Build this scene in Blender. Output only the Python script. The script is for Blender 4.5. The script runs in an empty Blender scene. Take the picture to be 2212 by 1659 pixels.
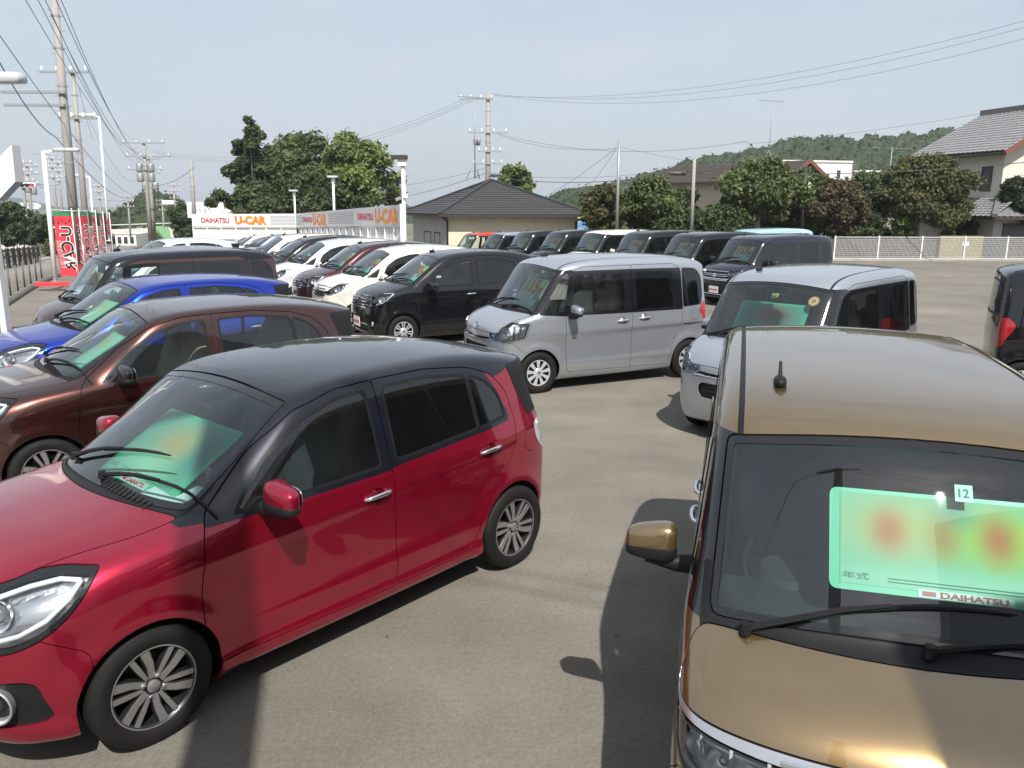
import bpy, bmesh, math, random
import numpy as np
from mathutils import Vector, Matrix, Euler
SC = bpy.context.scene
COL = SC.collection
R = math.radians
rng = random.Random(7)
nrng = np.random.default_rng(7)

# ------------------------------------------------------------ camera
CAM_H, CAM_F, CAM_P, CAM_R = 2.42, 806.0, R(12.476), R(0.33)
cam = bpy.data.cameras.new('camera'); cam_o = bpy.data.objects.new('camera', cam)
COL.objects.link(cam_o)
cam.sensor_fit = 'HORIZONTAL'; cam.sensor_width = 36.0
cam.lens = 36.0 * CAM_F / 1024.0
cam.clip_start = 0.05; cam.clip_end = 6000
cam_o.location = (0, 0, CAM_H)
cam_o.rotation_euler = (Matrix.Rotation(math.pi/2 - CAM_P, 3, 'X') @ Matrix.Rotation(CAM_R, 3, 'Z')).to_euler()
SC.camera = cam_o
SC.render.resolution_x, SC.render.resolution_y = 1024, 768

# ------------------------------------------------------------ sky, sun, exposure
SUN_AZ, SUN_EL = R(-12.5), R(51)        # light travels towards this heading (0 = ahead of the camera, + = right)
world = bpy.data.worlds.new('World'); SC.world = world
world.use_nodes = True
wn = world.node_tree.nodes; wl = world.node_tree.links
wn.clear()
w_out = wn.new('ShaderNodeOutputWorld'); w_bg = wn.new('ShaderNodeBackground')
w_sky = wn.new('ShaderNodeTexSky'); w_sky.sky_type = 'NISHITA'; w_sky.sun_disc = False
w_sky.sun_elevation = SUN_EL; w_sky.sun_rotation = math.pi + SUN_AZ
w_sky.altitude = 10; w_sky.air_density = 1.0; w_sky.dust_density = 2.0; w_sky.ozone_density = 1.0
w_bg.inputs['Strength'].default_value = 0.10
# thin high haze: soft, wide streaks that pull the blue towards grey-white
w_tc = wn.new('ShaderNodeTexCoord'); w_map = wn.new('ShaderNodeMapping')
w_map.inputs['Scale'].default_value = (1.2, 1.2, 4.5)
w_noi = wn.new('ShaderNodeTexNoise'); w_noi.inputs['Scale'].default_value = 2.2
w_noi.inputs['Detail'].default_value = 5; w_noi.inputs['Roughness'].default_value = 0.55
w_rmp = wn.new('ShaderNodeMapRange'); w_rmp.inputs[1].default_value = 0.3; w_rmp.inputs[2].default_value = 0.75
w_rmp.inputs[3].default_value = 0.52; w_rmp.inputs[4].default_value = 0.98
w_mix = wn.new('ShaderNodeMix'); w_mix.data_type = 'RGBA'
w_mix.inputs[7].default_value = (4.85, 5.30, 5.85, 1)
wl.new(w_tc.outputs['Generated'], w_map.inputs[0]); wl.new(w_map.outputs[0], w_noi.inputs[0])
wl.new(w_noi.outputs[0], w_rmp.inputs[0]); wl.new(w_rmp.outputs[0], w_mix.inputs[0])
wl.new(w_sky.outputs[0], w_mix.inputs[6]); wl.new(w_mix.outputs[2], w_bg.inputs['Color'])
wl.new(w_bg.outputs[0], w_out.inputs['Surface'])
sun = bpy.data.lights.new('sun', 'SUN'); sun_o = bpy.data.objects.new('sun', sun); COL.objects.link(sun_o)
sun.energy = 5.0; sun.angle = R(0.55); sun.color = (1.0, 0.955, 0.89)
_d = Vector((math.sin(SUN_AZ)*math.cos(SUN_EL), math.cos(SUN_AZ)*math.cos(SUN_EL), -math.sin(SUN_EL)))
sun_o.rotation_euler = _d.to_track_quat('-Z', 'Y').to_euler()
SC.view_settings.view_transform = 'Standard'; SC.view_settings.look = 'None'
SC.view_settings.exposure = 0.50; SC.view_settings.gamma = 1.0; SC.view_settings.use_curve_mapping = False
SC.cycles.max_bounces = 8; SC.cycles.transparent_max_bounces = 24
SC.cycles.glossy_bounces = 4; SC.cycles.diffuse_bounces = 3
SC.cycles.sample_clamp_indirect = 4.0
SC.cycles.caustics_reflective = False; SC.cycles.caustics_refractive = False

# ------------------------------------------------------------ pixel -> world helper (2212-wide photo pixels)
_f, _p, _h = CAM_F*2.1602, CAM_P, CAM_H
def ray(X, Y):
    x, y = X-1106.0, Y-829.0
    c, s = math.cos(CAM_R), math.sin(CAM_R)
    x, y = (c*x + s*y)/_f, -(-s*x + c*y)/_f
    cp, sp = math.cos(_p), math.sin(_p)
    return x, cp + y*sp, -sp + y*cp
def on_ground(X, Y, z=0.0):
    a, b, c = ray(X, Y); t = (z-_h)/c
    return Vector((a*t, b*t, z))
def at_depth(X, Y, d):
    a, b, c = ray(X, Y); t = d/b
    return Vector((a*t, d, _h + c*t))

# ------------------------------------------------------------ object helpers
def tag(o, label=None, cat=None, group=None, kind=None):
    if label: o['label'] = label
    if cat: o['category'] = cat
    if group: o['group'] = group
    if kind: o['kind'] = kind
    return o
def empty(name, loc=(0,0,0), rz=0, label=None, cat=None, group=None):
    o = bpy.data.objects.new(name, None); COL.objects.link(o)
    o.location = loc; o.rotation_euler = (0, 0, rz); o.empty_display_size = .2
    return tag(o, label, cat, group)
def mesh_obj(name, me, m=None, parent=None, loc=None, rot=None):
    o = bpy.data.objects.new(name, me); COL.objects.link(o)
    if parent is not None: o.parent = parent
    if loc is not None: o.location = loc
    if rot is not None: o.rotation_euler = rot
    if m is not None:
        if len(me.materials) == 0: me.materials.append(m)
        elif me.materials[0] is not m:
            o.material_slots[0].link = 'OBJECT'; o.material_slots[0].material = m
    return o
def mk_mesh(name, V, F, smooth=False, mats=None):
    me = bpy.data.meshes.new(name)
    me.from_pydata([tuple(v) for v in V], [], [tuple(f) for f in F]); me.update()
    if smooth: me.polygons.foreach_set('use_smooth', [True]*len(me.polygons))
    return me
class MB:
    """collects simple solids, builds ONE mesh"""
    def __init__(s): s.V = []; s.F = []
    def add(s, V, F):
        n = len(s.V); s.V += [tuple(v) for v in V]; s.F += [tuple(i+n for i in f) for f in F]; return s
    def box(s, c, d, rz=0.0, rot=None):
        M = rot if rot is not None else Matrix.Rotation(rz, 3, 'Z')
        V = [M @ Vector((sx*d[0]/2, sy*d[1]/2, sz*d[2]/2)) + Vector(c) for sx in (-1,1) for sy in (-1,1) for sz in (-1,1)]
        return s.add(V, [(0,1,3,2),(4,6,7,5),(0,4,5,1),(2,3,7,6),(0,2,6,4),(1,5,7,3)])
    def bar(s, a, b, w, h=None, up=(0,0,1)):
        a, b = Vector(a), Vector(b); h = h or w; d = (b-a).normalized()
        x = d.cross(Vector(up))
        if x.length < 1e-4: x = d.cross(Vector((1,0,0)))
        x.normalize(); y = x.cross(d)
        V = [p + x*sx*w/2 + y*sy*h/2 for p in (a,b) for sx,sy in ((-1,-1),(1,-1),(1,1),(-1,1))]
        return s.add(V, [(3,2,1,0),(4,5,6,7),(0,1,5,4),(1,2,6,5),(2,3,7,6),(3,0,4,7)])
    def tube(s, pts, r, n=8, cap=True):
        pts = [Vector(p) for p in pts]; rs = r if hasattr(r, '__len__') else [r]*len(pts)
        base = len(s.V); pu = None
        for i, p in enumerate(pts):
            d = (pts[min(i+1, len(pts)-1)] - pts[max(i-1, 0)]).normalized()
            if pu is None:
                pu = d.orthogonal().normalized()
            u = (pu - d*pu.dot(d))
            if u.length < 1e-5: u = d.orthogonal()
            u.normalize(); pu = u; v = d.cross(u)
            for k in range(n):
                a = 2*math.pi*k/n
                s.V.append(tuple(p + (u*math.cos(a) + v*math.sin(a))*rs[i]))
        for i in range(len(pts)-1):
            for k in range(n):
                a = base+i*n+k; b = base+i*n+(k+1)%n
                s.F.append((a, b, b+n, a+n))
        if cap:
            s.F.append(tuple(base+k for k in reversed(range(n))))
            s.F.append(tuple(base+(len(pts)-1)*n+k for k in range(n)))
        return s
    def lathe(s, prof, n=24, axis='Z', c=(0,0,0)):
        base = len(s.V); m = len(prof)
        for k in range(n):
            a = 2*math.pi*k/n; ca, sa = math.cos(a), math.sin(a)
            for (r, h) in prof:
                if axis == 'Z': v = (r*ca, r*sa, h)
                elif axis == 'Y': v = (r*ca, h, r*sa)
                else: v = (h, r*ca, r*sa)
                s.V.append((v[0]+c[0], v[1]+c[1], v[2]+c[2]))
        for k in range(n):
            for j in range(m-1):
                a = base+k*m+j; b = base+((k+1)%n)*m+j
                s.F.append((a, b, b+1, a+1))
        return s
    def prism(s, poly, a, b, axis='Y'):
        """poly in the two other axes, extruded from a to b"""
        def P(u, v, h):
            return (u, h, v) if axis == 'Y' else ((u, v, h) if axis == 'Z' else (h, u, v))
        n = len(poly); base = len(s.V)
        s.V += [P(u, v, a) for u, v in poly] + [P(u, v, b) for u, v in poly]
        s.F.append(tuple(base+i for i in range(n))); s.F.append(tuple(base+n+i for i in reversed(range(n))))
        for i in range(n):
            j = (i+1) % n; s.F.append((base+i, base+n+i, base+n+j, base+j))
        return s
    def mesh(s, name, smooth=False, fixn=True):
        me = mk_mesh(name, s.V, s.F, smooth)
        if fixn:
            bm = bmesh.new(); bm.from_mesh(me); bmesh.ops.recalc_face_normals(bm, faces=bm.faces); bm.to_mesh(me); bm.free()
        return me
    def build(s, name, m, parent=None, smooth=False, loc=None, rot=None, fixn=True):
        return mesh_obj(name, s.mesh(name, smooth, fixn), m, parent, loc, rot)
def set_auto_smooth(me, ang=R(35)):
    me.polygons.foreach_set('use_smooth', [True]*len(me.polygons))
    try: me.set_sharp_from_angle(angle=ang)
    except Exception: pass
    return me

# ------------------------------------------------------------ materials
def mat(name, col, rough=.5, metal=0.0, spec=.5, coat=0.0, bump=None, var=None, trans=None, alpha=None, emit=None):
    """var=(scale, amount) colour mottling; bump=(scale, strength, distance)"""
    m = bpy.data.materials.new(name); m.use_nodes = True
    nt = m.node_tree; b = nt.nodes['Principled BSDF']
    b.inputs['Base Color'].default_value = (*col, 1); b.inputs['Roughness'].default_value = rough
    b.inputs['Metallic'].default_value = metal; b.inputs['Specular IOR Level'].default_value = spec
    b.inputs['Coat Weight'].default_value = coat; b.inputs['Coat Roughness'].default_value = .03
    if emit:
        b.inputs['Emission Color'].default_value = (*emit[0], 1); b.inputs['Emission Strength'].default_value = emit[1]
    tc = None
    if var or bump: tc = nt.nodes.new('ShaderNodeTexCoord')
    if var:
        n = nt.nodes.new('ShaderNodeTexNoise'); n.inputs['Scale'].default_value = var[0]; n.inputs['Detail'].default_value = 6
        n.inputs['Roughness'].default_value = .6
        r = nt.nodes.new('ShaderNodeMapRange'); r.inputs[1].default_value = .25; r.inputs[2].default_value = .75
        r.inputs[3].default_value = 1-var[1]; r.inputs[4].default_value = 1+var[1]
        x = nt.nodes.new('ShaderNodeMix'); x.data_type = 'RGBA'; x.blend_type = 'MULTIPLY'; x.inputs[0].default_value = 1
        x.inputs[6].default_value = (*col, 1)
        nt.links.new(tc.outputs['Object'], n.inputs[0]); nt.links.new(n.outputs[0], r.inputs[0])
        nt.links.new(r.outputs[0], x.inputs[7]); nt.links.new(x.outputs[2], b.inputs['Base Color'])
    if bump:
        n2 = nt.nodes.new('ShaderNodeTexNoise'); n2.inputs['Scale'].default_value = bump[0]; n2.inputs['Detail'].default_value = 4
        bp = nt.nodes.new('ShaderNodeBump'); bp.inputs['Strength'].default_value = bump[1]; bp.inputs['Distance'].default_value = bump[2]
        nt.links.new(tc.outputs['Object'], n2.inputs[0]); nt.links.new(n2.outputs[0], bp.inputs['Height'])
        nt.links.new(bp.outputs[0], b.inputs['Normal'])
    return m
def paint(name, col, metal=.55, rough=.34, dust=.0):
    """car paint: flaked base under a clear coat with a faint film of dust"""
    m = mat(name, col, rough, metal, .12, 1.0); m.node_tree.nodes['Principled BSDF'].inputs['Coat IOR'].default_value = 1.6
    nt = m.node_tree; b = nt.nodes['Principled BSDF']
    tc = nt.nodes.new('ShaderNodeTexCoord')
    fl = nt.nodes.new('ShaderNodeTexNoise'); fl.inputs['Scale'].default_value = 900; fl.inputs['Detail'].default_value = 1
    mr = nt.nodes.new('ShaderNodeMapRange'); mr.inputs[1].default_value = .3; mr.inputs[2].default_value = .7
    mr.inputs[3].default_value = .88; mr.inputs[4].default_value = 1.12
    x = nt.nodes.new('ShaderNodeMix'); x.data_type = 'RGBA'; x.blend_type = 'MULTIPLY'; x.inputs[0].default_value = 1
    x.inputs[6].default_value = (*col, 1)
    nt.links.new(tc.outputs['Object'], fl.inputs[0]); nt.links.new(fl.outputs[0], mr.inputs[0]); nt.links.new(mr.outputs[0], x.inputs[7])
    d = nt.nodes.new('ShaderNodeTexNoise'); d.inputs['Scale'].default_value = 3.5; d.inputs['Detail'].default_value = 8; d.inputs['Roughness'].default_value = .7
    dr = nt.nodes.new('ShaderNodeMapRange'); dr.inputs[1].default_value = .35; dr.inputs[2].default_value = .8
    dr.inputs[3].default_value = .002 + dust*.5; dr.inputs[4].default_value = .016 + dust
    y = nt.nodes.new('ShaderNodeMix'); y.data_type = 'RGBA'; y.inputs[7].default_value = (.30, .28, .25, 1)
    nt.links.new(tc.outputs['Object'], d.inputs[0]); nt.links.new(d.outputs[0], dr.inputs[0]); nt.links.new(dr.outputs[0], y.inputs[0])
    nt.links.new(x.outputs[2], y.inputs[6]); nt.links.new(y.outputs[2], b.inputs['Base Color'])
    cr = nt.nodes.new('ShaderNodeMapRange'); cr.inputs[1].default_value = .35; cr.inputs[2].default_value = .8
    cr.inputs[3].default_value = .02; cr.inputs[4].default_value = .07
    nt.links.new(d.outputs[0], cr.inputs[0]); nt.links.new(cr.outputs[0], b.inputs['Coat Roughness'])
    return m
def glass(name, tint, base_refl=1.0, rough=.012, dust=.03):
    """thin automotive glass: tinted see-through plus fresnel reflection"""
    m = bpy.data.materials.new(name); m.use_nodes = True; nt = m.node_tree; nt.nodes.clear()
    o = nt.nodes.new('ShaderNodeOutputMaterial'); t = nt.nodes.new('ShaderNodeBsdfTransparent'); g = nt.nodes.new('ShaderNodeBsdfGlossy')
    t.inputs['Color'].default_value = (*tint, 1); g.inputs['Roughness'].default_value = rough
    g.inputs['Color'].default_value = (.95, .98, 1, 1)
    fr = nt.nodes.new('ShaderNodeFresnel'); fr.inputs['IOR'].default_value = 1.6
    mm = nt.nodes.new('ShaderNodeMath'); mm.operation = 'MULTIPLY_ADD'; mm.inputs[1].default_value = base_refl; mm.inputs[2].default_value = .015
    mx = nt.nodes.new('ShaderNodeMixShader')
    nt.links.new(fr.outputs[0], mm.inputs[0]); nt.links.new(mm.outputs[0], mx.inputs[0])
    # a thin film of dust on the pane
    df = nt.nodes.new('ShaderNodeBsdfDiffuse'); df.inputs['Color'].default_value = (.40,.45,.41,1); md = nt.nodes.new('ShaderNodeMixShader')
    tc = nt.nodes.new('ShaderNodeTexCoord'); dn = nt.nodes.new('ShaderNodeTexNoise'); dn.inputs['Scale'].default_value = 4; dn.inputs['Detail'].default_value = 7
    dr = nt.nodes.new('ShaderNodeMapRange'); dr.inputs[1].default_value = .3; dr.inputs[2].default_value = .8; dr.inputs[3].default_value = dust*.4; dr.inputs[4].default_value = dust*1.8
    nt.links.new(tc.outputs['Object'], dn.inputs[0]); nt.links.new(dn.outputs[0], dr.inputs[0]); nt.links.new(dr.outputs[0], md.inputs[0])
    nt.links.new(t.outputs[0], md.inputs[1]); nt.links.new(df.outputs[0], md.inputs[2])
    nt.links.new(md.outputs[0], mx.inputs[1]); nt.links.new(g.outputs[0], mx.inputs[2]); nt.links.new(mx.outputs[0], o.inputs['Surface'])
    return m
M = {}
M['black'] = mat('black_plastic', (.011,.011,.012), .5, spec=.25, bump=(260,.12,.002))
M['gloss_black'] = mat('gloss_black', (.008,.008,.010), .12, coat=.6)
M['rubber'] = mat('tyre_rubber', (.008,.0078,.0075), .72, spec=.3, var=(9,.25), bump=(120,.15,.002))
M['chrome'] = mat('chrome', (.82,.84,.87), .09, 1.0)
M['alloy'] = mat('machined_alloy', (.40,.395,.39), .40, .8)
M['alloy_dark'] = mat('dark_alloy', (.012,.012,.014), .35)
M['hubcap'] = mat('silver_hubcap', (.66,.68,.70), .34, .55, coat=.4)
M['glass'] = glass('windscreen_glass', (.64,.80,.77), 1.35, dust=.011)
M['glass_side'] = glass('side_glass', (.80,.87,.85), 1.0, dust=.012)
M['glass_priv'] = glass('privacy_glass', (.08,.085,.09), 1.0, dust=.006)
M['lens'] = glass('lamp_lens', (.95,.97,.98), 1.0, .02, .004)
M['red_lens'] = mat('red_lamp_lens', (.32,.012,.014), .10, coat=1.0)
M['clear_lamp'] = mat('pale_lamp_lens', (.55,.55,.57), .12, .3, coat=1.0)
M['amber'] = mat('amber_lens', (.7,.22,.02), .2, coat=1)
M['interior'] = mat('interior_trim', (.06,.06,.058), .8)
M['interior_beige'] = mat('beige_interior_trim', (.34,.31,.25), .85)
M['seat'] = mat('seat_fabric', (.075,.072,.07), .9, bump=(90,.3,.004))
M['seat_beige'] = mat('beige_seat_fabric', (.36,.32,.25), .9, bump=(90,.3,.004))
M['dash'] = mat('dashboard', (.020,.021,.022), .7, bump=(150,.2,.003))
M['plate'] = mat('plate_white', (.72,.72,.70), .4)
M['navy_roof'] = paint('navy_roof_paint', (.008,.0095,.017), .3, .33, .003); M['navy_roof'].node_tree.nodes['Principled BSDF'].inputs['Coat IOR'].default_value = 1.46
# ------------------------------------------------------------ car shells: implicit body -> mesh -> cut into panels
def fillet(pts, r=None, n=5):
    """closed polygon with rounded corners; a point may carry its own radius"""
    P = [np.array(p[:2], float) for p in pts]; N = len(P); out = []
    for i in range(N):
        a, b, c = P[i-1], P[i], P[(i+1) % N]
        rr = pts[i][2] if len(pts[i]) > 2 else r
        l1, l2 = np.linalg.norm(a-b), np.linalg.norm(c-b)
        d1 = l1*.5 if rr is None else min(rr, l1*.5); d2 = l2*.5 if rr is None else min(rr, l2*.5)
        p0 = b + (a-b)/max(l1,1e-9)*d1; p2 = b + (c-b)/max(l2,1e-9)*d2
        for k in range(n+1):
            t = k/n; out.append((1-t)**2*p0 + 2*t*(1-t)*b + t*t*p2)
    return np.array(out)
def sdpoly(poly, U, W):
    """signed distance to closed polygon, negative inside"""
    A = np.asarray(poly, float); B = np.roll(A, -1, 0)
    keep = np.linalg.norm(B-A, axis=1) > 1e-7; A = A[keep]; B = B[keep]
    U = np.asarray(U, float).ravel(); W = np.asarray(W, float).ravel()
    d2 = np.full(U.shape, 1e9); ins = np.zeros(U.shape, bool)
    for (ax, az), (bx, bz) in zip(A, B):
        ex, ez = bx-ax, bz-az; px, pz = U-ax, W-az
        t = np.clip((px*ex+pz*ez)/(ex*ex+ez*ez), 0, 1)
        d2 = np.minimum(d2, (px-t*ex)**2 + (pz-t*ez)**2)
        if az != bz:
            c = ((az > W) != (bz > W)) & (U < (bx-ax)*(W-az)/(bz-az)+ax); ins ^= c
    d = np.sqrt(d2); return np.where(ins, -d, d)
def pchip(tab, x):
    X = np.array([t[0] for t in tab], float); Y = np.array([t[1] for t in tab], float)
    h = np.diff(X); dl = np.diff(Y)/h; m = np.zeros_like(Y)
    m[0], m[-1] = dl[0], dl[-1]
    for i in range(1, len(X)-1):
        if dl[i-1]*dl[i] > 0:
            w1, w2 = 2*h[i]+h[i-1], h[i]+2*h[i-1]; m[i] = (w1+w2)/(w1/dl[i-1]+w2/dl[i])
    x = np.clip(x, X[0], X[-1]); i = np.clip(np.searchsorted(X, x)-1, 0, len(X)-2)
    t = (x-X[i])/h[i]; t2, t3 = t*t, t*t*t
    return (2*t3-3*t2+1)*Y[i] + (t3-2*t2+t)*h[i]*m[i] + (-2*t3+3*t2)*Y[i+1] + (t3-t2)*h[i]*m[i+1]
def sstep(a, b, x):
    t = np.clip((x-a)/(b-a), 0, 1); return t*t*(3-2*t)
def smax(a, b, k):
    h = np.maximum(k-np.abs(a-b), 0)/k
    return np.maximum(a, b) + h*h*h*k/6
class Shell:
    def __init__(s, S):
        s.S = S; g = .02; s.g = g
        s.x0, s.z0 = -2.5, -.4
        nx, nz = int(5/g)+1, int(2.8/g)+1
        X, Z = np.meshgrid(s.x0+np.arange(nx)*g, s.z0+np.arange(nz)*g, indexing='ij')
        s.D = sdpoly(fillet(S['profile']), X, Z).reshape(nx, nz)
    def dprof(s, x, z):
        u = (x-s.x0)/s.g; v = (z-s.z0)/s.g
        i = np.clip(np.floor(u).astype(int), 1, s.D.shape[0]-3); j = np.clip(np.floor(v).astype(int), 1, s.D.shape[1]-3)
        a, b = u-i, v-j
        def wts(t): return ((1-t)**3/6, (3*t**3-6*t*t+4)/6, (-3*t**3+3*t*t+3*t+1)/6, t**3/6)
        wa, wb = wts(a), wts(b); r = 0
        for p in range(4):
            for q in range(4): r = r + wa[p]*wb[q]*s.D[i+p-1, j+q-1]
        return r
    def W(s, x, z):
        S = s.S
        w = pchip(S['plan'], x) + pchip(S['sec'], z)
        w = w - np.maximum(z-S['belt'], 0)*pchip(S['tumble'], x)
        for (xc, zc, r, a, wd) in S.get('flare', []):
            d = np.hypot(x-xc, z-zc); w = w + a*np.exp(-((d-r)/wd)**2)*sstep(r+.35, r, d)
        for (line, a, wd, xa, xb) in S.get('crease', []):
            t = (pchip(line, x)-z)/wd
            w = w + a*(np.tanh(t))*sstep(xa-.25, xa+.1, x)*sstep(xb+.25, xb-.1, x)
        return w
    def f(s, P):
        S = s.S; x, y, z = P[:,0], np.abs(P[:,1]), P[:,2]; q = y/.7
        fb = S['bow'][0]*q**2 + S['bow'][1]*q**6
        rb = S['rbow']*q**2.5
        xw = x + fb*sstep(.0, .75, x) - rb*sstep(-.9, -1.4, x)
        zw = z + S['crown']*q**2
        k = np.where(z > S['belt']+.15, S['k'][1], S['k'][0])
        k = S['k'][0] + (S['k'][1]-S['k'][0])*sstep(S['belt']-.05, S['belt']+.25, z)
        return smax(s.dprof(xw, zw), y-s.W(x, z), k)
    def grad(s, P, e=.003):
        G = np.empty_like(P)
        for a in range(3):
            d = np.zeros(3); d[a] = e; G[:,a] = (s.f(P+d)-s.f(P-d))/(2*e)
        return G
    def project(s, P, n=3):
        y0 = np.abs(P[:,1]) < 1e-6
        for _ in range(n):
            G = s.grad(P); v = s.f(P)
            P = P - G*(v/np.maximum((G*G).sum(1), .2))[:,None]
            P[y0,1] = 0
        return P
    def normals(s, P):
        G = s.grad(P); G[np.abs(P[:,1]) < 1e-6, 1] = 0
        return G/np.maximum(np.linalg.norm(G, axis=1), 1e-9)[:,None]
    def mesh(s, h):
        S = s.S; (xa, xb), zt = S['xr'], S['zt']
        xs = np.arange(xa-2*h, xb+2*h, h); ys = -h/2+np.arange(int(.95/h)+2)*h; zs = np.arange(.1, zt+2*h, h)
        X, Y, Z = np.meshgrid(xs, ys, zs, indexing='ij')
        F = s.f(np.stack([X.ravel(), Y.ravel(), Z.ravel()], 1)).reshape(X.shape)
        I = F < 0; n = np.array(F.shape)
        cs = np.zeros(tuple(n-1), int)
        for a in (0,1):
            for b in (0,1):
                for c in (0,1): cs += I[a:n[0]-1+a, b:n[1]-1+b, c:n[2]-1+c]
        act = (cs > 0) & (cs < 8); idx = np.full(act.shape, -1); ci = np.argwhere(act); idx[act] = np.arange(len(ci))
        acc = np.zeros((len(ci), 3)); cnt = np.zeros(len(ci))
        C = [(a,b,c) for a in (0,1) for b in (0,1) for c in (0,1)]
        for p in C:
            for ax in range(3):
                if p[ax]: continue
                q = list(p); q[ax] = 1
                fa = F[tuple((ci+p).T)]; fb = F[tuple((ci+q).T)]; m = (fa < 0) != (fb < 0)
                t = np.where(m, fa/np.where(fa == fb, 1, fa-fb), 0)
                pt = np.array(p, float)[None] + t[:,None]*np.eye(3)[ax][None]
                acc[m] += pt[m]; cnt[m] += 1
        V = (ci + acc/cnt[:,None])*h + np.array([xs[0], ys[0], zs[0]])
        V[ci[:,1] == 0, 1] = 0.0
        Q = []
        for ax in range(3):
            b, c = (ax+1) % 3, (ax+2) % 3
            sl0 = [slice(None)]*3; sl1 = [slice(None)]*3; sl0[ax] = slice(0, -1); sl1[ax] = slice(1, None)
            ch = I[tuple(sl0)] != I[tuple(sl1)]; e = np.argwhere(ch)
            ok = (e[:,b] > 0) & (e[:,c] > 0) & (e[:,b] < n[b]-1) & (e[:,c] < n[c]-1); e = e[ok]
            fl = I[tuple(sl0)][tuple(e.T)]
            o = []
            for db, dc in ((-1,-1),(0,-1),(0,0),(-1,0)):
                w = e.copy(); w[:,b] += db; w[:,c] += dc; o.append(idx[tuple(w.T)])
            q = np.stack(o, 1); q = np.where(fl[:,None], q, q[:, ::-1]); Q.append(q)
        Q = np.concatenate(Q); Q = Q[(Q >= 0).all(1)]
        # a little tangential relaxing, then back onto the surface
        V = s.project(V)
        for _ in range(2):
            A = np.zeros_like(V); c = np.zeros(len(V))
            for a, b in ((0,1),(1,2),(2,3),(3,0)):
                np.add.at(A, Q[:,a], V[Q[:,b]]); np.add.at(c, Q[:,a], 1)
                np.add.at(A, Q[:,b], V[Q[:,a]]); np.add.at(c, Q[:,b], 1)
            y0 = V[:,1] == 0
            V = V*.5 + .5*A/np.maximum(c,1)[:,None]; V[y0,1] = 0
            V = s.project(V, 2)
        d1 = np.linalg.norm(V[Q[:,0]]-V[Q[:,2]], axis=1); d2 = np.linalg.norm(V[Q[:,1]]-V[Q[:,3]], axis=1)
        T = np.concatenate([np.where((d1 <= d2)[:,None], Q[:,[0,1,2]], Q[:,[0,1,3]]), np.where((d1 <= d2)[:,None], Q[:,[0,2,3]], Q[:,[1,2,3]])])
        return V, T
def compact(V, T):
    u, inv = np.unique(T.ravel(), return_inverse=True)
    return V[u], inv.reshape(T.shape)
def split(V, T, g):
    """cut a triangle mesh along g=0 -> (inside g<0, outside)"""
    g = np.where(np.abs(g) < 1e-7, 1e-7, g); s = g < 0; ts = s[T]; k = ts.sum(1)
    Tin, Tout = [T[k == 3]], [T[k == 0]]
    mix = T[(k == 1) | (k == 2)]
    if len(mix) == 0:
        return compact(V, Tin[0]), compact(V, Tout[0])
    E = np.concatenate([mix[:,[0,1]], mix[:,[1,2]], mix[:,[2,0]]]); E = E[s[E[:,0]] != s[E[:,1]]]; E.sort(axis=1)
    E = np.unique(E, axis=0); key = E[:,0]*len(V)+E[:,1]
    t = g[E[:,0]]/(g[E[:,0]]-g[E[:,1]]); t = np.clip(t, .02, .98)
    NV = V[E[:,0]]*(1-t)[:,None] + V[E[:,1]]*t[:,None]
    def ev(a, b):
        lo, hi = np.minimum(a,b), np.maximum(a,b); return np.searchsorted(key, lo*len(V)+hi) + len(V)
    for inside in (True, False):
        lone = (s[mix].sum(1) == 1) if inside else (s[mix].sum(1) == 2)
        # triangles with ONE vertex on this side
        m = mix[lone]; sel = s[m] if inside else ~s[m]; i = sel.argmax(1); r = np.arange(len(m))
        a, b, c = m[r,i], m[r,(i+1)%3], m[r,(i+2)%3]
        one = np.stack([a, ev(a,b), ev(a,c)], 1) if len(m) else np.zeros((0,3), int)
        m = mix[~lone]; sel = (~s[m]) if inside else s[m]; i = sel.argmax(1); r = np.arange(len(m))
        a, b, c = m[r,i], m[r,(i+1)%3], m[r,(i+2)%3]
        if len(m):
            ab, ac = ev(a,b), ev(a,c); two = np.concatenate([np.stack([ab, b, c], 1), np.stack([ab, c, ac], 1)])
        else: two = np.zeros((0,3), int)
        (Tin if inside else Tout).extend([one, two])
    VV = np.concatenate([V, NV])
    return compact(VV, np.concatenate(Tin)), compact(VV, np.concatenate(Tout))
def weld(parts_):
    V = np.concatenate([p[0] for p in parts_]); o = 0; Ts = []
    for v, t in parts_: Ts.append(t+o); o += len(v)
    T = np.concatenate(Ts); _, i, inv = np.unique(np.round(V, 6), axis=0, return_index=True, return_inverse=True)
    return compact(V[i], inv.ravel()[T])
def bedges(T):
    E = np.concatenate([T[:,[0,1]], T[:,[1,2]], T[:,[2,0]]]); S = np.sort(E, axis=1)
    _, inv, c = np.unique(S, axis=0, return_inverse=True, return_counts=True)
    return E[c[inv.ravel()] == 1]
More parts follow.
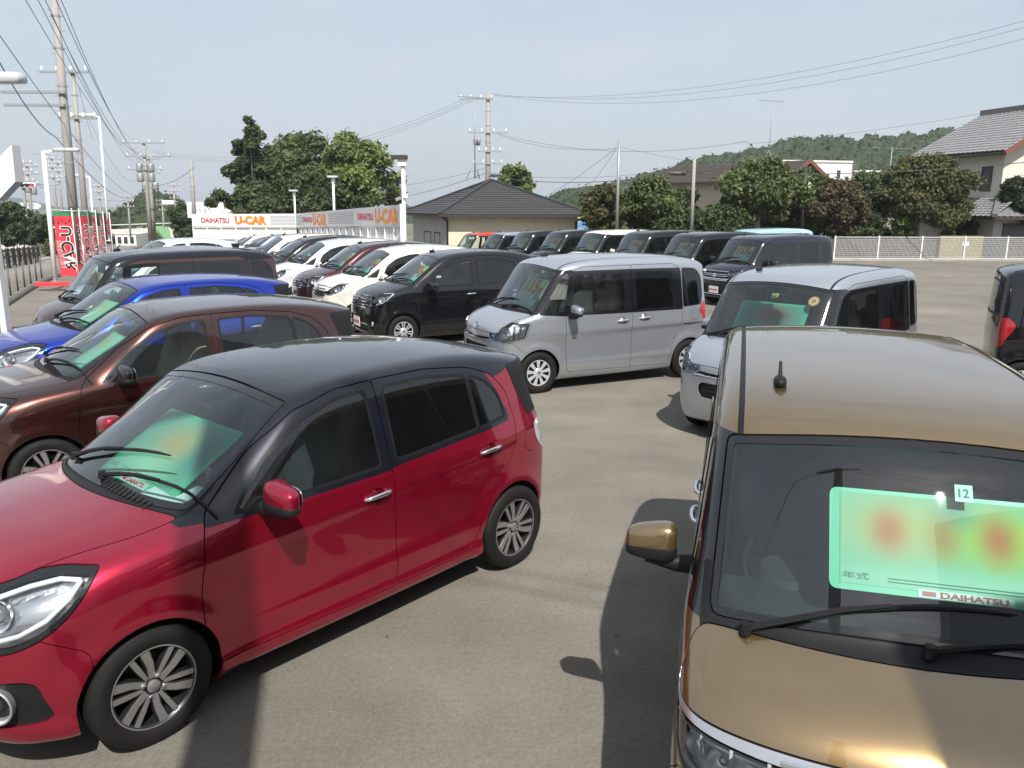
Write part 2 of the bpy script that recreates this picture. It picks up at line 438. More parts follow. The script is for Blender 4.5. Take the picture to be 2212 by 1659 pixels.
def flange(V, N, T, depth, skip_mid=True):
    """rolled-in edge along every open border"""
    E = bedges(T)
    if skip_mid: E = E[~((np.abs(V[E[:,0],1]) < 1e-5) & (np.abs(V[E[:,1],1]) < 1e-5))]
    if len(E) == 0: return V, N, T
    u, inv = np.unique(E.ravel(), return_inverse=True); e = inv.reshape(E.shape); n = len(u); b = len(V)
    top = V[u]; bot = V[u]-N[u]*depth
    F = np.concatenate([np.stack([e[:,1], e[:,0], e[:,0]+n], 1), np.stack([e[:,1], e[:,0]+n, e[:,1]+n], 1)])
    FV = np.concatenate([top, bot]); fn = np.cross(FV[F[:,1]]-FV[F[:,0]], FV[F[:,2]]-FV[F[:,0]])
    vn = np.zeros_like(FV)
    for a in range(3): np.add.at(vn, F[:,a], fn)
    vn /= np.maximum(np.linalg.norm(vn, axis=1), 1e-12)[:,None]
    return np.concatenate([V, FV]), np.concatenate([N, vn]), np.concatenate([T, F+b])
def npmesh(name, V, T, N=None):
    me = bpy.data.meshes.new(name)
    me.vertices.add(len(V)); me.vertices.foreach_set('co', np.ascontiguousarray(V, np.float32).ravel())
    me.loops.add(len(T)*3); me.loops.foreach_set('vertex_index', np.ascontiguousarray(T, np.int32).ravel())
    me.polygons.add(len(T)); me.polygons.foreach_set('loop_start', np.arange(0, len(T)*3, 3, dtype=np.int32))
    me.polygons.foreach_set('use_smooth', np.ones(len(T), bool))
    me.update(); me.validate()
    if N is not None and len(me.polygons) == len(T):
        me.normals_split_custom_set_from_vertices([tuple(x) for x in N])
    me.materials.append(None)
    return me
def mirror(V, N, T):
    f = np.array([1,-1,1.]); return V*f, N*f, T[:, ::-1]

def region_field(reg, V):
    p = reg['proj']; poly = reg['_poly']
    if p == 'side': g = sdpoly(poly, V[:,0], V[:,2])
    elif p == 'front': g = sdpoly(poly, V[:,1], V[:,2])
    elif p == 'top': g = sdpoly(poly, V[:,0], V[:,1])
    elif p == 'diag':
        a = reg.get('ang', R(45)); g = sdpoly(poly, V[:,1]*math.sin(a) - V[:,0]*math.cos(a), V[:,2])
    for ax, lo, hi in reg.get('lim', []):
        g = np.maximum(g, np.maximum(lo-V[:,ax], V[:,ax]-hi))
    return g
def cut_shell(S, h):
    """returns list of parts: dict(name, mat, side(-1/0/1), V,N,T, parent)"""
    sh = Shell(S); V, T = sh.mesh(h); parts = []; gaps = []
    def emit(reg, v, t, name=None, m=None, inset=0.0, fl=.012, parent=None):
        if len(t) == 0: return
        v = sh.project(v, 1); n = sh.normals(v)
        if 'dish' in reg and name is None:
            cx, cz, rr, dep = reg['dish']; d = np.hypot(v[:,0]-cx, v[:,2]-cz)/rr
            v = v - n*(dep*np.clip(1-d*d, 0, 1))[:,None]
            n = n.copy(); n[:,0] += (v[:,0]-cx)/rr*1.1; n[:,2] += (v[:,2]-cz)/rr*1.1; n /= np.linalg.norm(n, axis=1)[:,None]
        v2 = v - n*inset
        if fl > 0: V3, N3, T3 = flange(v2, n, t, fl)
        else: V3, N3, T3 = v2, n, t
        nm = name or reg['name']; mm = m or reg['mat']
        raw = (v2, n, t)
        if reg.get('centre'):
            a = (V3, N3, T3); b = mirror(*a)
            parts.append(dict(name=nm, mat=mm, side=0, V=np.concatenate([a[0], b[0]]), N=np.concatenate([a[1], b[1]]), T=np.concatenate([a[2], b[2]+len(a[0])]), reg=reg, parent=parent, raw=raw))
        else:
            parts.append(dict(name=nm, mat=mm, side=1, V=V3, N=N3, T=T3, reg=reg, parent=parent, raw=raw))
            b = mirror(V3, N3, T3)
            parts.append(dict(name=nm, mat=mm, side=-1, V=b[0], N=b[1], T=b[2], reg=reg, parent=parent, raw=None))
    # wheel openings
    for (xc, zc, r) in S['arches']:
        g = np.maximum(np.hypot(V[:,0]-xc, V[:,2]-zc)-r, .34-V[:,1])
        _, (V, T) = split(V, T, g)
    def process(regs, V, T, base_emit=None):
        for reg in regs:
            if '_poly' not in reg: reg['_poly'] = fillet(reg['poly'], reg.get('r', .03), 5)
            if len(T) == 0: break
            g = region_field(reg, V); gap = reg.get('gap', 0.0)
            (vi, ti), (V, T) = split(V, T, g+gap/2)
            if gap > 0:
                g2 = region_field(reg, V); (vg, tg), (V, T) = split(V, T, g2-gap/2)
                if len(tg): gaps.append((vg, tg))
            if len(ti) == 0: continue
            if reg.get('drop'): continue
            if reg.get('sub'):
                v2, t2 = process(reg['sub'], vi, ti)
                emit(reg, v2, t2, fl=reg.get('fl', .012), inset=reg.get('inset', 0), parent=reg.get('parent'))
            elif reg.get('border'):
                gi = region_field(reg, vi)
                (vo, to), (vb, tb) = split(vi, ti, gi+reg['border'])
                emit(reg, vo, to, inset=reg.get('inset', .004), fl=0, parent=reg.get('parent'))
                emit(reg, vb, tb, name=reg.get('bname', 'window_seal'), m=reg.get('bmat', 'black'), inset=reg.get('binset', .001), fl=.008, parent=reg.get('parent'))
            else:
                emit(reg, vi, ti, inset=reg.get('inset', 0), fl=reg.get('fl', .012), parent=reg.get('parent'))
        return V, T
    V, T = process(S['regions'], V, T)
    emit(dict(name='body_shell', mat='paint', centre=True), V, T, fl=.012)
    # dark recess under the shut lines
    if gaps:
        vs, ns, ts = [], [], []; o = 0
        for vg, tg in gaps:
            n = sh.normals(vg); a = vg-n*.009
            for (vv, nn, tt) in ((a, n, tg), mirror(a, n, tg)):
                vs.append(vv); ns.append(nn); ts.append(tt+o); o += len(vv)
        parts.append(dict(name='panel_gap', mat='gap', side=0, V=np.concatenate(vs), N=np.concatenate(ns), T=np.concatenate(ts), reg={}, parent=None, raw=None))
    # inner lining
    vs, ns, ts = [], [], []; o = 0
    for p in parts:
        if p['raw'] is None or p['mat'] in ('glass','glass_side','glass_priv','lens','chrome') or p['name'] in ('window_seal','grille','headlight'): continue
        v, n, t = p['raw']; c = v[t].mean(1)
        k = (c[:,2] > .45) & (c[:,0] < S['cowl']) & (c[:,0] > S['xr'][0]+.02)
        if p['name'] in ('hood', 'cowl'): continue
        v, n, t = mirror(v-n*.03, n, t[k])
        for (vv, nn, tt) in ((v, n, t), mirror(v, n, t)):
            vs.append(vv); ns.append(-nn); ts.append(tt[:, ::-1]+o); o += len(vv)
    V = np.concatenate(vs); T = np.concatenate(ts); N = np.concatenate(ns)
    parts.append(dict(name='interior_trim', mat='interior', side=0, V=V, N=N, T=T, reg={}, parent=None, raw=None))
    return sh, parts
# ------------------------------------------------------------ accessory shapes
def superell(c, r, e=(.5,.5), nu=20, nv=12, taper=None):
    V, F = [], []
    def sp(w, k): return math.copysign(abs(w)**k, w)
    for j in range(nv+1):
        v = -math.pi/2 + math.pi*j/nv
        for i in range(nu):
            u = 2*math.pi*i/nu
            x = sp(math.cos(v), e[1])*sp(math.cos(u), e[0]); y = sp(math.cos(v), e[1])*sp(math.sin(u), e[0]); z = sp(math.sin(v), e[1])
            if taper: x, y, z = taper(x, y, z)
            V.append((c[0]+r[0]*x, c[1]+r[1]*y, c[2]+r[2]*z))
    for j in range(nv):
        for i in range(nu):
            a = j*nu+i; b = j*nu+(i+1) % nu; F.append((a, b, b+nu, a+nu))
    return V, F
def tri_np(me):
    me.calc_loop_triangles(); return me
def smooth_mesh(mb, name, ang=40):
    me = mb.mesh(name); set_auto_smooth(me, R(ang)); me.materials.append(None); return me
def surf_y(sh, x, z):
    lo, hi = 0.0, 1.0
    for _ in range(30):
        m = (lo+hi)/2
        if sh.f(np.array([[x, m, z]]))[0] < 0: lo = m
        else: hi = m
    return lo
def surf_x(sh, y, z, front=True):
    lo, hi = 0.0, 2.2
    for _ in range(30):
        m = (lo+hi)/2
        if sh.f(np.array([[m if front else -m, y, z]]))[0] < 0: lo = m
        else: hi = m
    return lo if front else -lo
def surf_z(sh, x, y):
    lo, hi = .6, 2.2
    for _ in range(30):
        m = (lo+hi)/2
        if sh.f(np.array([[x, y, m]]))[0] < 0: lo = m
        else: hi = m
    return lo
def tyre_mesh(R0, rim, w):
    mb = MB(); h = w/2
    prof = [(rim-.012, -h*.80), (rim+.004, -h*.92), (rim+.02, -h*.97), ((R0+rim)/2, -h*1.02), (R0-.028, -h*.96), (R0-.010, -h*.86), (R0-.002, -h*.70),
            (R0, -h*.62), (R0, -h*.40), (R0-.007, -h*.385), (R0-.007, -h*.345), (R0, -h*.33), (R0+.001, -h*.03), (R0-.007, -h*.02)]
    prof = prof + [(r, -y) for r, y in reversed(prof)]
    mb.lathe(prof, 56, 'Y'); me = mb.mesh('tyre'); set_auto_smooth(me, R(30)); me.materials.append(None); return me
def rim_meshes(style, rim, w):
    """outer face looks towards +y. returns [(name, mesh, matkey)]"""
    out = []; f = w/2*.80
    mb = MB(); mb.lathe([(rim-.004, f*.98), (rim+.003, f*1.06), (rim-.010, f*1.08), (rim-.018, f*.95), (rim-.024, f*.4), (rim-.05, -f*.9), (.0, -f*.92)], 48, 'Y')
    me = smooth_mesh(mb, 'rim_barrel', 30); out.append(('rim_barrel', me, 'alloy_dark' if style == 'alloy' else 'black'))
    mb = MB(); mb.lathe([(.135, -f*.25), (.135, -f*.35), (.03, -f*.35)], 28, 'Y'); mb.lathe([(.135, -f*.25), (.03, -f*.22)], 28, 'Y')
    out.append(('brake_disc', smooth_mesh(mb, 'brake_disc'), 'disc'))
    def rot(p, a): return (p[0]*math.cos(a)-p[1]*math.sin(a), p[0]*math.sin(a)+p[1]*math.cos(a))
    def spoke(mb, poly, a, y0, y1, thick=.02):
        """poly (t across, r along) with 3-D dish: y from hub y0 to rim y1"""
        n = len(poly); P = [rot((t, r), a) for t, r in poly]; Y = [y0+(y1-y0)*min(1, max(0, (r-.04)/(rim-.05))) for t, r in poly]
        V = [(p[0], y, p[1]) for p, y in zip(P, Y)] + [(p[0]*1.0, y-thick, p[1]) for p, y in zip(P, Y)]
        F = [tuple(range(n)), tuple(reversed(range(n, 2*n)))] + [(i, i+n, (i+1) % n+n, (i+1) % n) for i in range(n)]
        mb.add(V, F)
    yo, yi = f*1.03, f*.86
    if style == 'alloy':
        dk, br = MB(), MB(); r2 = rim-.006
        for k in range(6):
            a = k*math.pi/3
            wide = [(-.014,.040),(.016,.040),(.022,.10),(.052,r2-.010),(.012,r2),(-.006,.12)]
            thin = [(-.004,.048),(.012,.048),(.016,.12),(.016,r2),(-.008,r2),(-.008,.13)]
            spoke(br, wide, a, yi, yo, .006); spoke(br, thin, a+.56, yi, yo, .006)
            wd = [(-.020,.03),(.022,.03),(.029,.10),(.060,r2-.010),(.005,r2),(-.013,.12)]
            td = [(-.006,.03),(.016,.03),(.021,.12),(.019,r2),(-.013,r2),(-.011,.13)]
            spoke(dk, wd, a, yi-.004, yo-.005, .03); spoke(dk, td, a+.56, yi-.004, yo-.005, .03)
        dk.lathe([(.0, yi-.012), (.058, yi-.012), (.064, yi-.03)], 24, 'Y')
        ring = MB(); ring.lathe([(rim+.001, yo), (rim-.001, yo+.004), (rim-.009, yo+.004), (rim-.013, yo-.006)], 56, 'Y')
        out += [('spoke_backing', dk.mesh('spoke_backing'), 'alloy_dark'), ('spokes', br.mesh('spokes'), 'alloy'), ('rim_lip', smooth_mesh(ring, 'rim_lip'), 'alloy')]
        cap = MB(); cap.lathe([(.030, yi-.012), (.030, yi+.004), (.024, yi+.008), (.0, yi+.009)], 20, 'Y')
        out.append(('hub_cap', smooth_mesh(cap, 'hub_cap'), 'alloy'))
        for k in range(4):
            nuts = MB(); a = k*math.pi/2+.4; nuts.lathe([(.011, yi-.012), (.011, yi+.006), (.007, yi+.010), (0, yi+.010)], 8, 'Y', (.05*math.cos(a), 0, .05*math.sin(a)))
            out.append(('wheel_nut', smooth_mesh(nuts, 'wheel_nut'), 'chrome'))
    else:
        n = 9 if style == 'cap9' else 7
        hb = MB(); r2 = rim-.004
        for k in range(n):
            a = 2*math.pi*k/n; sw = .5 if style == 'cap9' else .0
            if style == 'cap9':
                pl = [(-.010,.05),(.014,.05),(.022,.10),(.030,r2*.86),(.050,r2),(-.012,r2),(-.022,r2*.8),(-.014,.10)]
                spoke(hb, pl, a, yi+.012, yo, .012)
            else:
                for s in (-1, 1):
                    pl = [(s*.006,.055),(s*.016,.055),(s*.040,r2),(s*.014,r2)]
                    spoke(hb, pl if s > 0 else pl[::-1], a, yi+.012, yo, .012)
        hb.lathe([(.0, yi+.022), (.03, yi+.021), (.055, yi+.015), (.066, yi+.004), (.066, yi-.01)], 28, 'Y')
        hb.lathe([(r2+.004, yo-.004), (r2-.004, yo+.002), (r2-.018, yo+.001), (r2-.022, yo-.012)], 48, 'Y')
        hb2 = smooth_mesh(hb, 'hub_cover', 30); out.append(('hub_cover', hb2, 'hubcap'))
        cap = MB(); cap.lathe([(.026, yi+.021), (.024, yi+.026), (0, yi+.027)], 20, 'Y')
        out.append(('hub_cap', smooth_mesh(cap, 'hub_cap'), 'chrome'))
    return out
M['disc'] = mat('brake_disc_steel', (.10,.095,.09), .5, .8)
M['gap'] = mat('panel_gap_dark', (.006,.006,.006), .9)
M['reflector'] = mat('lamp_reflector', (.78,.80,.83), .2, .45, coat=.5)
M['lamp_bright'] = mat('lamp_bright', (.74,.76,.79), .22, .25, coat=.4)
M['lamp_chrome'] = mat('lamp_chrome', (.50,.51,.53), .22, .85)
M['lamp_housing'] = mat('lamp_housing', (.03,.03,.033), .25, .2)
M['silver_trim'] = mat('silver_trim', (.55,.56,.58), .28, .8)
M['white_drl'] = mat('light_guide', (.75,.77,.78), .3, coat=.5)

class Model:
    """a car type: meshes made once, cars spawned from it share them"""
    def __init__(s, S, h):
        s.S = S; s.sh, cut = cut_shell(S, h); s.items = []       # (key, name, mesh, matkey, parentkey, loc, rot)
        s.keyn = {}
        byk = {}
        for p in cut:
            me = npmesh(p['name'], p['V'], p['T'], p['N'])
            k = p['reg'].get('key', p['name']) + {1:'_L', -1:'_R', 0:''}[p['side']]
            if p['name'] != p['reg'].get('name', p['name']): k += '_' + p['name']
            par = p['parent']
            if par: par = par + ({1:'_L', -1:'_R', 0:''}[p['side']] if p['side'] else '')
            mk = p['mat']
            s.items.append([k, p['name'], me, mk, par, None, None])
        s.cut = cut
        s.extras()
    def add(s, key, name, me, mk, parent=None, loc=None, rot=None):
        if len(me.materials) == 0: me.materials.append(None)
        s.items.append([key, name, me, mk, parent, loc, rot])
    def lamp_bowl(s, keyname, depth, mk, nm):
        """a curved reflector behind the lamp lens, following the lens outline"""
        for p in s.cut:
            if p['reg'].get('key', p['name']) == keyname and p['name'] == p['reg'].get('name') and p['side'] == 1:
                v, n, t = p['raw']; g = region_field(p['reg'], v); d = depth*np.clip(-g/.05, 0, 1)**.5
                v2 = v - n*(d+.004)[:,None]
                # faceted: leave flat shaded
                for sd, q in ((1, (v2, t)), (-1, (v2*np.array([1,-1,1.]), t[:, ::-1]))):
                    me = mk_mesh(nm, q[0], q[1].tolist()); me.materials.append(None)
                    s.add(nm+str(sd), nm, me, mk, keyname+('_L' if sd > 0 else '_R'))
    def extras(s):
        S, sh = s.S, s.sh
        # wheels
        R0, rim, tw = S['wheel']; ty = tyre_mesh(R0, rim, tw); rims = rim_meshes(S['rim'], rim, tw)
        for fx, (xc, zc, r) in enumerate(S['arches']):
            for sd in (1, -1):
                k = f'wheel{fx}{sd}'; yw = S['track'][fx]*sd
                s.items.append([k, 'wheel', None, None, None, (xc, yw, R0), (0, 0, 0 if sd > 0 else math.pi)])
                s.add(k+'t', 'tyre', ty, 'rubber', k)
                for q, (nm, me, mk) in enumerate(rims): s.add(k+nm+str(q), nm, me, mk, k)
                mb = MB(); n = 20; yo = surf_y(sh, xc, zc+r+.01)-.012; rr = r+.004
                V = []
                for i in range(n+1):
                    a = R(-8)+R(196)*i/n; px, pz = xc+rr*math.cos(a), zc+rr*math.sin(a)
                    V += [(px, sd*min(yo, surf_y(sh, px, max(pz,.24))-.018), pz), (px, sd*.36, pz)]
                F = [(2*i, 2*i+1, 2*i+3, 2*i+2) for i in range(n)]
                c = len(V); V.append((xc, sd*.36, zc)); F += [(c, 2*i+1, 2*i+3) for i in range(n)]
                mb.add(V, F); s.add(k+'l', 'wheel_arch_liner', smooth_mesh(mb, 'wheel_arch_liner'), 'black')
        # mirrors
        mx, mz = S['mirror'][:2]; ms = S['mirror'][2] if len(S['mirror']) > 2 else .90; my = surf_y(sh, mx-.02, mz-.07)
        for sd in (1, -1):
            nd = 'door_L' if sd > 0 else 'door_R'
            mb = MB(); V, F = superell((0,0,0), (.062,.118,.080), (.62,.50), 32, 18, lambda x,y,z: (x*(1-.22*y)-(.18*max(z,0)**2 if x > 0 else 0), y, z*(1-.20*y)-.04*y))
            V = [(x*ms, y*sd*ms, z*ms) for x, y, z in V]; mb.add(V, F if sd > 0 else [f[::-1] for f in F])
            mb2 = MB()
            mb2.tube([(0, -sd*.18, -.085), (.01, -sd*.10, -.085), (.005, sd*.02, -.068)], [.042,.034,.026], 10)
            mb2.prism([(.10,-.09),(-.08,-.09),(-.07,-.02),(.04,-.03)], -sd*.205, -sd*.165)
            V, F = superell((0,0,-.044), (.064,.120,.040), (.62,.45), 24, 10, lambda x,y,z: (x*(1-.22*y), y, z*(1-.20*y)-.04*y)); mb2.add([(x*ms, y*sd*ms, z*ms) for x,y,z in V], F if sd > 0 else [f[::-1] for f in F])
            k = f'mirror{sd}'
            s.add(k, 'door_mirror', smooth_mesh(mb, 'door_mirror', 60), 'mirror', nd, (mx, sd*(my+.06+.115*ms), mz))
            s.add(k+'b', 'mirror_base', smooth_mesh(mb2, 'mirror_base', 50), 'black', nd, (mx, sd*(my+.06+.115*ms), mz))
            g = MB(); V, F = superell((-.060*ms,0,.0), (.006,.095*ms,.060*ms), (.6,.6), 20, 8); g.add(V, F)
            s.add(k+'g', 'mirror_glass', smooth_mesh(g, 'mirror_glass', 60), 'chrome', nd, (mx, sd*(my+.06+.115*ms), mz))
        # door handles
        for i, (hx, hz) in enumerate(S['handles']):
            hy = surf_y(sh, hx, hz); dk = 'door' if i == 0 else 'rdoor'
            for sd in (1, -1):
                mb = MB(); L = .088
                pts = [(L, -.012, -.012), (L*.86, .014, -.004), (L*.3, .022, .0), (-L*.5, .022, .003), (-L*.9, .016, .004), (-L*1.02, -.010, .004)]
                mb.tube([(x, y*sd, z) for x, y, z in pts], [.007,.012,.0135,.0145,.0135,.011], 10)
                me = smooth_mesh(mb, 'door_handle', 60)
                s.add(f'handle{i}{sd}', 'door_handle', me, 'handle', dk+('_L' if sd > 0 else '_R'), (hx, sd*hy, hz))
        # cabin
        fx, top, bt = S['cabin']            # seat x, dash top z, belt
        fl = MB(); fl.box((-.15, 0, .33), (2.5, 1.16, .05)); fl.box((S['cowl']-.22, 0, .62), (.06, 1.2, .58))
        s.add('floor', 'cabin_floor', smooth_mesh(fl, 'cabin_floor'), 'interior')
        ds = MB(); c = S['cowl']
        ds.prism([(c-.02, top-.02), (c-.22, top+.01), (c-.42, top), (c-.55, top-.05), (c-.58, top-.16), (c-.40, top-.30), (c-.40, .38), (c-.02, .38)], -.60, .60)
        ds.lathe([(.0,.0),(.16,.0),(.13,.05),(.0,.055)], 16, 'Z', (c-.50, -.33, top-.02))
        s.add('dash', 'dashboard', set_auto_smooth(ds.mesh('dashboard'), R(30)), 'dash')
        st = MB(); n = 24; cx, cz = c-.72, top-.06
        pts = [(cx-.16*math.cos(2*math.pi*i/n)*math.sin(R(25)), -.33+.18*math.sin(2*math.pi*i/n), cz+.18*math.cos(2*math.pi*i/n)*math.cos(R(25))) for i in range(n+1)]
        st.tube(pts, .014, 8, False); st.bar((cx,-.5,cz),(cx,-.16,cz),.04,.03); st.bar((cx,-.33,cz),(cx+.25,-.33,cz-.10),.07); st.bar((cx,-.33,cz-.17),(cx,-.33,cz),.03)
        s.add('steer', 'steering_wheel', smooth_mesh(st, 'steering_wheel', 50), 'black')
        for r, sx in enumerate((fx, fx-.95)):
            for sy in (-.31, .31):
                q = MB(); V, F = superell((0,0,.52), (.27,.25,.13), (.45,.5), 20, 10); q.add(V, F)
                V, F = superell((-.27,0,.88), (.10,.235,.36), (.5,.5), 20, 12, lambda x,y,z: (x-1.3*z if z > -2 else x, y*(1-.10*z), z)); q.add(V, F)
                V, F = superell((-.40,0,1.30 if S['tall'] else 1.24), (.055,.135,.095), (.6,.6), 16, 8); q.add(V, F)
                q.tube([(-.40,-.05,1.10),(-.40,-.05,1.28)], .008, 6); q.tube([(-.40,.05,1.10),(-.40,.05,1.28)], .008, 6)
                if r == 0 and sy < 0: seat = smooth_mesh(q, 'seat', 60)
                s.add(f'seat{r}{sy}', 'seat', seat, 'seat', None, (sx, sy, 0))
        rm = MB(); V, F = superell((0,0,0), (.02,.11,.035), (.5,.5), 16, 8); rm.add(V, F); rm.tube([(0,0,.02),(.05,0,.09)], .01, 6)
        rx = S['rmirror']; s.add('rmir', 'rear_view_mirror', smooth_mesh(rm, 'rear_view_mirror', 60), 'black', None, rx)
        cb = MB(); cb.box((rx[0]+.045, .02, rx[2]+.045), (.05,.16,.045), rot=Euler((0,R(35),0)).to_matrix())
        s.add('cam', 'camera_unit', smooth_mesh(cb, 'camera_unit'), 'black')
        # wipers
        for (x0, y0, x1, y1) in S['wipers']:
            P = []
            for t in (0, .25, .5, .75, 1):
                x, y = x0+(x1-x0)*t, y0+(y1-y0)*t; P.append((x+.012, y, surf_z(sh, x, y)+.016+.008*math.sin(t*3.1)))
            w = MB(); w.lathe([(.0,.02),(.018,.018),(.022,-.02)], 10, 'Z', P[0]); w.tube(P[:4], [.013,.012,.010,.007], 6)
            dx, dy = (x1-x0), (y1-y0); L = math.hypot(dx, dy); bl = S['blade']
            B = []
            for t in np.linspace(-.50, .50, 7):
                x, y = x0+dx*.93+dx/L*bl*t, y0+dy*.93+dy/L*bl*t; B.append((x+.006, y, surf_z(sh, x, y)+.012))
            w.tube(B, [.004,.008,.009,.010,.009,.008,.004], 6)
            s.add('wip'+str(y0), 'wiper', smooth_mesh(w, 'wiper', 50), 'black')
        # front plate + emblem
        if 'plate' in S:
            pz = S['plate']; px = surf_x(sh, 0.05, pz)+.012
            b = MB(); b.box((px, 0, pz), (.008, .33, .165)); s.add('plate', 'number_plate', smooth_mesh(b, 'number_plate'), 'plate')
            b = MB(); b.box((px+.006, 0, pz), (.004, .30, .03)); s.add('platet', 'plate_lettering', smooth_mesh(b, 'plate_lettering'), 'plate_text', 'plate')
        ez = S['emblem']; e = MB(); n = 22
        pts = [(0, .058*math.cos(2*math.pi*i/n), .043*math.sin(2*math.pi*i/n)) for i in range(n+1)]; e.tube(pts, .007, 6, False)
        e.tube([(.004,-.036,-.022),(.004,.030,-.018),(.004,.034,-.002),(.004,-.032,.004),(.004,-.026,.022),(.004,.040,.018)], .007, 6)
        slope = surf_x(sh, 0, ez-.03)-surf_x(sh, 0, ez+.03)
        s.add('embl', 'emblem', smooth_mesh(e, 'emblem', 50), 'chrome', None, (surf_x(sh, 0, ez)+.006, 0, ez), (0, -math.atan2(slope, .06), 0))
        if S.get('antenna'):
            ax, ay = S['antenna']; az = surf_z(sh, ax, ay); a = MB()
            V, F = superell((0,0,.012), (.055,.026,.024), (.8,.8), 16, 8); a.add(V, F)
            a.tube([(-.01,0,.03),(-.028,0,.058),(-.050,0,.086)], [.010,.007,.006], 8)
            s.add('ant', 'antenna', smooth_mesh(a, 'antenna', 50), 'black', None, (ax, ay, az))
        if 'more' in S: S['more'](s)
    def spawn(s, name, loc, yaw, label, cat, group, colors, omit=(), low=False):
        root = empty(name, loc, yaw, label, cat, group); made = {}
        lowset = ('wheel_nut','plate_lettering','camera_unit','brake_disc','mirror_glass','steering_wheel','rear_view_mirror','wheel_arch_liner') if low else ()
        for k, nm, me, mk, par, lc, rt in s.items:
            if nm in omit or nm in lowset: continue
            o = bpy.data.objects.new(nm, me); COL.objects.link(o)
            if nm == 'panel_gap': o['kind'] = 'stuff'
            pr = made.get(par, root); o.parent = pr; made[k] = o
            if lc is not None:
                if pr is root or pr.location.length == 0: o.location = lc
                else: o.location = Vector(lc)
            if rt is not None: o.rotation_euler = rt
            if me is not None:
                mt = colors.get(mk) or M[mk]
                o.material_slots[0].link = 'OBJECT'; o.material_slots[0].material = mt
        return root

# ------------------------------------------------------------ car types
def win(name, poly, border=.028, m='glass_side', bname='window_seal', r=.05, **k):
    return dict(name=name, proj='side', poly=poly, border=border, mat=m, bname=bname, bmat=k.pop('bmat','black'), r=r, **k)
YS = [(1, .30, 2)]
def arc_y(yc, z0, zc, n=5):
    """(y, z) points of a parabola from the centre (0,z0) out to (yc,zc)"""
    return [(yc*i/n, z0+(zc-z0)*(i/n)**2) for i in range(n+1)]
def ctr(p): return p + [(a, -b) + tuple(q) for a, b, *q in reversed(p)]
def ctrf(p): return p + [(-a, b) + tuple(q) for a, b, *q in reversed(p)]

BOON = dict(
    xr=(-1.79, 2.02), zt=1.56, belt=.93, cowl=1.08, tall=False,
    profile=[(1.72,.17,.05),(1.93,.22,.06),(1.975,.36),(1.985,.54),(1.970,.69),(1.885,.845),(1.65,.955),(1.30,1.005),(1.12,1.035,.05),(.78,1.25),(.45,1.452),(.14,1.520),(-.5,1.540),(-1.05,1.515),(-1.45,1.455),(-1.66,1.40,.03),(-1.60,1.345,.05),(-1.67,1.12),(-1.735,.92,.08),(-1.765,.72),(-1.755,.45),(-1.70,.24,.06),(-1.45,.19),(0,.17)],
    plan=[(-1.82,.60),(-1.62,.735),(-1.3,.795),(-.9,.812),(0,.818),(.9,.818),(1.3,.812),(1.6,.775),(1.85,.66),(2.05,.48)],
    sec=[(.15,-.07),(.21,-.018),(.265,-.010),(.30,-.020),(.42,-.004),(.62,.0),(.76,.004),(.93,-.012),(1.2,-.018),(1.6,-.03)],
    tumble=[(-1.8,.30),(-1.2,.24),(0,.205),(.6,.205),(1.1,.26)],
    flare=[(1.245,.285,.34,.016,.07),(-1.245,.285,.34,.018,.08)],
    crease=[([(-1.6,.90),(0,.80),(1.3,.74)],-.006,.025,-1.3,1.0),([(-1.2,.46),(1.0,.40)],.007,.03,-.8,.8)],
    bow=(.12,.09), rbow=.07, crown=.040, k=(.12,.15),
    arches=[(1.245,.285,.325),(-1.245,.285,.325)], wheel=(.285,.199,.165), rim='alloy', track=(.735,.74),
    mirror=(.63,1.05), handles=[(-.06,.845),(-1.0,.895)], cabin=(.22,.97,.93), rmirror=(.42,0,1.30),
    wipers=[(1.02,-.42,.90,.12),(1.07,.05,.92,.56)], blade=.52, plate=.40, emblem=.74,
)
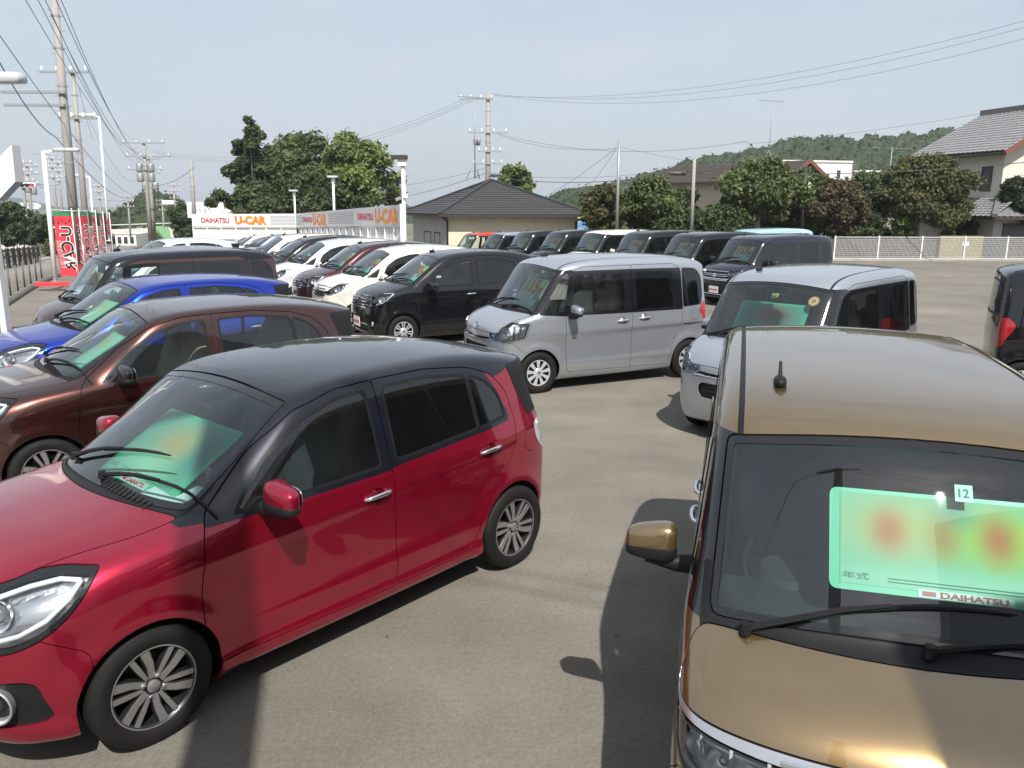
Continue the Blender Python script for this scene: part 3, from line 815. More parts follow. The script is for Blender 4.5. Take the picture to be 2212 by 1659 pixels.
BOON['regions'] = [
    dict(name='windscreen', proj='front', poly=ctrf(arc_y(.655,1.04,1.005)[:-1]+[(.655,1.005,.03),(.612,1.418,.025)]+arc_y(.612,1.468,1.418)[::-1][1:]), r=.03, lim=[(0,.1,3)], mat='glass', border=.022, bname='windscreen_frit', bmat='gloss_black', centre=True, gap=.005),
    dict(name='hood', proj='top', poly=ctr([(1.93,0),(1.88,.32,.2),(1.70,.535,.08),(1.20,.665,.10),(1.00,.67,.03)]+[(b,a) for a,b in arc_y(.67,1.17,1.00)[::-1][1:]]), r=.12, lim=[(2,.66,2)], mat='paint', centre=True, gap=.006),
    dict(name='cowl', proj='top', poly=ctr([(1.21,0),(1.21,.655),(.99,.672),(.80,.66),(.80,0)]), r=.01, lim=[(2,.90,1.10)], mat='black', centre=True),
    dict(name='headlight', proj='diag', poly=[(-.465,.905,.02),(-.66,.920),(-.88,.868),(-1.03,.765),(-1.0,.655),(-.82,.612),(-.63,.665),(-.505,.79)], lim=[(0,1.2,3)], mat='lens', border=.020, bname='lamp_bezel', bmat='gloss_black', inset=.0, gap=.005, r=None),
    dict(name='fog_bezel', proj='front', poly=[(.50,.505),(.735,.505),(.755,.295),(.53,.290)], lim=[(0,1.3,3)], mat='black', r=.05, inset=.012),
    dict(name='lower_grille', proj='front', poly=ctrf([(0,.50),(.34,.50),(.30,.28),(0,.28)]), lim=[(0,1.5,3)], mat='grille_black', r=.05, centre=True, inset=.03),
    dict(name='grille', proj='front', poly=ctrf([(0,.70),(.42,.715),(.44,.68),(0,.655)]), lim=[(0,1.5,3)], mat='gloss_black', r=.02, centre=True, inset=.01),
    dict(name='bumper', proj='side', poly=[(2.1,.1),(2.1,.80),(1.78,.74),(1.50,.57),(1.45,.1)], mat='paint', centre=True, gap=.004, r=.02),
    dict(name='door', key='door', proj='side', lim=YS, mat='paint', gap=.006, r=.05, poly=[(.985,.27,.06),(1.0,.60),(.955,.93),(.90,.995,.03),(.62,1.225),(.36,1.385),(.10,1.450),(-.155,1.462,.02),(-.19,.94,.03),(-.20,.255,.03)],
         sub=[win('window', [(.80,.965,.02),(.585,1.19),(.34,1.345),(.10,1.412),(-.095,1.424,.03),(-.125,.985,.03)], border=.016, parent='door', key='wfront'),
              dict(name='door_frame', key='dframe', proj='side', poly=[(1.1,.945),(-.4,.955),(-.4,1.6),(1.1,1.6)], r=.01, mat='frame', parent='door', fl=.004),
              dict(name='handle_recess', key='hrec', proj='side', poly=[(-.065+.052*math.cos(a), .84+.047*math.sin(a)) for a in np.linspace(0, 6.283, 13)[:-1]], r=.02, mat='paint', dish=(-.065,.84,.055,.024), parent='door', fl=0)]),
    dict(name='door', key='rdoor', proj='side', lim=YS, mat='paint', gap=.006, r=.05, poly=[(-.20,.255,.03),(-.19,.94,.03),(-.155,1.462,.02),(-.55,1.465),(-.92,1.425),(-1.12,1.355),(-1.24,1.23),(-1.285,1.03),(-1.265,.86),(-1.13,.68,.1),(-.93,.50,.1),(-.87,.34),(-.83,.255,.03)],
         sub=[win('window', [(-.225,.992,.03),(-.205,1.424,.03),(-.55,1.428),(-.895,1.388),(-.925,1.035,.02)], border=.016, m='glass_priv', parent='rdoor', key='wrear'),
              win('window', [(-.928,1.035,.02),(-.898,1.388,.02),(-1.06,1.330),(-1.165,1.225),(-1.205,1.065,.03)], m='glass_priv', parent='rdoor', key='wquarter', border=.014),
              dict(name='door_frame', key='rdframe', proj='side', poly=[(-.1,.960),(-.1,1.6),(-.92,1.6),(-1.07,1.365),(-1.16,1.24),(-1.22,1.10),(-1.235,1.04),(-1.0,1.015)], r=.03, mat='frame', parent='rdoor', fl=.004),
              dict(name='handle_recess', key='rhrec', proj='side', poly=[(-1.005+.052*math.cos(a), .89+.047*math.sin(a)) for a in np.linspace(0, 6.283, 13)[:-1]], r=.02, mat='paint', dish=(-1.005,.89,.055,.024), parent='rdoor', fl=0)]),
    dict(name='quarter_garnish', proj='side', lim=YS, poly=[(-1.300,1.385),(-1.72,1.385),(-1.82,1.05),(-1.44,1.03),(-1.385,1.14)], r=.02, mat='black', inset=-.003),
    dict(name='roof', proj='side', poly=[(1.04,.965,.01),(1.30,1.6),(-1.9,1.6),(-1.9,1.372),(-1.31,1.372,.02),(-1.27,1.35),(-1.0,1.30),(-.5,.96)], r=.02, mat='roof', centre=True, lim=[(2,.9,3)]),
    dict(name='rear_window', proj='front', poly=ctrf([(0,1.31),(.42,1.30),(.52,1.05),(0,1.02)]), lim=[(0,-3,-1.2)], mat='glass_priv', border=.03, bname='window_seal', r=.06, centre=True),
    dict(name='tail_lamp', proj='diag', ang=R(135), poly=[(-.53,.96),(-.66,.99),(-.80,.90),(-.80,.74),(-.66,.72),(-.55,.82)], lim=[(0,-3,-1.3)], mat='clear_lamp', gap=.004, r=.05),
    dict(name='fuel_lid', proj='side', lim=[(1,.3,2)], poly=[(-1.455+.085*math.cos(a), .86+.085*math.sin(a)) for a in np.linspace(0, 6.283, 17)[:-1]], r=.03, mat='paint', gap=.004),
    dict(name='bumper', key='rbumper', proj='side', poly=[(-1.9,.1),(-1.9,.70),(-1.60,.66),(-1.55,.50),(-1.5,.1)], mat='paint', centre=True, gap=.004, r=.02),
]
M['grille_black'] = mat('grille_black', (.012,.012,.013), .5)
M['plate_text'] = mat('plate_text', (.55,.09,.05), .4)
def boon_more(s):
    sh = s.sh
    s.lamp_bowl('headlight', .06, 'lamp_chrome', 'reflector')
    for sd in (1, -1):
        par = 'headlight_L' if sd > 0 else 'headlight_R'
        # projector bowl, lens and light-guide ring
        y, z = .60, .765; x = surf_x(sh, y, z); ax = Vector((.80, .60*sd, .12)).normalized(); c = Vector((x, y*sd, z)) - ax*.035
        rt = ax.to_track_quat('Z', 'Y').to_euler()
        b = MB(); b.lathe([(.070,.008),(.066,-.004),(.055,-.030),(.038,-.045),(.0,-.048)], 28, 'Z'); s.add(f'bowl{sd}', 'reflector', smooth_mesh(b, 'reflector'), 'reflector', par, c, rt)
        b = MB(); V, F = superell((0,0,-.02), (.036,.036,.028), (1,1), 20, 10); b.add(V, F); b.lathe([(.046,-.02),(.044,.0),(.036,-.004)], 24, 'Z'); s.add(f'proj{sd}', 'projector_lens', smooth_mesh(b, 'projector_lens', 50), 'proj', par, c, rt)
        guide = [(-.530,.862),(-.560,.805),(-.635,.735),(-.73,.688),(-.84,.664),(-.935,.676),(-.975,.720),(-.93,.775),(-.84,.822),(-.72,.856),(-.61,.873),(-.530,.862)]; pts = []
        for u, zz in guide:
            lo, hi = .8, 2.0
            for _ in range(26):
                m = (lo+hi)/2; yy = u*math.sqrt(2)+m
                if yy > .05 and sh.f(np.array([[m, yy, zz]]))[0] < 0: lo = m
                else: hi = m
            pts.append((lo-.018, (u*math.sqrt(2)+lo-.018)*sd, zz))
        b = MB(); b.tube(pts, .012, 8); s.add(f'guide{sd}', 'light_guide', smooth_mesh(b, 'light_guide', 50), 'white_drl', par)
        y, z = .635, .40; x = surf_x(sh, y, z); ax = Vector((.80, .58*sd, .02)).normalized(); c = Vector((x, y*sd, z))
        rt = ax.to_track_quat('Z', 'Y').to_euler()
        b = MB(); b.lathe([(.078,-.02),(.082,.010),(.076,.014),(.068,.006),(.060,-.03)], 28, 'Z'); s.add(f'fogr{sd}', 'fog_lamp_ring', smooth_mesh(b, 'fog_lamp_ring'), 'silver_trim', None, c, rt)
        b = MB(); b.lathe([(.062,-.03),(.05,-.022),(.0,-.02)], 24, 'Z'); b.lathe([(.03,-.018),(.026,-.008),(.0,-.005)], 16, 'Z'); s.add(f'fog{sd}', 'fog_lamp', smooth_mesh(b, 'fog_lamp'), 'lamp_housing', None, c, rt)
    # roof ribs of the rear quarter garnish, roof gutter line
    for sd in (1, -1):
        for i in range(4):
            z = 1.30-.065*i; x0, x1 = -1.44-.02*i, -1.56-.022*i
            b = MB(); b.bar((x0, sd*(surf_y(sh, x0, z)+.001), z), (x1, sd*(surf_y(sh, x1, z-.008)+.001), z-.008), .008, .006); s.add(f'rib{sd}{i}', 'garnish_rib', smooth_mesh(b, 'garnish_rib'), 'black')
    b = MB()
    for i in range(12):
        y = .10+.035*i; x = 1.095-.12*y*y; b.bar((x+.02, y, surf_z(sh, x+.02, y)+.001), (x-.03, y+.004, surf_z(sh, x-.03, y+.004)+.001), .010, .006)
    s.add('vents', 'cowl_vents', smooth_mesh(b, 'cowl_vents'), 'gap', 'cowl')
M['proj'] = mat('projector_glass', (.30,.33,.36), .05, .6, coat=1.0)
BOON['more'] = boon_more
def circ(cx, cz, r, n=13): return [(cx+r*math.cos(a), cz+r*math.sin(a)) for a in np.linspace(0, 2*math.pi, n)[:-1]]
def hrec(key, hx, hz, par): return dict(name='handle_recess', key=key, proj='side', poly=circ(hx-.005, hz-.004, .050), r=.02, mat='paint', dish=(hx-.005, hz-.004, .053, .022), parent=par, fl=0)
def diag_pt(sh, u, z, inset=0.0):
    lo, hi = .8, 2.0
    for _ in range(26):
        m = (lo+hi)/2; yy = u*math.sqrt(2)+m
        if yy > .02 and sh.f(np.array([[m, yy, z]]))[0] < 0: lo = m
        else: hi = m
    return Vector((lo-inset*.7, u*math.sqrt(2)+lo-inset*.7, z))
def lamp_unit(s, sd, y, z, ax, r, par, key, sink=.035, lens=True):
    x = surf_x(s.sh, y, z); a = Vector((ax[0], ax[1]*sd, ax[2])).normalized(); c = Vector((x, y*sd, z)) - a*sink
    rt = a.to_track_quat('Z', 'Y').to_euler(); k = r/.078
    b = MB(); b.lathe([(.078*k,.016),(.074*k,-.004),(.060*k,-.030*k),(.040*k,-.045*k),(.0,-.048*k)], 24, 'Z'); s.add(f'{key}b{sd}', 'reflector', smooth_mesh(b, 'reflector'), 'reflector', par, c, rt)
    if lens:
        b = MB(); V, F = superell((0,0,-.02*k), (.034*k,.034*k,.026*k), (1,1), 18, 8); b.add(V, F); s.add(f'{key}p{sd}', 'projector_lens', smooth_mesh(b, 'projector_lens', 50), 'proj', par, c, rt)
def grille_slats(s, zs, w, r, key='slat', mk='chrome', push=.004, name='grille_slat'):
    for i, z in enumerate(zs):
        b = MB(); P = []
        for y in np.linspace(-w, w, 13):
            P.append((surf_x(s.sh, abs(y), z)+push, y, z))
        b.tube(P, r, 6); s.add(f'{key}{i}', name, smooth_mesh(b, name, 50), mk, 'grille')

# ---- the low-roofed tall wagon (sloping screen, small front quarter light)
MOVE = dict(
    xr=(-1.63, 1.87), zt=1.68, belt=.95, cowl=1.12, tall=True,
    profile=[(1.60,.17,.05),(1.77,.21,.06),(1.815,.36),(1.83,.55),(1.82,.72),(1.765,.88,.10),(1.60,.975),(1.35,1.04),(1.165,1.085,.05),(.86,1.305),(.55,1.495),(.27,1.585),(-.3,1.635),(-.9,1.62),(-1.33,1.565),(-1.55,1.51,.03),(-1.53,1.43,.05),(-1.585,1.2),(-1.615,.95,.08),(-1.61,.6),(-1.57,.28,.05),(-1.45,.19),(0,.17)],
    plan=[(-1.65,.58),(-1.5,.68),(-1.25,.72),(-.8,.732),(0,.734),(.9,.733),(1.25,.729),(1.52,.712),(1.70,.66),(1.88,.52)],
    sec=[(.15,-.07),(.26,-.03),(.40,-.004),(.62,.0),(.78,.003),(.95,-.010),(1.2,-.014),(1.7,-.02)],
    tumble=[(-1.6,.27),(-1.2,.22),(0,.19),(.6,.20),(1.1,.27)],
    flare=[(1.2275,.278,.33,.014,.07),(-1.2275,.278,.33,.014,.07)],
    crease=[([(-1.5,.88),(0,.84),(1.3,.80)],-.007,.02,-1.3,1.1),([(-1.2,.44),(1.0,.40)],.006,.03,-.8,.8)],
    bow=(.10,.06), rbow=.07, crown=.036, k=(.10,.15),
    arches=[(1.2275,.278,.315),(-1.2275,.278,.315)], wheel=(.278,.185,.155), rim='cap7', track=(.655,.655),
    mirror=(.72,1.05), handles=[(-.07,.88),(-1.00,.90)], cabin=(.20,1.0,.95), rmirror=(.50,0,1.40),
    wipers=[(1.10,-.46,.985,.10),(1.14,.03,1.0,.54)], blade=.52, plate=.42, emblem=.84, antenna=(.22,-.35),
)
def move_regions(gold=False):
    L = [
    dict(name='windscreen', proj='front', poly=ctrf(arc_y(.630,1.105,1.06)[:-1]+[(.630,1.06,.03),(.552,1.472,.03)]+arc_y(.552,1.525,1.472)[::-1][1:]), r=.03, lim=[(0,.1,3)], mat='glass', border=.022, bname='windscreen_frit', bmat='gloss_black', centre=True, gap=.006),
    dict(name='hood', proj='top', poly=ctr([(1.90,0),(1.82,.38,.2),(1.68,.545,.06),(1.25,.625,.10),(1.055,.635,.03)]+[(b,a) for a,b in arc_y(.635,1.215,1.055)[::-1][1:]]), r=.12, lim=[(2,.80,2)], mat='hood', centre=True, gap=.006),
    dict(name='cowl', proj='top', poly=ctr([(1.27,0),(1.27,.62),(1.06,.64),(.86,.63),(.86,0)]), r=.01, lim=[(2,.95,1.16)], mat='black', centre=True),
    ]
    if gold:
        L += [dict(name='headlight_trim', proj='diag', poly=[(-.43,.945,.01),(-.60,.955),(-.80,.935),(-1.00,.905),(-1.16,.875,.01),(-1.16,.835,.01),(-.98,.862),(-.80,.885),(-.60,.90),(-.44,.905,.01)], lim=[(0,1.15,3)], mat='silver_trim', gap=.004, inset=-.004, r=None),
              dict(name='headlight', proj='diag', poly=[(-.44,.905,.02),(-.60,.90),(-.80,.885),(-1.02,.855,.03),(-1.02,.72,.03),(-.80,.70),(-.62,.74),(-.50,.82)], lim=[(0,1.15,3)], mat='lens', border=.012, bname='lamp_bezel', bmat='gloss_black', gap=.005, r=None)]
    else:
        L += [dict(name='headlight', proj='diag', poly=[(-.455,.955,.03),(-.72,.950),(-1.0,.905,.03),(-1.01,.735,.03),(-.80,.720),(-.58,.80)], lim=[(0,1.15,3)], mat='lens', border=.018, bname='lamp_bezel', bmat='chrome', gap=.005, r=.06)]
    L += [
    dict(name='grille', proj='front', poly=ctrf([(0,.90),(.38,.895),(.43,.87),(.44,.70),(0,.68)]), lim=[(0,1.3,3)], mat='grille_black', r=.03, centre=True, inset=.018),
    dict(name='lower_grille', proj='front', poly=ctrf([(0,.53),(.40,.53),(.44,.28),(0,.28)]), lim=[(0,1.4,3)], mat='grille_black', r=.05, centre=True, inset=.025),
    dict(name='fog_bezel', proj='front', poly=[(.49,.50),(.62,.52),(.62,.34),(.50,.32)], lim=[(0,1.3,3)], mat='black', r=.03, inset=.012),
    dict(name='bumper', proj='side', poly=[(2.1,.1),(2.1,.745),(1.60,.72),(1.43,.55),(1.40,.1)], mat='paint', centre=True, gap=.004, r=.02),
    win('quarter_window', [(1.015,1.045,.02),(.80,1.04,.02),(.70,1.24,.02)], border=.016, key='fquarter'),
    dict(name='door', key='door', proj='side', lim=YS, mat='paint', gap=.006, r=.05, poly=[(.83,.26,.06),(.855,.6),(.81,.95),(.735,1.06,.03),(.60,1.295),(.38,1.445),(.10,1.515),(-.18,1.535,.03),(-.205,.95),(-.205,.25,.03)],
         sub=[win('window', [(.705,1.02,.02),(.575,1.26),(.36,1.395),(.10,1.462),(-.125,1.478,.03),(-.145,1.02,.03)], parent='door', key='wfront'),
              hrec('hrec', -.07, .88, 'door'),
              dict(name='door_frame', key='dframe', proj='side', poly=[(1.1,.985),(-.4,.985),(-.4,1.7),(1.1,1.7)], r=.01, mat='frame', parent='door', fl=.004)]),
    dict(name='door', key='rdoor', proj='side', lim=YS, mat='paint', gap=.006, r=.05, poly=[(-.205,.25,.03),(-.205,.95),(-.18,1.535,.03),(-.55,1.54),(-.90,1.515),(-1.09,1.455),(-1.165,1.30),(-1.19,1.05),(-1.17,.82),(-1.03,.64),(-.92,.46),(-.87,.25,.03)],
         sub=[win('window', [(-.225,1.022,.03),(-.215,1.480,.03),(-.55,1.484),(-.86,1.463),(-1.0,1.41),(-1.06,1.26),(-1.085,1.05,.03)], m='glass_priv', parent='rdoor', key='wrear'),
              hrec('rhrec', -1.00, .90, 'rdoor'),
              dict(name='door_frame', key='rdframe', proj='side', poly=[(-.1,.985),(-.1,1.7),(-1.3,1.7),(-1.3,1.02)], r=.01, mat='frame', parent='rdoor', fl=.004)]),
    win('quarter_window', [(-1.235,1.075,.02),(-1.205,1.38,.03),(-1.33,1.37),(-1.44,1.30),(-1.475,1.12,.03)], m='glass_priv', border=.016, key='rquarter'),
    dict(name='roof', proj='top', poly=ctr([(.75,0),(.75,.505),(-1.38,.460),(-1.38,0)]), r=.003, lim=[(2,1.25,3)], mat='roof', centre=True, fl=.006),
    dict(name='roof_gutter', proj='top', poly=ctr([(.75,0),(.75,.525),(-1.38,.480),(-1.38,0)]), lim=[(2,1.25,3)], mat='black', inset=.005, r=.003, centre=True, fl=0),
    dict(name='roof_side', proj='side', poly=[(1.03,1.06,.01),(1.20,1.7),(-1.8,1.7),(-1.8,1.46),(-1.28,1.46),(-1.1,1.25),(-.5,1.1)], mat='roof', r=.02, centre=True),
    dict(name='rear_window', proj='front', poly=ctrf([(0,1.44),(.44,1.42),(.54,1.08),(0,1.06)]), lim=[(0,-3,-1.2)], mat='glass_priv', border=.03, bname='window_seal', r=.08, centre=True),
    dict(name='tail_lamp', proj='diag', ang=R(135), poly=[(-.50,1.02),(-.62,1.04),(-.72,1.0),(-.74,.70),(-.64,.68),(-.55,.75)], lim=[(0,-3,-1.2)], mat='red_lens', gap=.004, r=.05),
    dict(name='fuel_lid', proj='side', lim=[(1,.3,2)], poly=circ(-1.38,.88,.08,17), r=.03, mat='paint', gap=.004),
    dict(name='bumper', key='rbumper', proj='side', poly=[(-1.9,.1),(-1.9,.64),(-1.50,.60),(-1.46,.45),(-1.44,.1)], mat='paint', centre=True, gap=.004, r=.02),
    ]
    return L
def move_more(s):
    s.lamp_bowl('headlight', .055, 'lamp_housing', 'lamp_housing')
    gold = s.S.get('gold')
    for sd in (1, -1):
        par = 'headlight_L' if sd > 0 else 'headlight_R'
        if gold:
            for i, u in enumerate((-.60,-.71,-.82,-.93)):
                p = diag_pt(s.sh, u, .80); q = Vector((.72,.69*sd,.05))
                lamp_unit(s, sd, p.y, .80, q, .047, par, f'pj{i}', .030, i > 0)
                b = MB(); c = diag_pt(s.sh, u+.055, .80, .012); c.y *= sd; b.box(c, (.012,.012,.11)); s.add(f'div{i}{sd}', 'lamp_divider', smooth_mesh(b, 'lamp_divider'), 'reflector', par)
            for k, z in enumerate((.735,.865)):
                P = [diag_pt(s.sh, u, z+.0*u, .012) for u in (-.52,-.66,-.8,-.94)]; b = MB(); b.tube([(p.x,p.y*sd,p.z) for p in P], .008, 6); s.add(f'lg{k}{sd}', 'light_guide', smooth_mesh(b, 'light_guide', 50), 'reflector', par)
            p = diag_pt(s.sh, -.53, .84, .02); b = MB(); V, F = superell((p.x, p.y*sd, p.z), (.022,.022,.018), (1,1), 10, 6); b.add(V, F); s.add(f'amb{sd}', 'turn_lamp', smooth_mesh(b, 'turn_lamp'), 'amber', par)
        else:
            for i, u in enumerate((-.66,-.82)):
                p = diag_pt(s.sh, u, .835); lamp_unit(s, sd, p.y, .835, (.72,.69,.05), .058, par, f'pj{i}', .03, i > 0)
        y, z = .56, .42; x = surf_x(s.sh, y, z); b = MB(); b.lathe([(.045,.0),(.042,.008),(.0,.004)], 16, 'X'); s.add(f'fog{sd}', 'fog_lamp', smooth_mesh(b, 'fog_lamp'), 'reflector', None, (x-.008, y*sd, z))
    grille_slats(s, (.885,.835,.785,.735,.695), .41, .011)
    grille_slats(s, (.40,), .40, .010, 'lslat', 'silver_trim', -.012, 'bumper_bar')
MOVE['regions'] = move_regions(); MOVE['more'] = move_more

# ---- the square tall wagon (upright screen, black pillars, sliding door)
TANTO = dict(
    xr=(-1.64, 1.87), zt=1.80, belt=.98, cowl=1.33, tall=True,
    profile=[(1.62,.17,.05),(1.77,.21,.06),(1.815,.36),(1.83,.55),(1.825,.74),(1.78,.905,.09),(1.66,.995),(1.52,1.045),(1.395,1.080,.05),(1.17,1.395),(.995,1.635),(.80,1.715),(.35,1.752),(-.4,1.765),(-1.0,1.750),(-1.40,1.710),(-1.57,1.64,.06),(-1.58,1.45),(-1.61,1.1),(-1.62,.8),(-1.60,.45),(-1.55,.24,.05),(-1.4,.19),(0,.17)],
    plan=[(-1.65,.62),(-1.5,.695),(-1.25,.725),(-.8,.734),(0,.735),(.9,.734),(1.25,.730),(1.52,.715),(1.70,.665),(1.88,.53)],
    sec=[(.15,-.07),(.26,-.03),(.40,-.004),(.62,.0),(.78,.002),(.98,-.010),(1.2,-.014),(1.8,-.02)],
    tumble=[(-1.6,.13),(-1.2,.10),(0,.085),(.6,.085),(1.1,.115)],
    flare=[(1.2275,.278,.33,.014,.07),(-1.2275,.278,.33,.014,.07)],
    crease=[([(-1.5,.80),(0,.76),(1.3,.72)],-.008,.02,-1.3,1.1),([(-1.2,.42),(1.0,.38)],.006,.03,-.8,.8)],
    bow=(.10,.06), rbow=.07, crown=.034, k=(.10,.15),
    arches=[(1.2275,.278,.315),(-1.2275,.278,.315)], wheel=(.278,.185,.155), rim='cap9', track=(.655,.655),
    mirror=(.76,1.085,.88), handles=[(-.06,.90),(-.42,.92)], cabin=(.26,1.03,.98), rmirror=(.90,0,1.55),
    wipers=[(1.36,-.52,1.315,.06),(1.405,.02,1.31,.50)], blade=.52, plate=.42, emblem=.86, antenna=(.55,-.42),
)
def tanto_regions(custom=False):
    L = [
    dict(name='windscreen', proj='front', poly=ctrf(arc_y(.640,1.098,1.060)[:-1]+[(.640,1.060,.04),(.612,1.590,.03)]+arc_y(.612,1.640,1.590)[::-1][1:]), r=.03, lim=[(0,.1,3)], mat='glass', border=.024, bname='windscreen_frit', bmat='gloss_black', centre=True, gap=.006),
    dict(name='hood', proj='top', poly=ctr([(1.92,0),(1.84,.38,.2),(1.70,.57,.06),(1.45,.645,.10),(1.305,.66,.03)]+[(b,a) for a,b in arc_y(.66,1.465,1.305)[::-1][1:]]), r=.12, lim=[(2,.88 if custom else .80,2)], mat='hood', centre=True, gap=.006),
    dict(name='cowl', proj='top', poly=ctr([(1.50,0),(1.50,.64),(1.30,.668),(1.10,.665),(1.10,0)]), r=.01, lim=[(2,.98,1.20)], mat='black', centre=True),
    ]
    if custom:
        L += [dict(name='headlight', proj='diag', poly=[(-.46,.92,.03),(-.72,.915),(-.985,.885,.03),(-.99,.775,.03),(-.80,.765),(-.50,.80,.03)], lim=[(0,1.15,3)], mat='lens', border=.014, bname='lamp_bezel', bmat='gloss_black', gap=.005, r=.04),
              dict(name='grille', proj='front', poly=ctrf([(0,.895),(.40,.88),(.44,.76),(.40,.66),(0,.64)]), lim=[(0,1.3,3)], mat='grille_black', r=.03, centre=True, inset=.015),
              dict(name='lower_grille', proj='front', poly=ctrf([(0,.56),(.40,.56),(.44,.26),(0,.26)]), lim=[(0,1.4,3)], mat='grille_black', r=.05, centre=True, inset=.025),
              dict(name='fog_bezel', proj='front', poly=[(.50,.55),(.63,.57),(.63,.34),(.53,.30)], lim=[(0,1.3,3)], mat='chrome', r=.03, inset=-.004)]
    else:
        L += [dict(name='headlight', proj='diag', poly=[(-.44,.945,.04),(-.70,.975,.05),(-1.0,.905,.05),(-1.01,.725,.04),(-.74,.680,.05),(-.49,.735,.05)], lim=[(0,1.15,3)], mat='lens', border=.012, bname='lamp_bezel', bmat='silver_trim', gap=.005, r=.05),
              dict(name='grille', proj='front', poly=ctrf([(0,.725),(.44,.745),(.44,.715),(0,.69)]), lim=[(0,1.3,3)], mat='gloss_black', r=.012, centre=True, inset=.012),
              dict(name='lower_grille', proj='front', poly=ctrf([(0,.63),(.34,.63),(.38,.56),(.34,.47),(0,.46)]), lim=[(0,1.4,3)], mat='grille_black', r=.04, centre=True, inset=.03)]
    L += [
    dict(name='bumper', proj='side', poly=[(2.1,.1),(2.1,.72),(1.60,.69),(1.43,.55),(1.40,.1)], mat='paint', centre=True, gap=.004, r=.02),
    win('quarter_window', [(1.205,1.065,.02),(.855,1.045,.02),(.775,1.36),(.745,1.565,.03),(.855,1.568,.02)], border=.018, key='fquarter', bmat='gloss_black'),
    dict(name='door', key='door', proj='side', lim=YS, mat='paint', gap=.006, r=.05, poly=[(.80,.25,.06),(.83,.6),(.83,1.0,.03),(.765,1.33),(.725,1.585,.05),(.55,1.635,.05),(-.20,1.645,.02),(-.215,.95),(-.215,.24,.03)],
         sub=[win('window', [(.765,1.035,.02),(.715,1.30),(.675,1.540,.03),(.42,1.552),(-.10,1.560,.03),(-.115,1.025,.03)], border=.016, parent='door', key='wfront', bmat='gloss_black'),
              hrec('hrec', -.06, .90, 'door'),
              dict(name='door_frame', key='dframe', proj='side', poly=[(.84,1.005,.01),(.72,1.585,.03),(-.3,1.590,.01),(-.3,1.0,.01)], r=.01, mat='gloss_black', parent='door', fl=.004),
              dict(name='door_header', key='dhead', proj='side', poly=[(.9,1.5775,.01),(.9,1.8),(-.4,1.8),(-.4,1.588,.01)], r=.01, mat='paint', parent='door', fl=.004)]),
    dict(name='sliding_door', key='rdoor', proj='side', lim=YS, mat='paint', gap=.006, r=.05, poly=[(-.215,.24,.03),(-.215,.95),(-.20,1.645,.02),(-.90,1.645,.04),(-1.04,1.575,.06),(-1.075,1.05),(-1.06,.80,.08),(-.94,.60,.1),(-.885,.40),(-.87,.24,.03)],
         sub=[win('window', [(-.275,1.030,.03),(-.265,1.562,.03),(-.90,1.560,.03),(-.925,1.035,.03)], border=.016, m='glass_priv', parent='rdoor', key='wrear', bmat='gloss_black'),
              hrec('rhrec', -.42, .92, 'rdoor'),
              dict(name='door_frame', key='rdframe', proj='side', poly=[(-.1,1.0,.01),(-.1,1.590,.01),(-1.03,1.586,.02),(-1.15,1.005,.01)], r=.01, mat='gloss_black', parent='rdoor', fl=.004),
              dict(name='door_header', key='rdhead', proj='side', poly=[(0,1.588,.01),(0,1.8),(-1.3,1.8),(-1.3,1.584,.01)], r=.01, mat='paint', parent='rdoor', fl=.004)]),
    win('quarter_window', [(-1.085,1.035,.02),(-1.055,1.585,.03),(-1.32,1.575,.09),(-1.43,1.45,.09),(-1.455,1.20,.06),(-1.43,1.055,.04)], m='glass_priv', border=.022, key='rquarter', bmat='gloss_black'),
    dict(name='roof', proj='top', poly=ctr([(1.2,0),(1.2,.560),(-1.46,.530),(-1.46,0)]), r=.003, lim=[(2,1.5,3)], mat='roof', centre=True, fl=.006),
    dict(name='roof_gutter', proj='top', poly=ctr([(1.2,0),(1.2,.582),(-1.46,.552),(-1.46,0)]), lim=[(2,1.5,3)], mat='black', inset=.005, r=.003, centre=True, fl=0),
    dict(name='pillar', proj='side', lim=YS, poly=[(1.34,1.045,.01),(.96,1.60,.01),(.70,1.60),(.80,1.0,.01)], r=.01, mat='pillar', fl=.004),
    dict(name='roof_side', proj='side', poly=[(1.30,1.09,.01),(1.40,1.9),(-1.9,1.9),(-1.9,1.60),(-1.0,1.58),(-.5,1.1)], mat='roof', r=.02, centre=True),
    dict(name='rear_window', proj='front', poly=ctrf([(0,1.54),(.50,1.52),(.58,1.10),(0,1.08)]), lim=[(0,-3,-1.2)], mat='glass_priv', border=.03, bname='window_seal', r=.08, centre=True),
    dict(name='tail_lamp', proj='diag', ang=R(135), poly=[(-.47,1.00),(-.56,1.10),(-.68,1.08),(-.72,.72),(-.60,.70)], lim=[(0,-3,-1.2)], mat='red_lens', gap=.004, r=.05),
    dict(name='fuel_lid', proj='side', lim=[(1,.3,2)], poly=circ(-1.30,.93,.085,17), r=.03, mat='paint', gap=.004),
    dict(name='bumper', key='rbumper', proj='side', poly=[(-1.9,.1),(-1.9,.62),(-1.50,.58),(-1.46,.45),(-1.44,.1)], mat='paint', centre=True, gap=.004, r=.02),
    ]
    return L
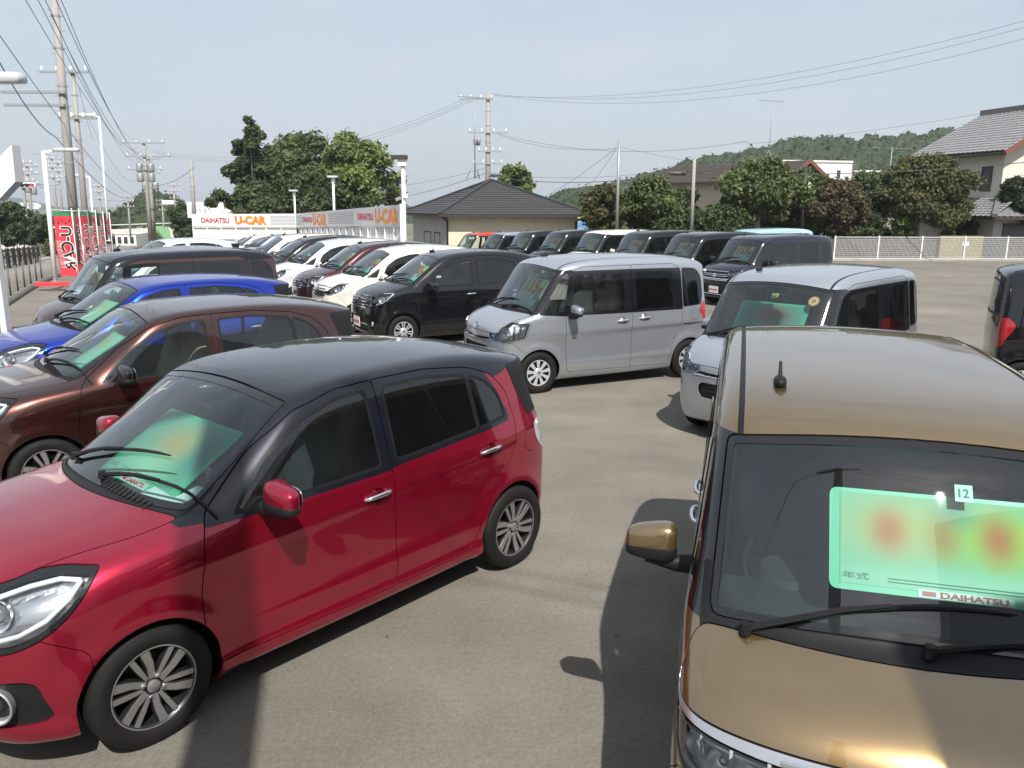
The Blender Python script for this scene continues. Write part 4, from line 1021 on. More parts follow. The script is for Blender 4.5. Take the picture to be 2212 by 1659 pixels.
def tanto_more(s):
    s.lamp_bowl('headlight', .06, 'lamp_bright', 'reflector')
    cu = s.S.get('custom')
    for sd in (1, -1):
        par = 'headlight_L' if sd > 0 else 'headlight_R'
        if cu:
            for i, u in enumerate((-.62,-.76,-.88)):
                p = diag_pt(s.sh, u, .845); lamp_unit(s, sd, p.y, .845, (.72,.69,.05), .045, par, f'pj{i}', .03, True)
        else:
            p = diag_pt(s.sh, -.76, .815); lamp_unit(s, sd, p.y, .815, (.78,.62,.08), .085, par, 'pj', .04, False)
            b = MB(); V, F = superell((p.x-.045, (p.y-.03)*sd, .82), (.03,.028,.028), (1,1), 12, 8); b.add(V, F); s.add(f'bulb{sd}', 'bulb', smooth_mesh(b, 'bulb'), 'proj', par)
            for i, u in enumerate((-.56,-.63,-.90)):
                P = [diag_pt(s.sh, u, z, .03) for z in (.73,.82,.90)]; b = MB(); b.tube([(p.x,p.y*sd,p.z) for p in P], .016, 6); s.add(f'rf{i}{sd}', 'reflector_rib', smooth_mesh(b, 'reflector_rib', 30), 'chrome', par)
        # slide-door rail
        b = MB(); P = [(x, sd*(surf_y(s.sh, x, .80)+.001), .80) for x in np.linspace(-1.10,-1.52,7)]; b.tube(P, .006, 6); s.add(f'rail{sd}', 'door_rail', smooth_mesh(b, 'door_rail'), 'gap')
    if cu:
        grille_slats(s, (.875,.80,.76,.66), .42, .011); grille_slats(s, (.695,), .46, .016, 'cbar', 'chrome', .006)
        grille_slats(s, (.30,), .42, .012, 'lslat', 'chrome', -.006, 'bumper_bar')
    else:
        grille_slats(s, (.70,), .43, .007, 'slat', 'chrome', .002)
        for i, z in enumerate((.59,.545,.50)): grille_slats(s, (z,), .33, .006, f'ls{i}', 'black', -.018, 'bumper_bar')
TANTO['regions'] = tanto_regions(); TANTO['more'] = tanto_more
TANTOC = dict(TANTO); TANTOC['regions'] = tanto_regions(True); TANTOC['custom'] = True; TANTOC['emblem'] = .775

def gold_regions():
    L = tanto_regions(True)
    L = [r for r in L if r['name'] not in ('headlight',)]
    i = [k for k, r in enumerate(L) if r['name'] == 'hood'][0]+2
    L[i-2] = dict(name='hood', proj='top', poly=ctr([(1.94,0),(1.88,.38,.2),(1.77,.60,.10),(1.62,.705,.08),(1.46,.722,.08),(1.345,.690,.05),(1.305,.66,.03)]+[(b,a) for a,b in arc_y(.66,1.465,1.305)[::-1][1:]]), r=.12, lim=[(2,.888,2)], mat='hood', centre=True, gap=.006)
    L[i:i] = [dict(name='headlight_trim', proj='diag', poly=[(-.49,.93,.01),(-.70,.93),(-.85,.92),(-1.0,.90),(-1.22,.89,.01),(-1.22,.842,.01),(-1.0,.850),(-.85,.856),(-.70,.862),(-.50,.868,.01)], lim=[(0,1.10,3)], mat='silver_trim', gap=.004, inset=-.003, r=None),
              dict(name='headlight', proj='diag', poly=[(-.500,.866,.02),(-.70,.860),(-.85,.854),(-1.03,.846,.03),(-1.03,.70,.03),(-.82,.675),(-.64,.70),(-.53,.78)], lim=[(0,1.10,3)], mat='lens', border=.010, bname='lamp_bezel', bmat='gloss_black', gap=.005, r=None)]
    return L
GOLD = dict(TANTO); GOLD['regions'] = gold_regions(); GOLD['gold'] = True; GOLD['emblem'] = .78; GOLD['mirror'] = (.83,1.115,.86)
def gold_more(s):
    s.lamp_bowl('headlight', .075, 'lamp_bright', 'reflector')
    for sd in (1, -1):
        par = 'headlight_L' if sd > 0 else 'headlight_R'
        for i, u in enumerate((-.67,-.77,-.87,-.97)):
            p = diag_pt(s.sh, u, .775); lamp_unit(s, sd, p.y, .775, (.72,.69,.05), .040, par, f'pj{i}', .056, i > 0)
            b = MB(); c = diag_pt(s.sh, u+.05, .79, .022); c.y *= sd; b.box(c, (.010,.010,.12)); s.add(f'div{i}{sd}', 'lamp_divider', smooth_mesh(b, 'lamp_divider'), 'clear_lamp', par)
        for k, z in enumerate((.72,.832)):
            P = [diag_pt(s.sh, u, z, .020) for u in (-.60,-.68,-.76,-.84,-.92,-.99)]; b = MB(); b.tube([(p.x,p.y*sd,p.z) for p in P], .008, 6); s.add(f'lg{k}{sd}', 'light_guide', smooth_mesh(b, 'light_guide', 50), 'clear_lamp', par)
        p = diag_pt(s.sh, -.57, .83, .03); b = MB(); V, F = superell((p.x, p.y*sd, p.z), (.022,.022,.018), (1,1), 10, 6); b.add(V, F); s.add(f'amb{sd}', 'turn_lamp', smooth_mesh(b, 'turn_lamp'), 'amber', par)
    grille_slats(s, (.865,.82,.76,.70), .41, .010)
GOLD['more'] = gold_more
# ------------------------------------------------------------ the ground
def gz(x, y):
    """the lot is nearly flat near the camera and falls away gently to the far left"""
    k = 1-float(sstep(2.0, 11.0, np.array(x)))
    d = max(0.0, y-22.0); z = -0.0032*min(d, 10)**2 - 0.040*max(0.0, d-10)
    z = max(z, -7.0)
    return z*k
def gz_np(x, y):
    k = 1-sstep(2.0, 11.0, x); d = np.maximum(0, y-22.0)
    return np.maximum(-0.0032*np.minimum(d, 10)**2 - 0.040*np.maximum(0, d-10), -7.0)*k
def G(X, Y):
    """ground point under a photo pixel"""
    p = on_ground(X, Y)
    for _ in range(12): p = on_ground(X, Y, gz(p.x, p.y))
    return p
def asphalt():
    m = mat('asphalt', (.165,.155,.140), .86, spec=.35); nt = m.node_tree; b = nt.nodes['Principled BSDF']; L = nt.links
    tc = nt.nodes.new('ShaderNodeTexCoord')
    def noise(sc, det, ro=.6, stretch=None):
        n = nt.nodes.new('ShaderNodeTexNoise'); n.inputs['Scale'].default_value = sc; n.inputs['Detail'].default_value = det; n.inputs['Roughness'].default_value = ro
        if stretch:
            mp = nt.nodes.new('ShaderNodeMapping'); mp.inputs['Scale'].default_value = stretch; mp.inputs['Rotation'].default_value = (0,0,R(25)); L.new(tc.outputs['Object'], mp.inputs[0]); L.new(mp.outputs[0], n.inputs[0])
        else: L.new(tc.outputs['Object'], n.inputs[0])
        return n
    def rng_(n, a, bb, c, d):
        r = nt.nodes.new('ShaderNodeMapRange'); r.inputs[1].default_value = a; r.inputs[2].default_value = bb; r.inputs[3].default_value = c; r.inputs[4].default_value = d; L.new(n.outputs[0], r.inputs[0]); return r
    def mul(a, bsock):
        x = nt.nodes.new('ShaderNodeMix'); x.data_type = 'RGBA'; x.blend_type = 'MULTIPLY'; x.inputs[0].default_value = 1; L.new(a, x.inputs[6]); L.new(bsock, x.inputs[7]); return x.outputs[2]
    rgb = nt.nodes.new('ShaderNodeRGB'); rgb.outputs[0].default_value = (.157,.144,.121,1)
    c = rgb.outputs[0]
    c = mul(c, rng_(noise(.16, 5), .32, .68, .84, 1.14).outputs[0]); c = mul(c, rng_(noise(.5, 7), .3, .7, .86, 1.14).outputs[0])
    c = mul(c, rng_(noise(1.3, 8, .7), .3, .75, .90, 1.12).outputs[0])
    c = mul(c, rng_(noise(.9, 6, .65, (.7, 1.7, 1)), .42, .72, .98, 1.15).outputs[0])
    c = mul(c, rng_(noise(140, 2), .3, .7, .76, 1.24).outputs[0])
    c = mul(c, rng_(noise(38, 3), .3, .7, .86, 1.14).outputs[0])
    # pale scuffs and dark drip spots
    sp = noise(.55, 10, .75); r = rng_(sp, .66, .74, 0, .28)
    x = nt.nodes.new('ShaderNodeMix'); x.data_type = 'RGBA'; x.inputs[7].default_value = (.30,.28,.24,1); L.new(r.outputs[0], x.inputs[0]); L.new(c, x.inputs[6]); c = x.outputs[2]
    vo = nt.nodes.new('ShaderNodeTexVoronoi'); vo.inputs['Scale'].default_value = 2.2; L.new(tc.outputs['Object'], vo.inputs[0])
    r2 = rng_(vo, .018, .035, .45, 1.0); c = mul(c, r2.outputs[0])
    vo2 = nt.nodes.new('ShaderNodeTexVoronoi'); vo2.inputs['Scale'].default_value = 9; L.new(tc.outputs['Object'], vo2.inputs[0])
    r3 = rng_(vo2, .025, .05, .75, 0.0); x2 = nt.nodes.new('ShaderNodeMix'); x2.data_type = 'RGBA'; x2.inputs[7].default_value = (.36,.34,.31,1)
    L.new(r3.outputs[0], x2.inputs[0]); L.new(c, x2.inputs[6]); c = x2.outputs[2]
    L.new(c, b.inputs['Base Color'])
    n1 = noise(170, 3, .7); bp = nt.nodes.new('ShaderNodeBump'); bp.inputs['Strength'].default_value = .55; bp.inputs['Distance'].default_value = .006
    L.new(n1.outputs[0], bp.inputs['Height']); L.new(bp.outputs[0], b.inputs['Normal'])
    return m
M['asphalt'] = asphalt()
M['earth'] = mat('earth', (.12,.12,.075), .95, var=(.05,.4))
M['concrete'] = mat('concrete', (.36,.345,.31), .85, var=(2,.18), bump=(60,.3,.004))
M['pole_concrete'] = mat('pole_concrete', (.29,.275,.255), .8, var=(1.5,.15))
M['galv'] = mat('galvanised_steel', (.30,.31,.32), .5, .4)
M['white'] = mat('white_paint', (.78,.78,.76), .45)
M['wire'] = mat('cable_grey', (.075,.075,.08), .6)
M['porcelain'] = mat('porcelain', (.75,.75,.73), .25)
M['brown_rail'] = mat('dark_brown_rail', (.035,.028,.024), .6)
def grid_sheet(name, xs, ys, zf, m, kind='structure'):
    X, Y = np.meshgrid(xs, ys, indexing='ij'); Z = zf(X, Y); nx, ny = X.shape
    V = np.stack([X.ravel(), Y.ravel(), Z.ravel()], 1); i = np.arange(nx*ny).reshape(nx, ny)
    F = np.stack([i[:-1,:-1].ravel(), i[1:,:-1].ravel(), i[1:,1:].ravel(), i[:-1,1:].ravel()], 1)
    o = mesh_obj(name, mk_mesh(name, V, F.tolist(), True), m); return tag(o, kind=kind)
# far country: one sheet to the horizon
ex = np.concatenate([np.linspace(-2800,-60,30), np.linspace(-55,60,60), np.linspace(70,2800,30)])
ey = np.concatenate([np.linspace(-280,-20,8), np.linspace(-15,80,60), np.linspace(90,400,30), np.linspace(450,2350,24)])
grid_sheet('ground', ex, ey, lambda x, y: gz_np(x, y)-.02, M['earth'])
# the lot itself, cut along the pavement edge on the left (road runs up to the far left)
PA, PB = G(15,663), G(85,618)
rd = (PB-PA); rd.z = 0; rd.normalize(); rn = Vector((-rd.y, rd.x, 0))      # rn points to the road (left)
if rn.x > 0: rn = -rn
def lotp(t, s=0.0, dz=0.0):
    """t metres along the pavement edge from PA, s metres towards the road"""
    p = Vector((PA.x, PA.y, 0)) + rd*t + rn*s
    return Vector((p.x, p.y, gz(p.x, p.y)+dz))
def strip(name, s0, s1, t0, t1, m, dz, n=60, kind='structure', thick=0):
    mb = MB(); V = []; F = []
    for i in range(n+1):
        t = t0+(t1-t0)*i/n
        for s in (s0, s1): V.append(lotp(t, s, dz))
        if thick:
            for s in (s0, s1): V.append(lotp(t, s, dz-thick))
    k = 4 if thick else 2
    for i in range(n):
        a = i*k; F.append((a, a+1, a+1+k, a+k))
        if thick: F += [(a, a+k, a+k+2, a+2), (a+1, a+3, a+3+k, a+1+k)]
    return tag(mesh_obj(name, mk_mesh(name, V, F, True), m), kind=kind)
lx = np.linspace(-40, 60, 90); ly = np.concatenate([np.linspace(-12, 60, 110)])
grid_sheet('car_lot', lx, ly, gz_np, M['asphalt'])
M['road'] = mat('road_asphalt', (.13,.127,.12), .85, var=(.8,.15), bump=(90,.3,.004))
M['pavement'] = mat('pavement_asphalt', (.20,.185,.165), .85, var=(1.2,.15), bump=(90,.3,.004))
strip('pavement', .25, 3.0, -20, 120, M['pavement'], .12, thick=.12)
M['kerb_dark'] = mat('weathered_kerb', (.15,.14,.125), .9, var=(3,.2))
strip('kerb', .0, .18, -20, 120, M['kerb_dark'], .13, thick=.13)
strip('road', 3.2, 12.5, -20, 140, M['road'], .012)
strip('kerb', 3.0, 3.2, -20, 120, M['kerb_dark'], .14, thick=.14)
strip('road_marking', 4.0, 4.15, -20, 140, M['white'], .018); strip('road_marking', 11.2, 11.35, -20, 140, M['white'], .018)
for i in range(12): strip('road_marking', 7.5, 7.65, -10+10*i, -5+10*i, M['white'], .018, 6)
strip('pavement', 12.6, 15.2, -20, 120, M['pavement'], .12, thick=.12)
strip('side_road', 16.0, 60, 30, 36, M['road'], .014)

# ------------------------------------------------------------ lettering
def text_np(s, size=1.0, bold=0.0, sx=1.0):
    cu = bpy.data.curves.new('t', 'FONT'); cu.body = s; cu.size = size; cu.align_x = 'CENTER'; cu.align_y = 'CENTER'
    cu.offset = bold; cu.resolution_u = 3
    o = bpy.data.objects.new('t', cu); COL.objects.link(o)
    dg = bpy.context.evaluated_depsgraph_get(); me = bpy.data.meshes.new_from_object(o.evaluated_get(dg))
    V = [(v.co.x*sx, v.co.y) for v in me.vertices]; F = [tuple(p.vertices) for p in me.polygons]
    bpy.data.objects.remove(o); bpy.data.curves.remove(cu); bpy.data.meshes.remove(me)
    return V, F
def put_text(name, s, size, m, parent, origin, ux, uy, bold=0.0, sx=1.0, width=None, fn=None):
    """flat lettering: text plane spanned by ux, uy at origin"""
    V, F = text_np(s, size, bold, sx)
    if not V: return None
    xs = [v[0] for v in V]; ys = [v[1] for v in V]
    cx, cy = (max(xs)+min(xs))/2, (max(ys)+min(ys))/2
    k = 1.0 if width is None else width/(max(xs)-min(xs))
    ux, uy, origin = Vector(ux), Vector(uy), Vector(origin); P = []
    for x, y in V:
        p = origin + ux*((x-cx)*k) + uy*(y-cy)
        P.append(fn(p) if fn else p)
    return mesh_obj(name, mk_mesh(name, P, F), m, parent)

# ------------------------------------------------------------ trees
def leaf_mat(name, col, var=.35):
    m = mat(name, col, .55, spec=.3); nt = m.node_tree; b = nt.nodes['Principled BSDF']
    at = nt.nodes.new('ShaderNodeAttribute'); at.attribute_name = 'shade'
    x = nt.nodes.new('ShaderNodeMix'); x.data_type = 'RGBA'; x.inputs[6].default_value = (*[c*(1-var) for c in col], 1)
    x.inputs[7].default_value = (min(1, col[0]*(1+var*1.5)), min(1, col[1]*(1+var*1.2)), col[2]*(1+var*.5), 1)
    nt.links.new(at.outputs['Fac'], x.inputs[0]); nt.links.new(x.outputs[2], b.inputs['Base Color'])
    tr = nt.nodes.new('ShaderNodeBsdfTranslucent'); mx = nt.nodes.new('ShaderNodeMixShader'); mx.inputs[0].default_value = .30
    nt.links.new(x.outputs[2], tr.inputs['Color']); out = nt.nodes['Material Output']
    nt.links.new(b.outputs[0], mx.inputs[1]); nt.links.new(tr.outputs[0], mx.inputs[2]); nt.links.new(mx.outputs[0], out.inputs['Surface'])
    return m
M['leaf_dark'] = leaf_mat('leaf_dark', (.055,.082,.036)); M['leaf_mid'] = leaf_mat('leaf_mid', (.082,.116,.044))
M['leaf_lime'] = leaf_mat('leaf_lime', (.13,.18,.06)); M['leaf_red'] = leaf_mat('leaf_red', (.088,.074,.044)); M['leaf_olive'] = leaf_mat('leaf_olive', (.090,.100,.044))
M['leaf_pine'] = leaf_mat('leaf_pine', (.030,.046,.026))
M['bark'] = mat('bark', (.13,.105,.08), .9, var=(6,.3), bump=(25,.6,.02)); M['bark_pale'] = mat('pale_bark', (.30,.27,.23), .85, var=(6,.25))
def leaves(centres, radii, n, size, aspect=.55, flat=.75, seed=0, hollow=.45):
    """leaf-sized quads through clump volumes"""
    r = np.random.default_rng(seed); C = np.array(centres); Rr = np.array(radii, float)
    if Rr.ndim == 1: Rr = np.stack([Rr, Rr, Rr*flat], 1)
    w = Rr.prod(1)**(.72); w /= w.sum(); k = r.choice(len(C), n, p=w)
    d = r.normal(size=(n,3)); d /= np.linalg.norm(d, axis=1)[:,None]; rad = (hollow+(1-hollow)*r.random(n))**.7
    rad *= 1+.22*r.normal(size=n)
    P = C[k]+d*rad[:,None]*Rr[k]
    nrm = d*.7+r.normal(size=(n,3))*.7+np.array([0,0,.45]); nrm /= np.linalg.norm(nrm, axis=1)[:,None]
    t = np.cross(nrm, r.normal(size=(n,3))); t /= np.linalg.norm(t, axis=1)[:,None]; u = np.cross(nrm, t)
    s = size*(.6+.8*r.random(n)); a = t*s[:,None]; b = u*(s*aspect)[:,None]
    V = np.stack([P-a, P-b*1.0+nrm*s[:,None]*.15, P+a, P+b+nrm*s[:,None]*.15], 1).reshape(-1,3)
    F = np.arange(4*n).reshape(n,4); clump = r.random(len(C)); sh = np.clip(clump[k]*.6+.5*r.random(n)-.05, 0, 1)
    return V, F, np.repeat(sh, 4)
def leaf_mesh(name, V, F, sh):
    me = bpy.data.meshes.new(name); n = len(F)
    me.vertices.add(len(V)); me.vertices.foreach_set('co', np.asarray(V, np.float32).ravel())
    me.loops.add(4*n); me.loops.foreach_set('vertex_index', np.asarray(F, np.int32).ravel())
    me.polygons.add(n); me.polygons.foreach_set('loop_start', np.arange(0, 4*n, 4, dtype=np.int32)); me.update()
    at = me.attributes.new('shade', 'FLOAT', 'POINT'); at.data.foreach_set('value', np.asarray(sh, np.float32))
    return me
def tree(name, base, h, w, label, cat='tree', group=None, leaf='leaf_mid', n=5000, size=.22, trunk=.16, crown0=.25, shape='round', clumps=26, seed=1, bark='bark', limbs=7, cl=.30, spread=1.0):
    r = np.random.default_rng(seed); root = empty(name, base, 0, label, cat, group)
    tb = MB(); bend = r.normal(size=2)*.03*h; top = h*(.80 if shape == 'cone' else .62)
    P = [(bend[0]*t*t, bend[1]*t*t, top*t) for t in np.linspace(0,1,7)]; tb.tube(P, [trunk*(1.25 if i == 0 else 1)*(1-.78*i/6) for i in range(7)], 8)
    C, Rd = [], []
    if shape == 'cone':           # layered: branches in ragged tiers, thinning to a leader
        tiers = max(6, clumps//5)
        for k in range(tiers):
            t = (k+.5*r.random())/tiers; z = h*(crown0+(1-crown0)*t*.95); rad = w/2*((1-t)**.75*.95+.08)*(.75+.4*r.random())
            for q in range(int(6-2.5*t)):
                a = r.random()*6.283; L = rad*(.55+.5*r.random())
                for f in (.45, .8, 1.0): C.append(np.array([L*f*math.cos(a), L*f*math.sin(a), z-.02*h*f+.02*h*r.normal()])); Rd.append(w*.085*(1.15-.35*f)*(1-.35*t)*(.8+.5*r.random()))
        C.append(np.array([0,0,h*.97])); Rd.append(w*.06)
    else:
        nb = int(clumps*2.6)
        for i in range(nb):
            for _ in range(40):
                t = r.random(); a = r.random()*6.283
                if shape == 'dome': prof = math.sqrt(max(0, 1-(t*.98)**2))*.95+.05
                else: prof = math.sin(math.pi*min(1, .12+.84*t))**.6
                prof *= 1+.22*math.sin(2*a+seed)+.16*math.sin(3*a+2*seed+5*t)
                q = math.sqrt(r.random()); rad = w/2*prof*q*spread
                if q > .45: break
            z = h*(crown0+(1-crown0)*t*.95); c = np.array([rad*math.cos(a), rad*math.sin(a), z])
            C.append(c); Rd.append(w*cl*(.30+.42*r.random()))
    for i in range(limbs):
        c = C[int(r.integers(len(C)))]; t0 = .25+.5*r.random(); s = np.array([bend[0]*t0*t0, bend[1]*t0*t0, top*t0*min(1, c[2]/(top*t0+1e-6)*.85)])
        mid = (s+c)/2+np.array([0,0,.04*h]); tb.tube([tuple(s), tuple(mid), tuple(c)], [trunk*.42, trunk*.28, trunk*.10], 6)
    tb.build('trunk', M[bark], root, True)
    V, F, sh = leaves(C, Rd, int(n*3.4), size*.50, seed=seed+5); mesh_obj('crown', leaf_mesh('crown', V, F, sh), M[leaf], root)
    return root
# ------------------------------------------------------------ hills
M['wood_far'] = leaf_mat('wooded_hill', (.034,.054,.022), .28)
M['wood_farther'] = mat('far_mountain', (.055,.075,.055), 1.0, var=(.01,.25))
def hill(name, pts, d0, depth, n, size, seed, m, base_z=-8):
    """pts: skyline pixels (X, Y); a ridge between d0 and d0+depth, its canopy modelled crown by crown"""
    r = np.random.default_rng(seed); sky = [at_depth(X, Y, d0+depth*.55) for X, Y in pts]
    xs = np.array([p.x for p in sky]); zs = np.array([p.z for p in sky]); dm = d0+depth*.55
    def hz(x, v): return base_z+(np.interp(x, xs, zs)-size*(1.05 if n else .5)-base_z)*np.sin(np.pi*np.clip(v*.92+.04,0,1))**.8
    fine = n > 0; st = size*.22 if fine else (xs[-1]-xs[0])/80
    gx = np.arange(xs[0], xs[-1]+st, st); gy = np.linspace(0, .75 if fine else 1, int(depth*.75/st/1.6) if fine else 14)
    X, Vv = np.meshgrid(gx, gy, indexing='ij'); Y = d0+depth*Vv; XX = X/dm*Y; Z = hz(X, Vv)
    if fine:
        lump = np.zeros_like(Z); sx, sy = gx[1]-gx[0], gy[1]-gy[0]
        for _ in range(n):
            cx = r.uniform(xs[0], xs[-1]); cv = r.uniform(0, gy[-1]); R0 = size*r.uniform(.55, 1.25); hgt = R0*r.uniform(.7, 1.35)
            i0, i1 = int((cx-R0-gx[0])/sx), int((cx+R0-gx[0])/sx)+2; j0, j1 = int((cv-R0/depth)/sy), int((cv+R0/depth)/sy)+2
            i0, j0 = max(i0,0), max(j0,0); a = X[i0:i1,j0:j1]-cx; b = (Vv[i0:i1,j0:j1]-cv)*depth
            q = 1-(a*a+b*b)/(R0*R0); lump[i0:i1,j0:j1] = np.maximum(lump[i0:i1,j0:j1], hgt*np.sqrt(np.maximum(q,0)))
        Z = Z+lump+r.normal(size=Z.shape)*size*.05; XX = XX+r.normal(size=Z.shape)*size*.05
    i = np.arange(X.size).reshape(X.shape); F = np.stack([i[:-1,:-1].ravel(), i[1:,:-1].ravel(), i[1:,1:].ravel(), i[:-1,1:].ravel()], 1)
    me = mk_mesh('hill', np.stack([XX.ravel(), Y.ravel(), Z.ravel()], 1), F.tolist(), False)
    if fine:
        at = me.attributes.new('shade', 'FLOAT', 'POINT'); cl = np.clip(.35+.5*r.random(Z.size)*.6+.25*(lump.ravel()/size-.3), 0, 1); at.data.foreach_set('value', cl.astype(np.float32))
    o = mesh_obj('hill', me, m); tag(o, kind='structure')
    if fine:
        k = r.choice(X.size, min(60000, X.size*2)); P = np.stack([XX.ravel()[k], Y.ravel()[k], Z.ravel()[k]], 1)
        V, F, sh = leaves(P, np.full((len(P),3), size*.14), len(P), size*.085, .8, seed=seed+1, hollow=.3)
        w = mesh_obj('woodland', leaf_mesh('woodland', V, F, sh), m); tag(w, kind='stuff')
    return o
hill('hill', [(1180,440),(1250,418),(1330,410),(1420,380),(1480,362),(1540,352),(1600,345),(1660,332),(1720,313),(1770,307),(1850,316),(1900,311),(1960,309),(2010,304),(2050,300),(2120,312),(2260,330)], 230, 190, 1900, 6.0, 3, M['wood_far'], -9)
hill('hill', [(1150,432),(1220,424),(1290,415),(1340,412),(1400,425),(1440,440)], 330, 120, 260, 6, 9, M['wood_far'], -9)
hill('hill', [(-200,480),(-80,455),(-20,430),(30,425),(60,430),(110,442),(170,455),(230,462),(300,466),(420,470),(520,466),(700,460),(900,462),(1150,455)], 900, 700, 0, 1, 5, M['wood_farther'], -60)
hill('hill', [(-160,470),(-60,452),(20,462),(60,470),(120,482),(170,485),(250,470),(280,440),(330,425),(380,436),(420,470),(480,480)], 170, 90, 600, 4.6, 11, M['wood_far'], -8)
hill('hill', [(430,478),(520,470),(650,466),(800,462),(900,458),(1000,462)], 420, 120, 240, 6, 12, M['wood_far'], -14)

# ------------------------------------------------------------ used-car sign wall
M['sign_white'] = mat('sign_white', (.74,.74,.73), .35); M['sign_red'] = mat('sign_red', (.50,.03,.05), .45); M['sign_orange'] = mat('sign_orange', (.78,.23,.02), .45)
M['sign_stripe'] = mat('sign_stripe', (.30,.31,.33), .5); M['fascia'] = mat('metal_fascia', (.62,.63,.65), .30, .35)
M['pane_white'] = mat('frosted_panel', (.66,.68,.68), .22, coat=.5); M['pane_yellow'] = mat('pale_panel', (.72,.71,.60), .25, coat=.5)
def P2(X, d, dz=0.0):
    a, b, c = ray(X, 450); return Vector((a/b*d, d, 0))
WA, WB, WC = P2(872, 33), P2(640, 50), P2(414, 53.5)
zt = {'A': at_depth(872,441,33).z, 'B': at_depth(640,461,50).z, 'C': at_depth(414,462,53.5).z}
def wall_seg(root, A, zA, B, zB, ncols, nrows, fas, pm, frame, flip):
    """fascia on posts, panels below; A and B are the near and far end"""
    A0, B0 = Vector((A.x, A.y, 0)), Vector((B.x, B.y, 0)); L = (B0-A0).length; u = (B0-A0).normalized(); nrm = Vector((u.y, -u.x, 0))
    if nrm.dot(Vector((0,-1,0))) < 0: nrm = -nrm
    def Q(t, z, o=0.0):
        p = A0+u*(L*t)+nrm*o; return Vector((p.x, p.y, z))
    def zt_(t): return zA+(zB-zA)*t
    def zb_(t): return gz(Q(t,0).x, Q(t,0).y)-.05
    mb = MB(); V = []
    for o in (.06, -.10):
        for t in (0,1): V += [Q(t, zt_(t)-fas, o), Q(t, zt_(t), o)]
    mb.add(V, [(0,2,3,1),(4,5,7,6),(0,1,5,4),(2,6,7,3),(1,3,7,5),(0,4,6,2)]); mb.build('fascia', M['fascia'] if frame == 'steel' else M['sign_white'], root)
    for i in range(ncols+1):
        b = MB(); t = i/ncols; b.bar(Q(t, zb_(t)), Q(t, zt_(t)-fas, 0), .07, .07); b.build('post', M['white'], root)
    for j in range(1 if frame == 'steel' else 0, nrows+1):
        b = MB(); f = j/nrows
        b.bar(Q(0, zb_(0)+(zt_(0)-fas-zb_(0))*f*.98, .005), Q(1, zb_(1)+(zt_(1)-fas-zb_(1))*f*.98, .005), .06, .05); b.build('rail', M['white'], root)
    for i in range(ncols):
        for j in range(nrows):
            t0, t1 = i/ncols+.02/L, (i+1)/ncols-.02/L
            c = [Q(t, zb_(t)+(zt_(t)-fas-zb_(t))*f*.98, -.03+rng.uniform(-.006,.006)) for t, f in ((t0, j/nrows), (t1, j/nrows), (t1, (j+1)/nrows), (t0, (j+1)/nrows))]
            V = c+[p-nrm*.02 for p in c]; b = MB(); b.add(V, [(0,1,2,3),(7,6,5,4),(0,4,5,1),(1,5,6,2),(2,6,7,3),(3,7,4,0)])
            b.build('panel', M[pm] if rng.random() < .92 else M['pane_yellow' if frame != 'steel' else pm], root)
    return Q, zt_, u, nrm, L
sw = empty('sign_wall', (0,0,0), 0, 'long white screen wall with orange lettering turning a corner behind the parked cars', 'sign wall')
Q1, z1, u1, n1, L1 = wall_seg(sw, WA, zt['A'], WB, zt['B'], 16, 2, .82, 'pane_white', 'steel', False)
Q2, z2, u2, n2, L2 = wall_seg(sw, WB, zt['B'], WC, zt['C'], 7, 3, .80, 'pane_white', 'white', True)
def letter(s, t, dz, size, m, Q, z_, u, w, bold=0.0, name='lettering'):
    ux = u if u.x > 0 else -u
    put_text(name, s, size, M[m], sw, Q(t, z_(t)+dz, .07), ux, (0,0,1), bold, width=w)
letter('U-CAR', .105, -.42, .80, 'sign_orange', Q1, z1, u1, 3.1, .035); letter('DAIHATSU', .262, -.40, .40, 'sign_red', Q1, z1, u1, 2.3, .012)
letter('U-CAR', .70, -.42, .80, 'sign_orange', Q1, z1, u1, 3.0, .035); letter('DAIHATSU', .845, -.40, .40, 'sign_red', Q1, z1, u1, 2.2, .012)
letter('U-CAR', .42, -.40, .66, 'sign_orange', Q2, z2, u2, 2.55, .04); letter('DAIHATSU', .765, -.40, .44, 'sign_red', Q2, z2, u2, 2.35, .012)
def stripes(Q, z_, t0, t1, n=7):
    for k in range(n):
        dz = -.16-.085*k; b = MB(); V = [Q(t0, z_(t0)+dz, .066), Q(t1, z_(t1)+dz, .066), Q(t1, z_(t1)+dz+.032, .066), Q(t0, z_(t0)+dz+.032, .066)]
        V += [v+Vector((0,0.012,0)) for v in V]; b.add(V, [(0,1,2,3),(7,6,5,4),(0,4,5,1),(1,5,6,2),(2,6,7,3),(3,7,4,0)]); b.build('stripe', M['sign_stripe'], sw)
stripes(Q1, z1, .36, .60); stripes(Q1, z1, .90, .995); stripes(Q2, z2, .01, .235)
b = MB(); b.bar((WA.x, WA.y-.2, gz(WA.x, WA.y)), (WA.x, WA.y-.2, zt['A']+.02), .22, .22); b.build('end_post', M['white'], sw)

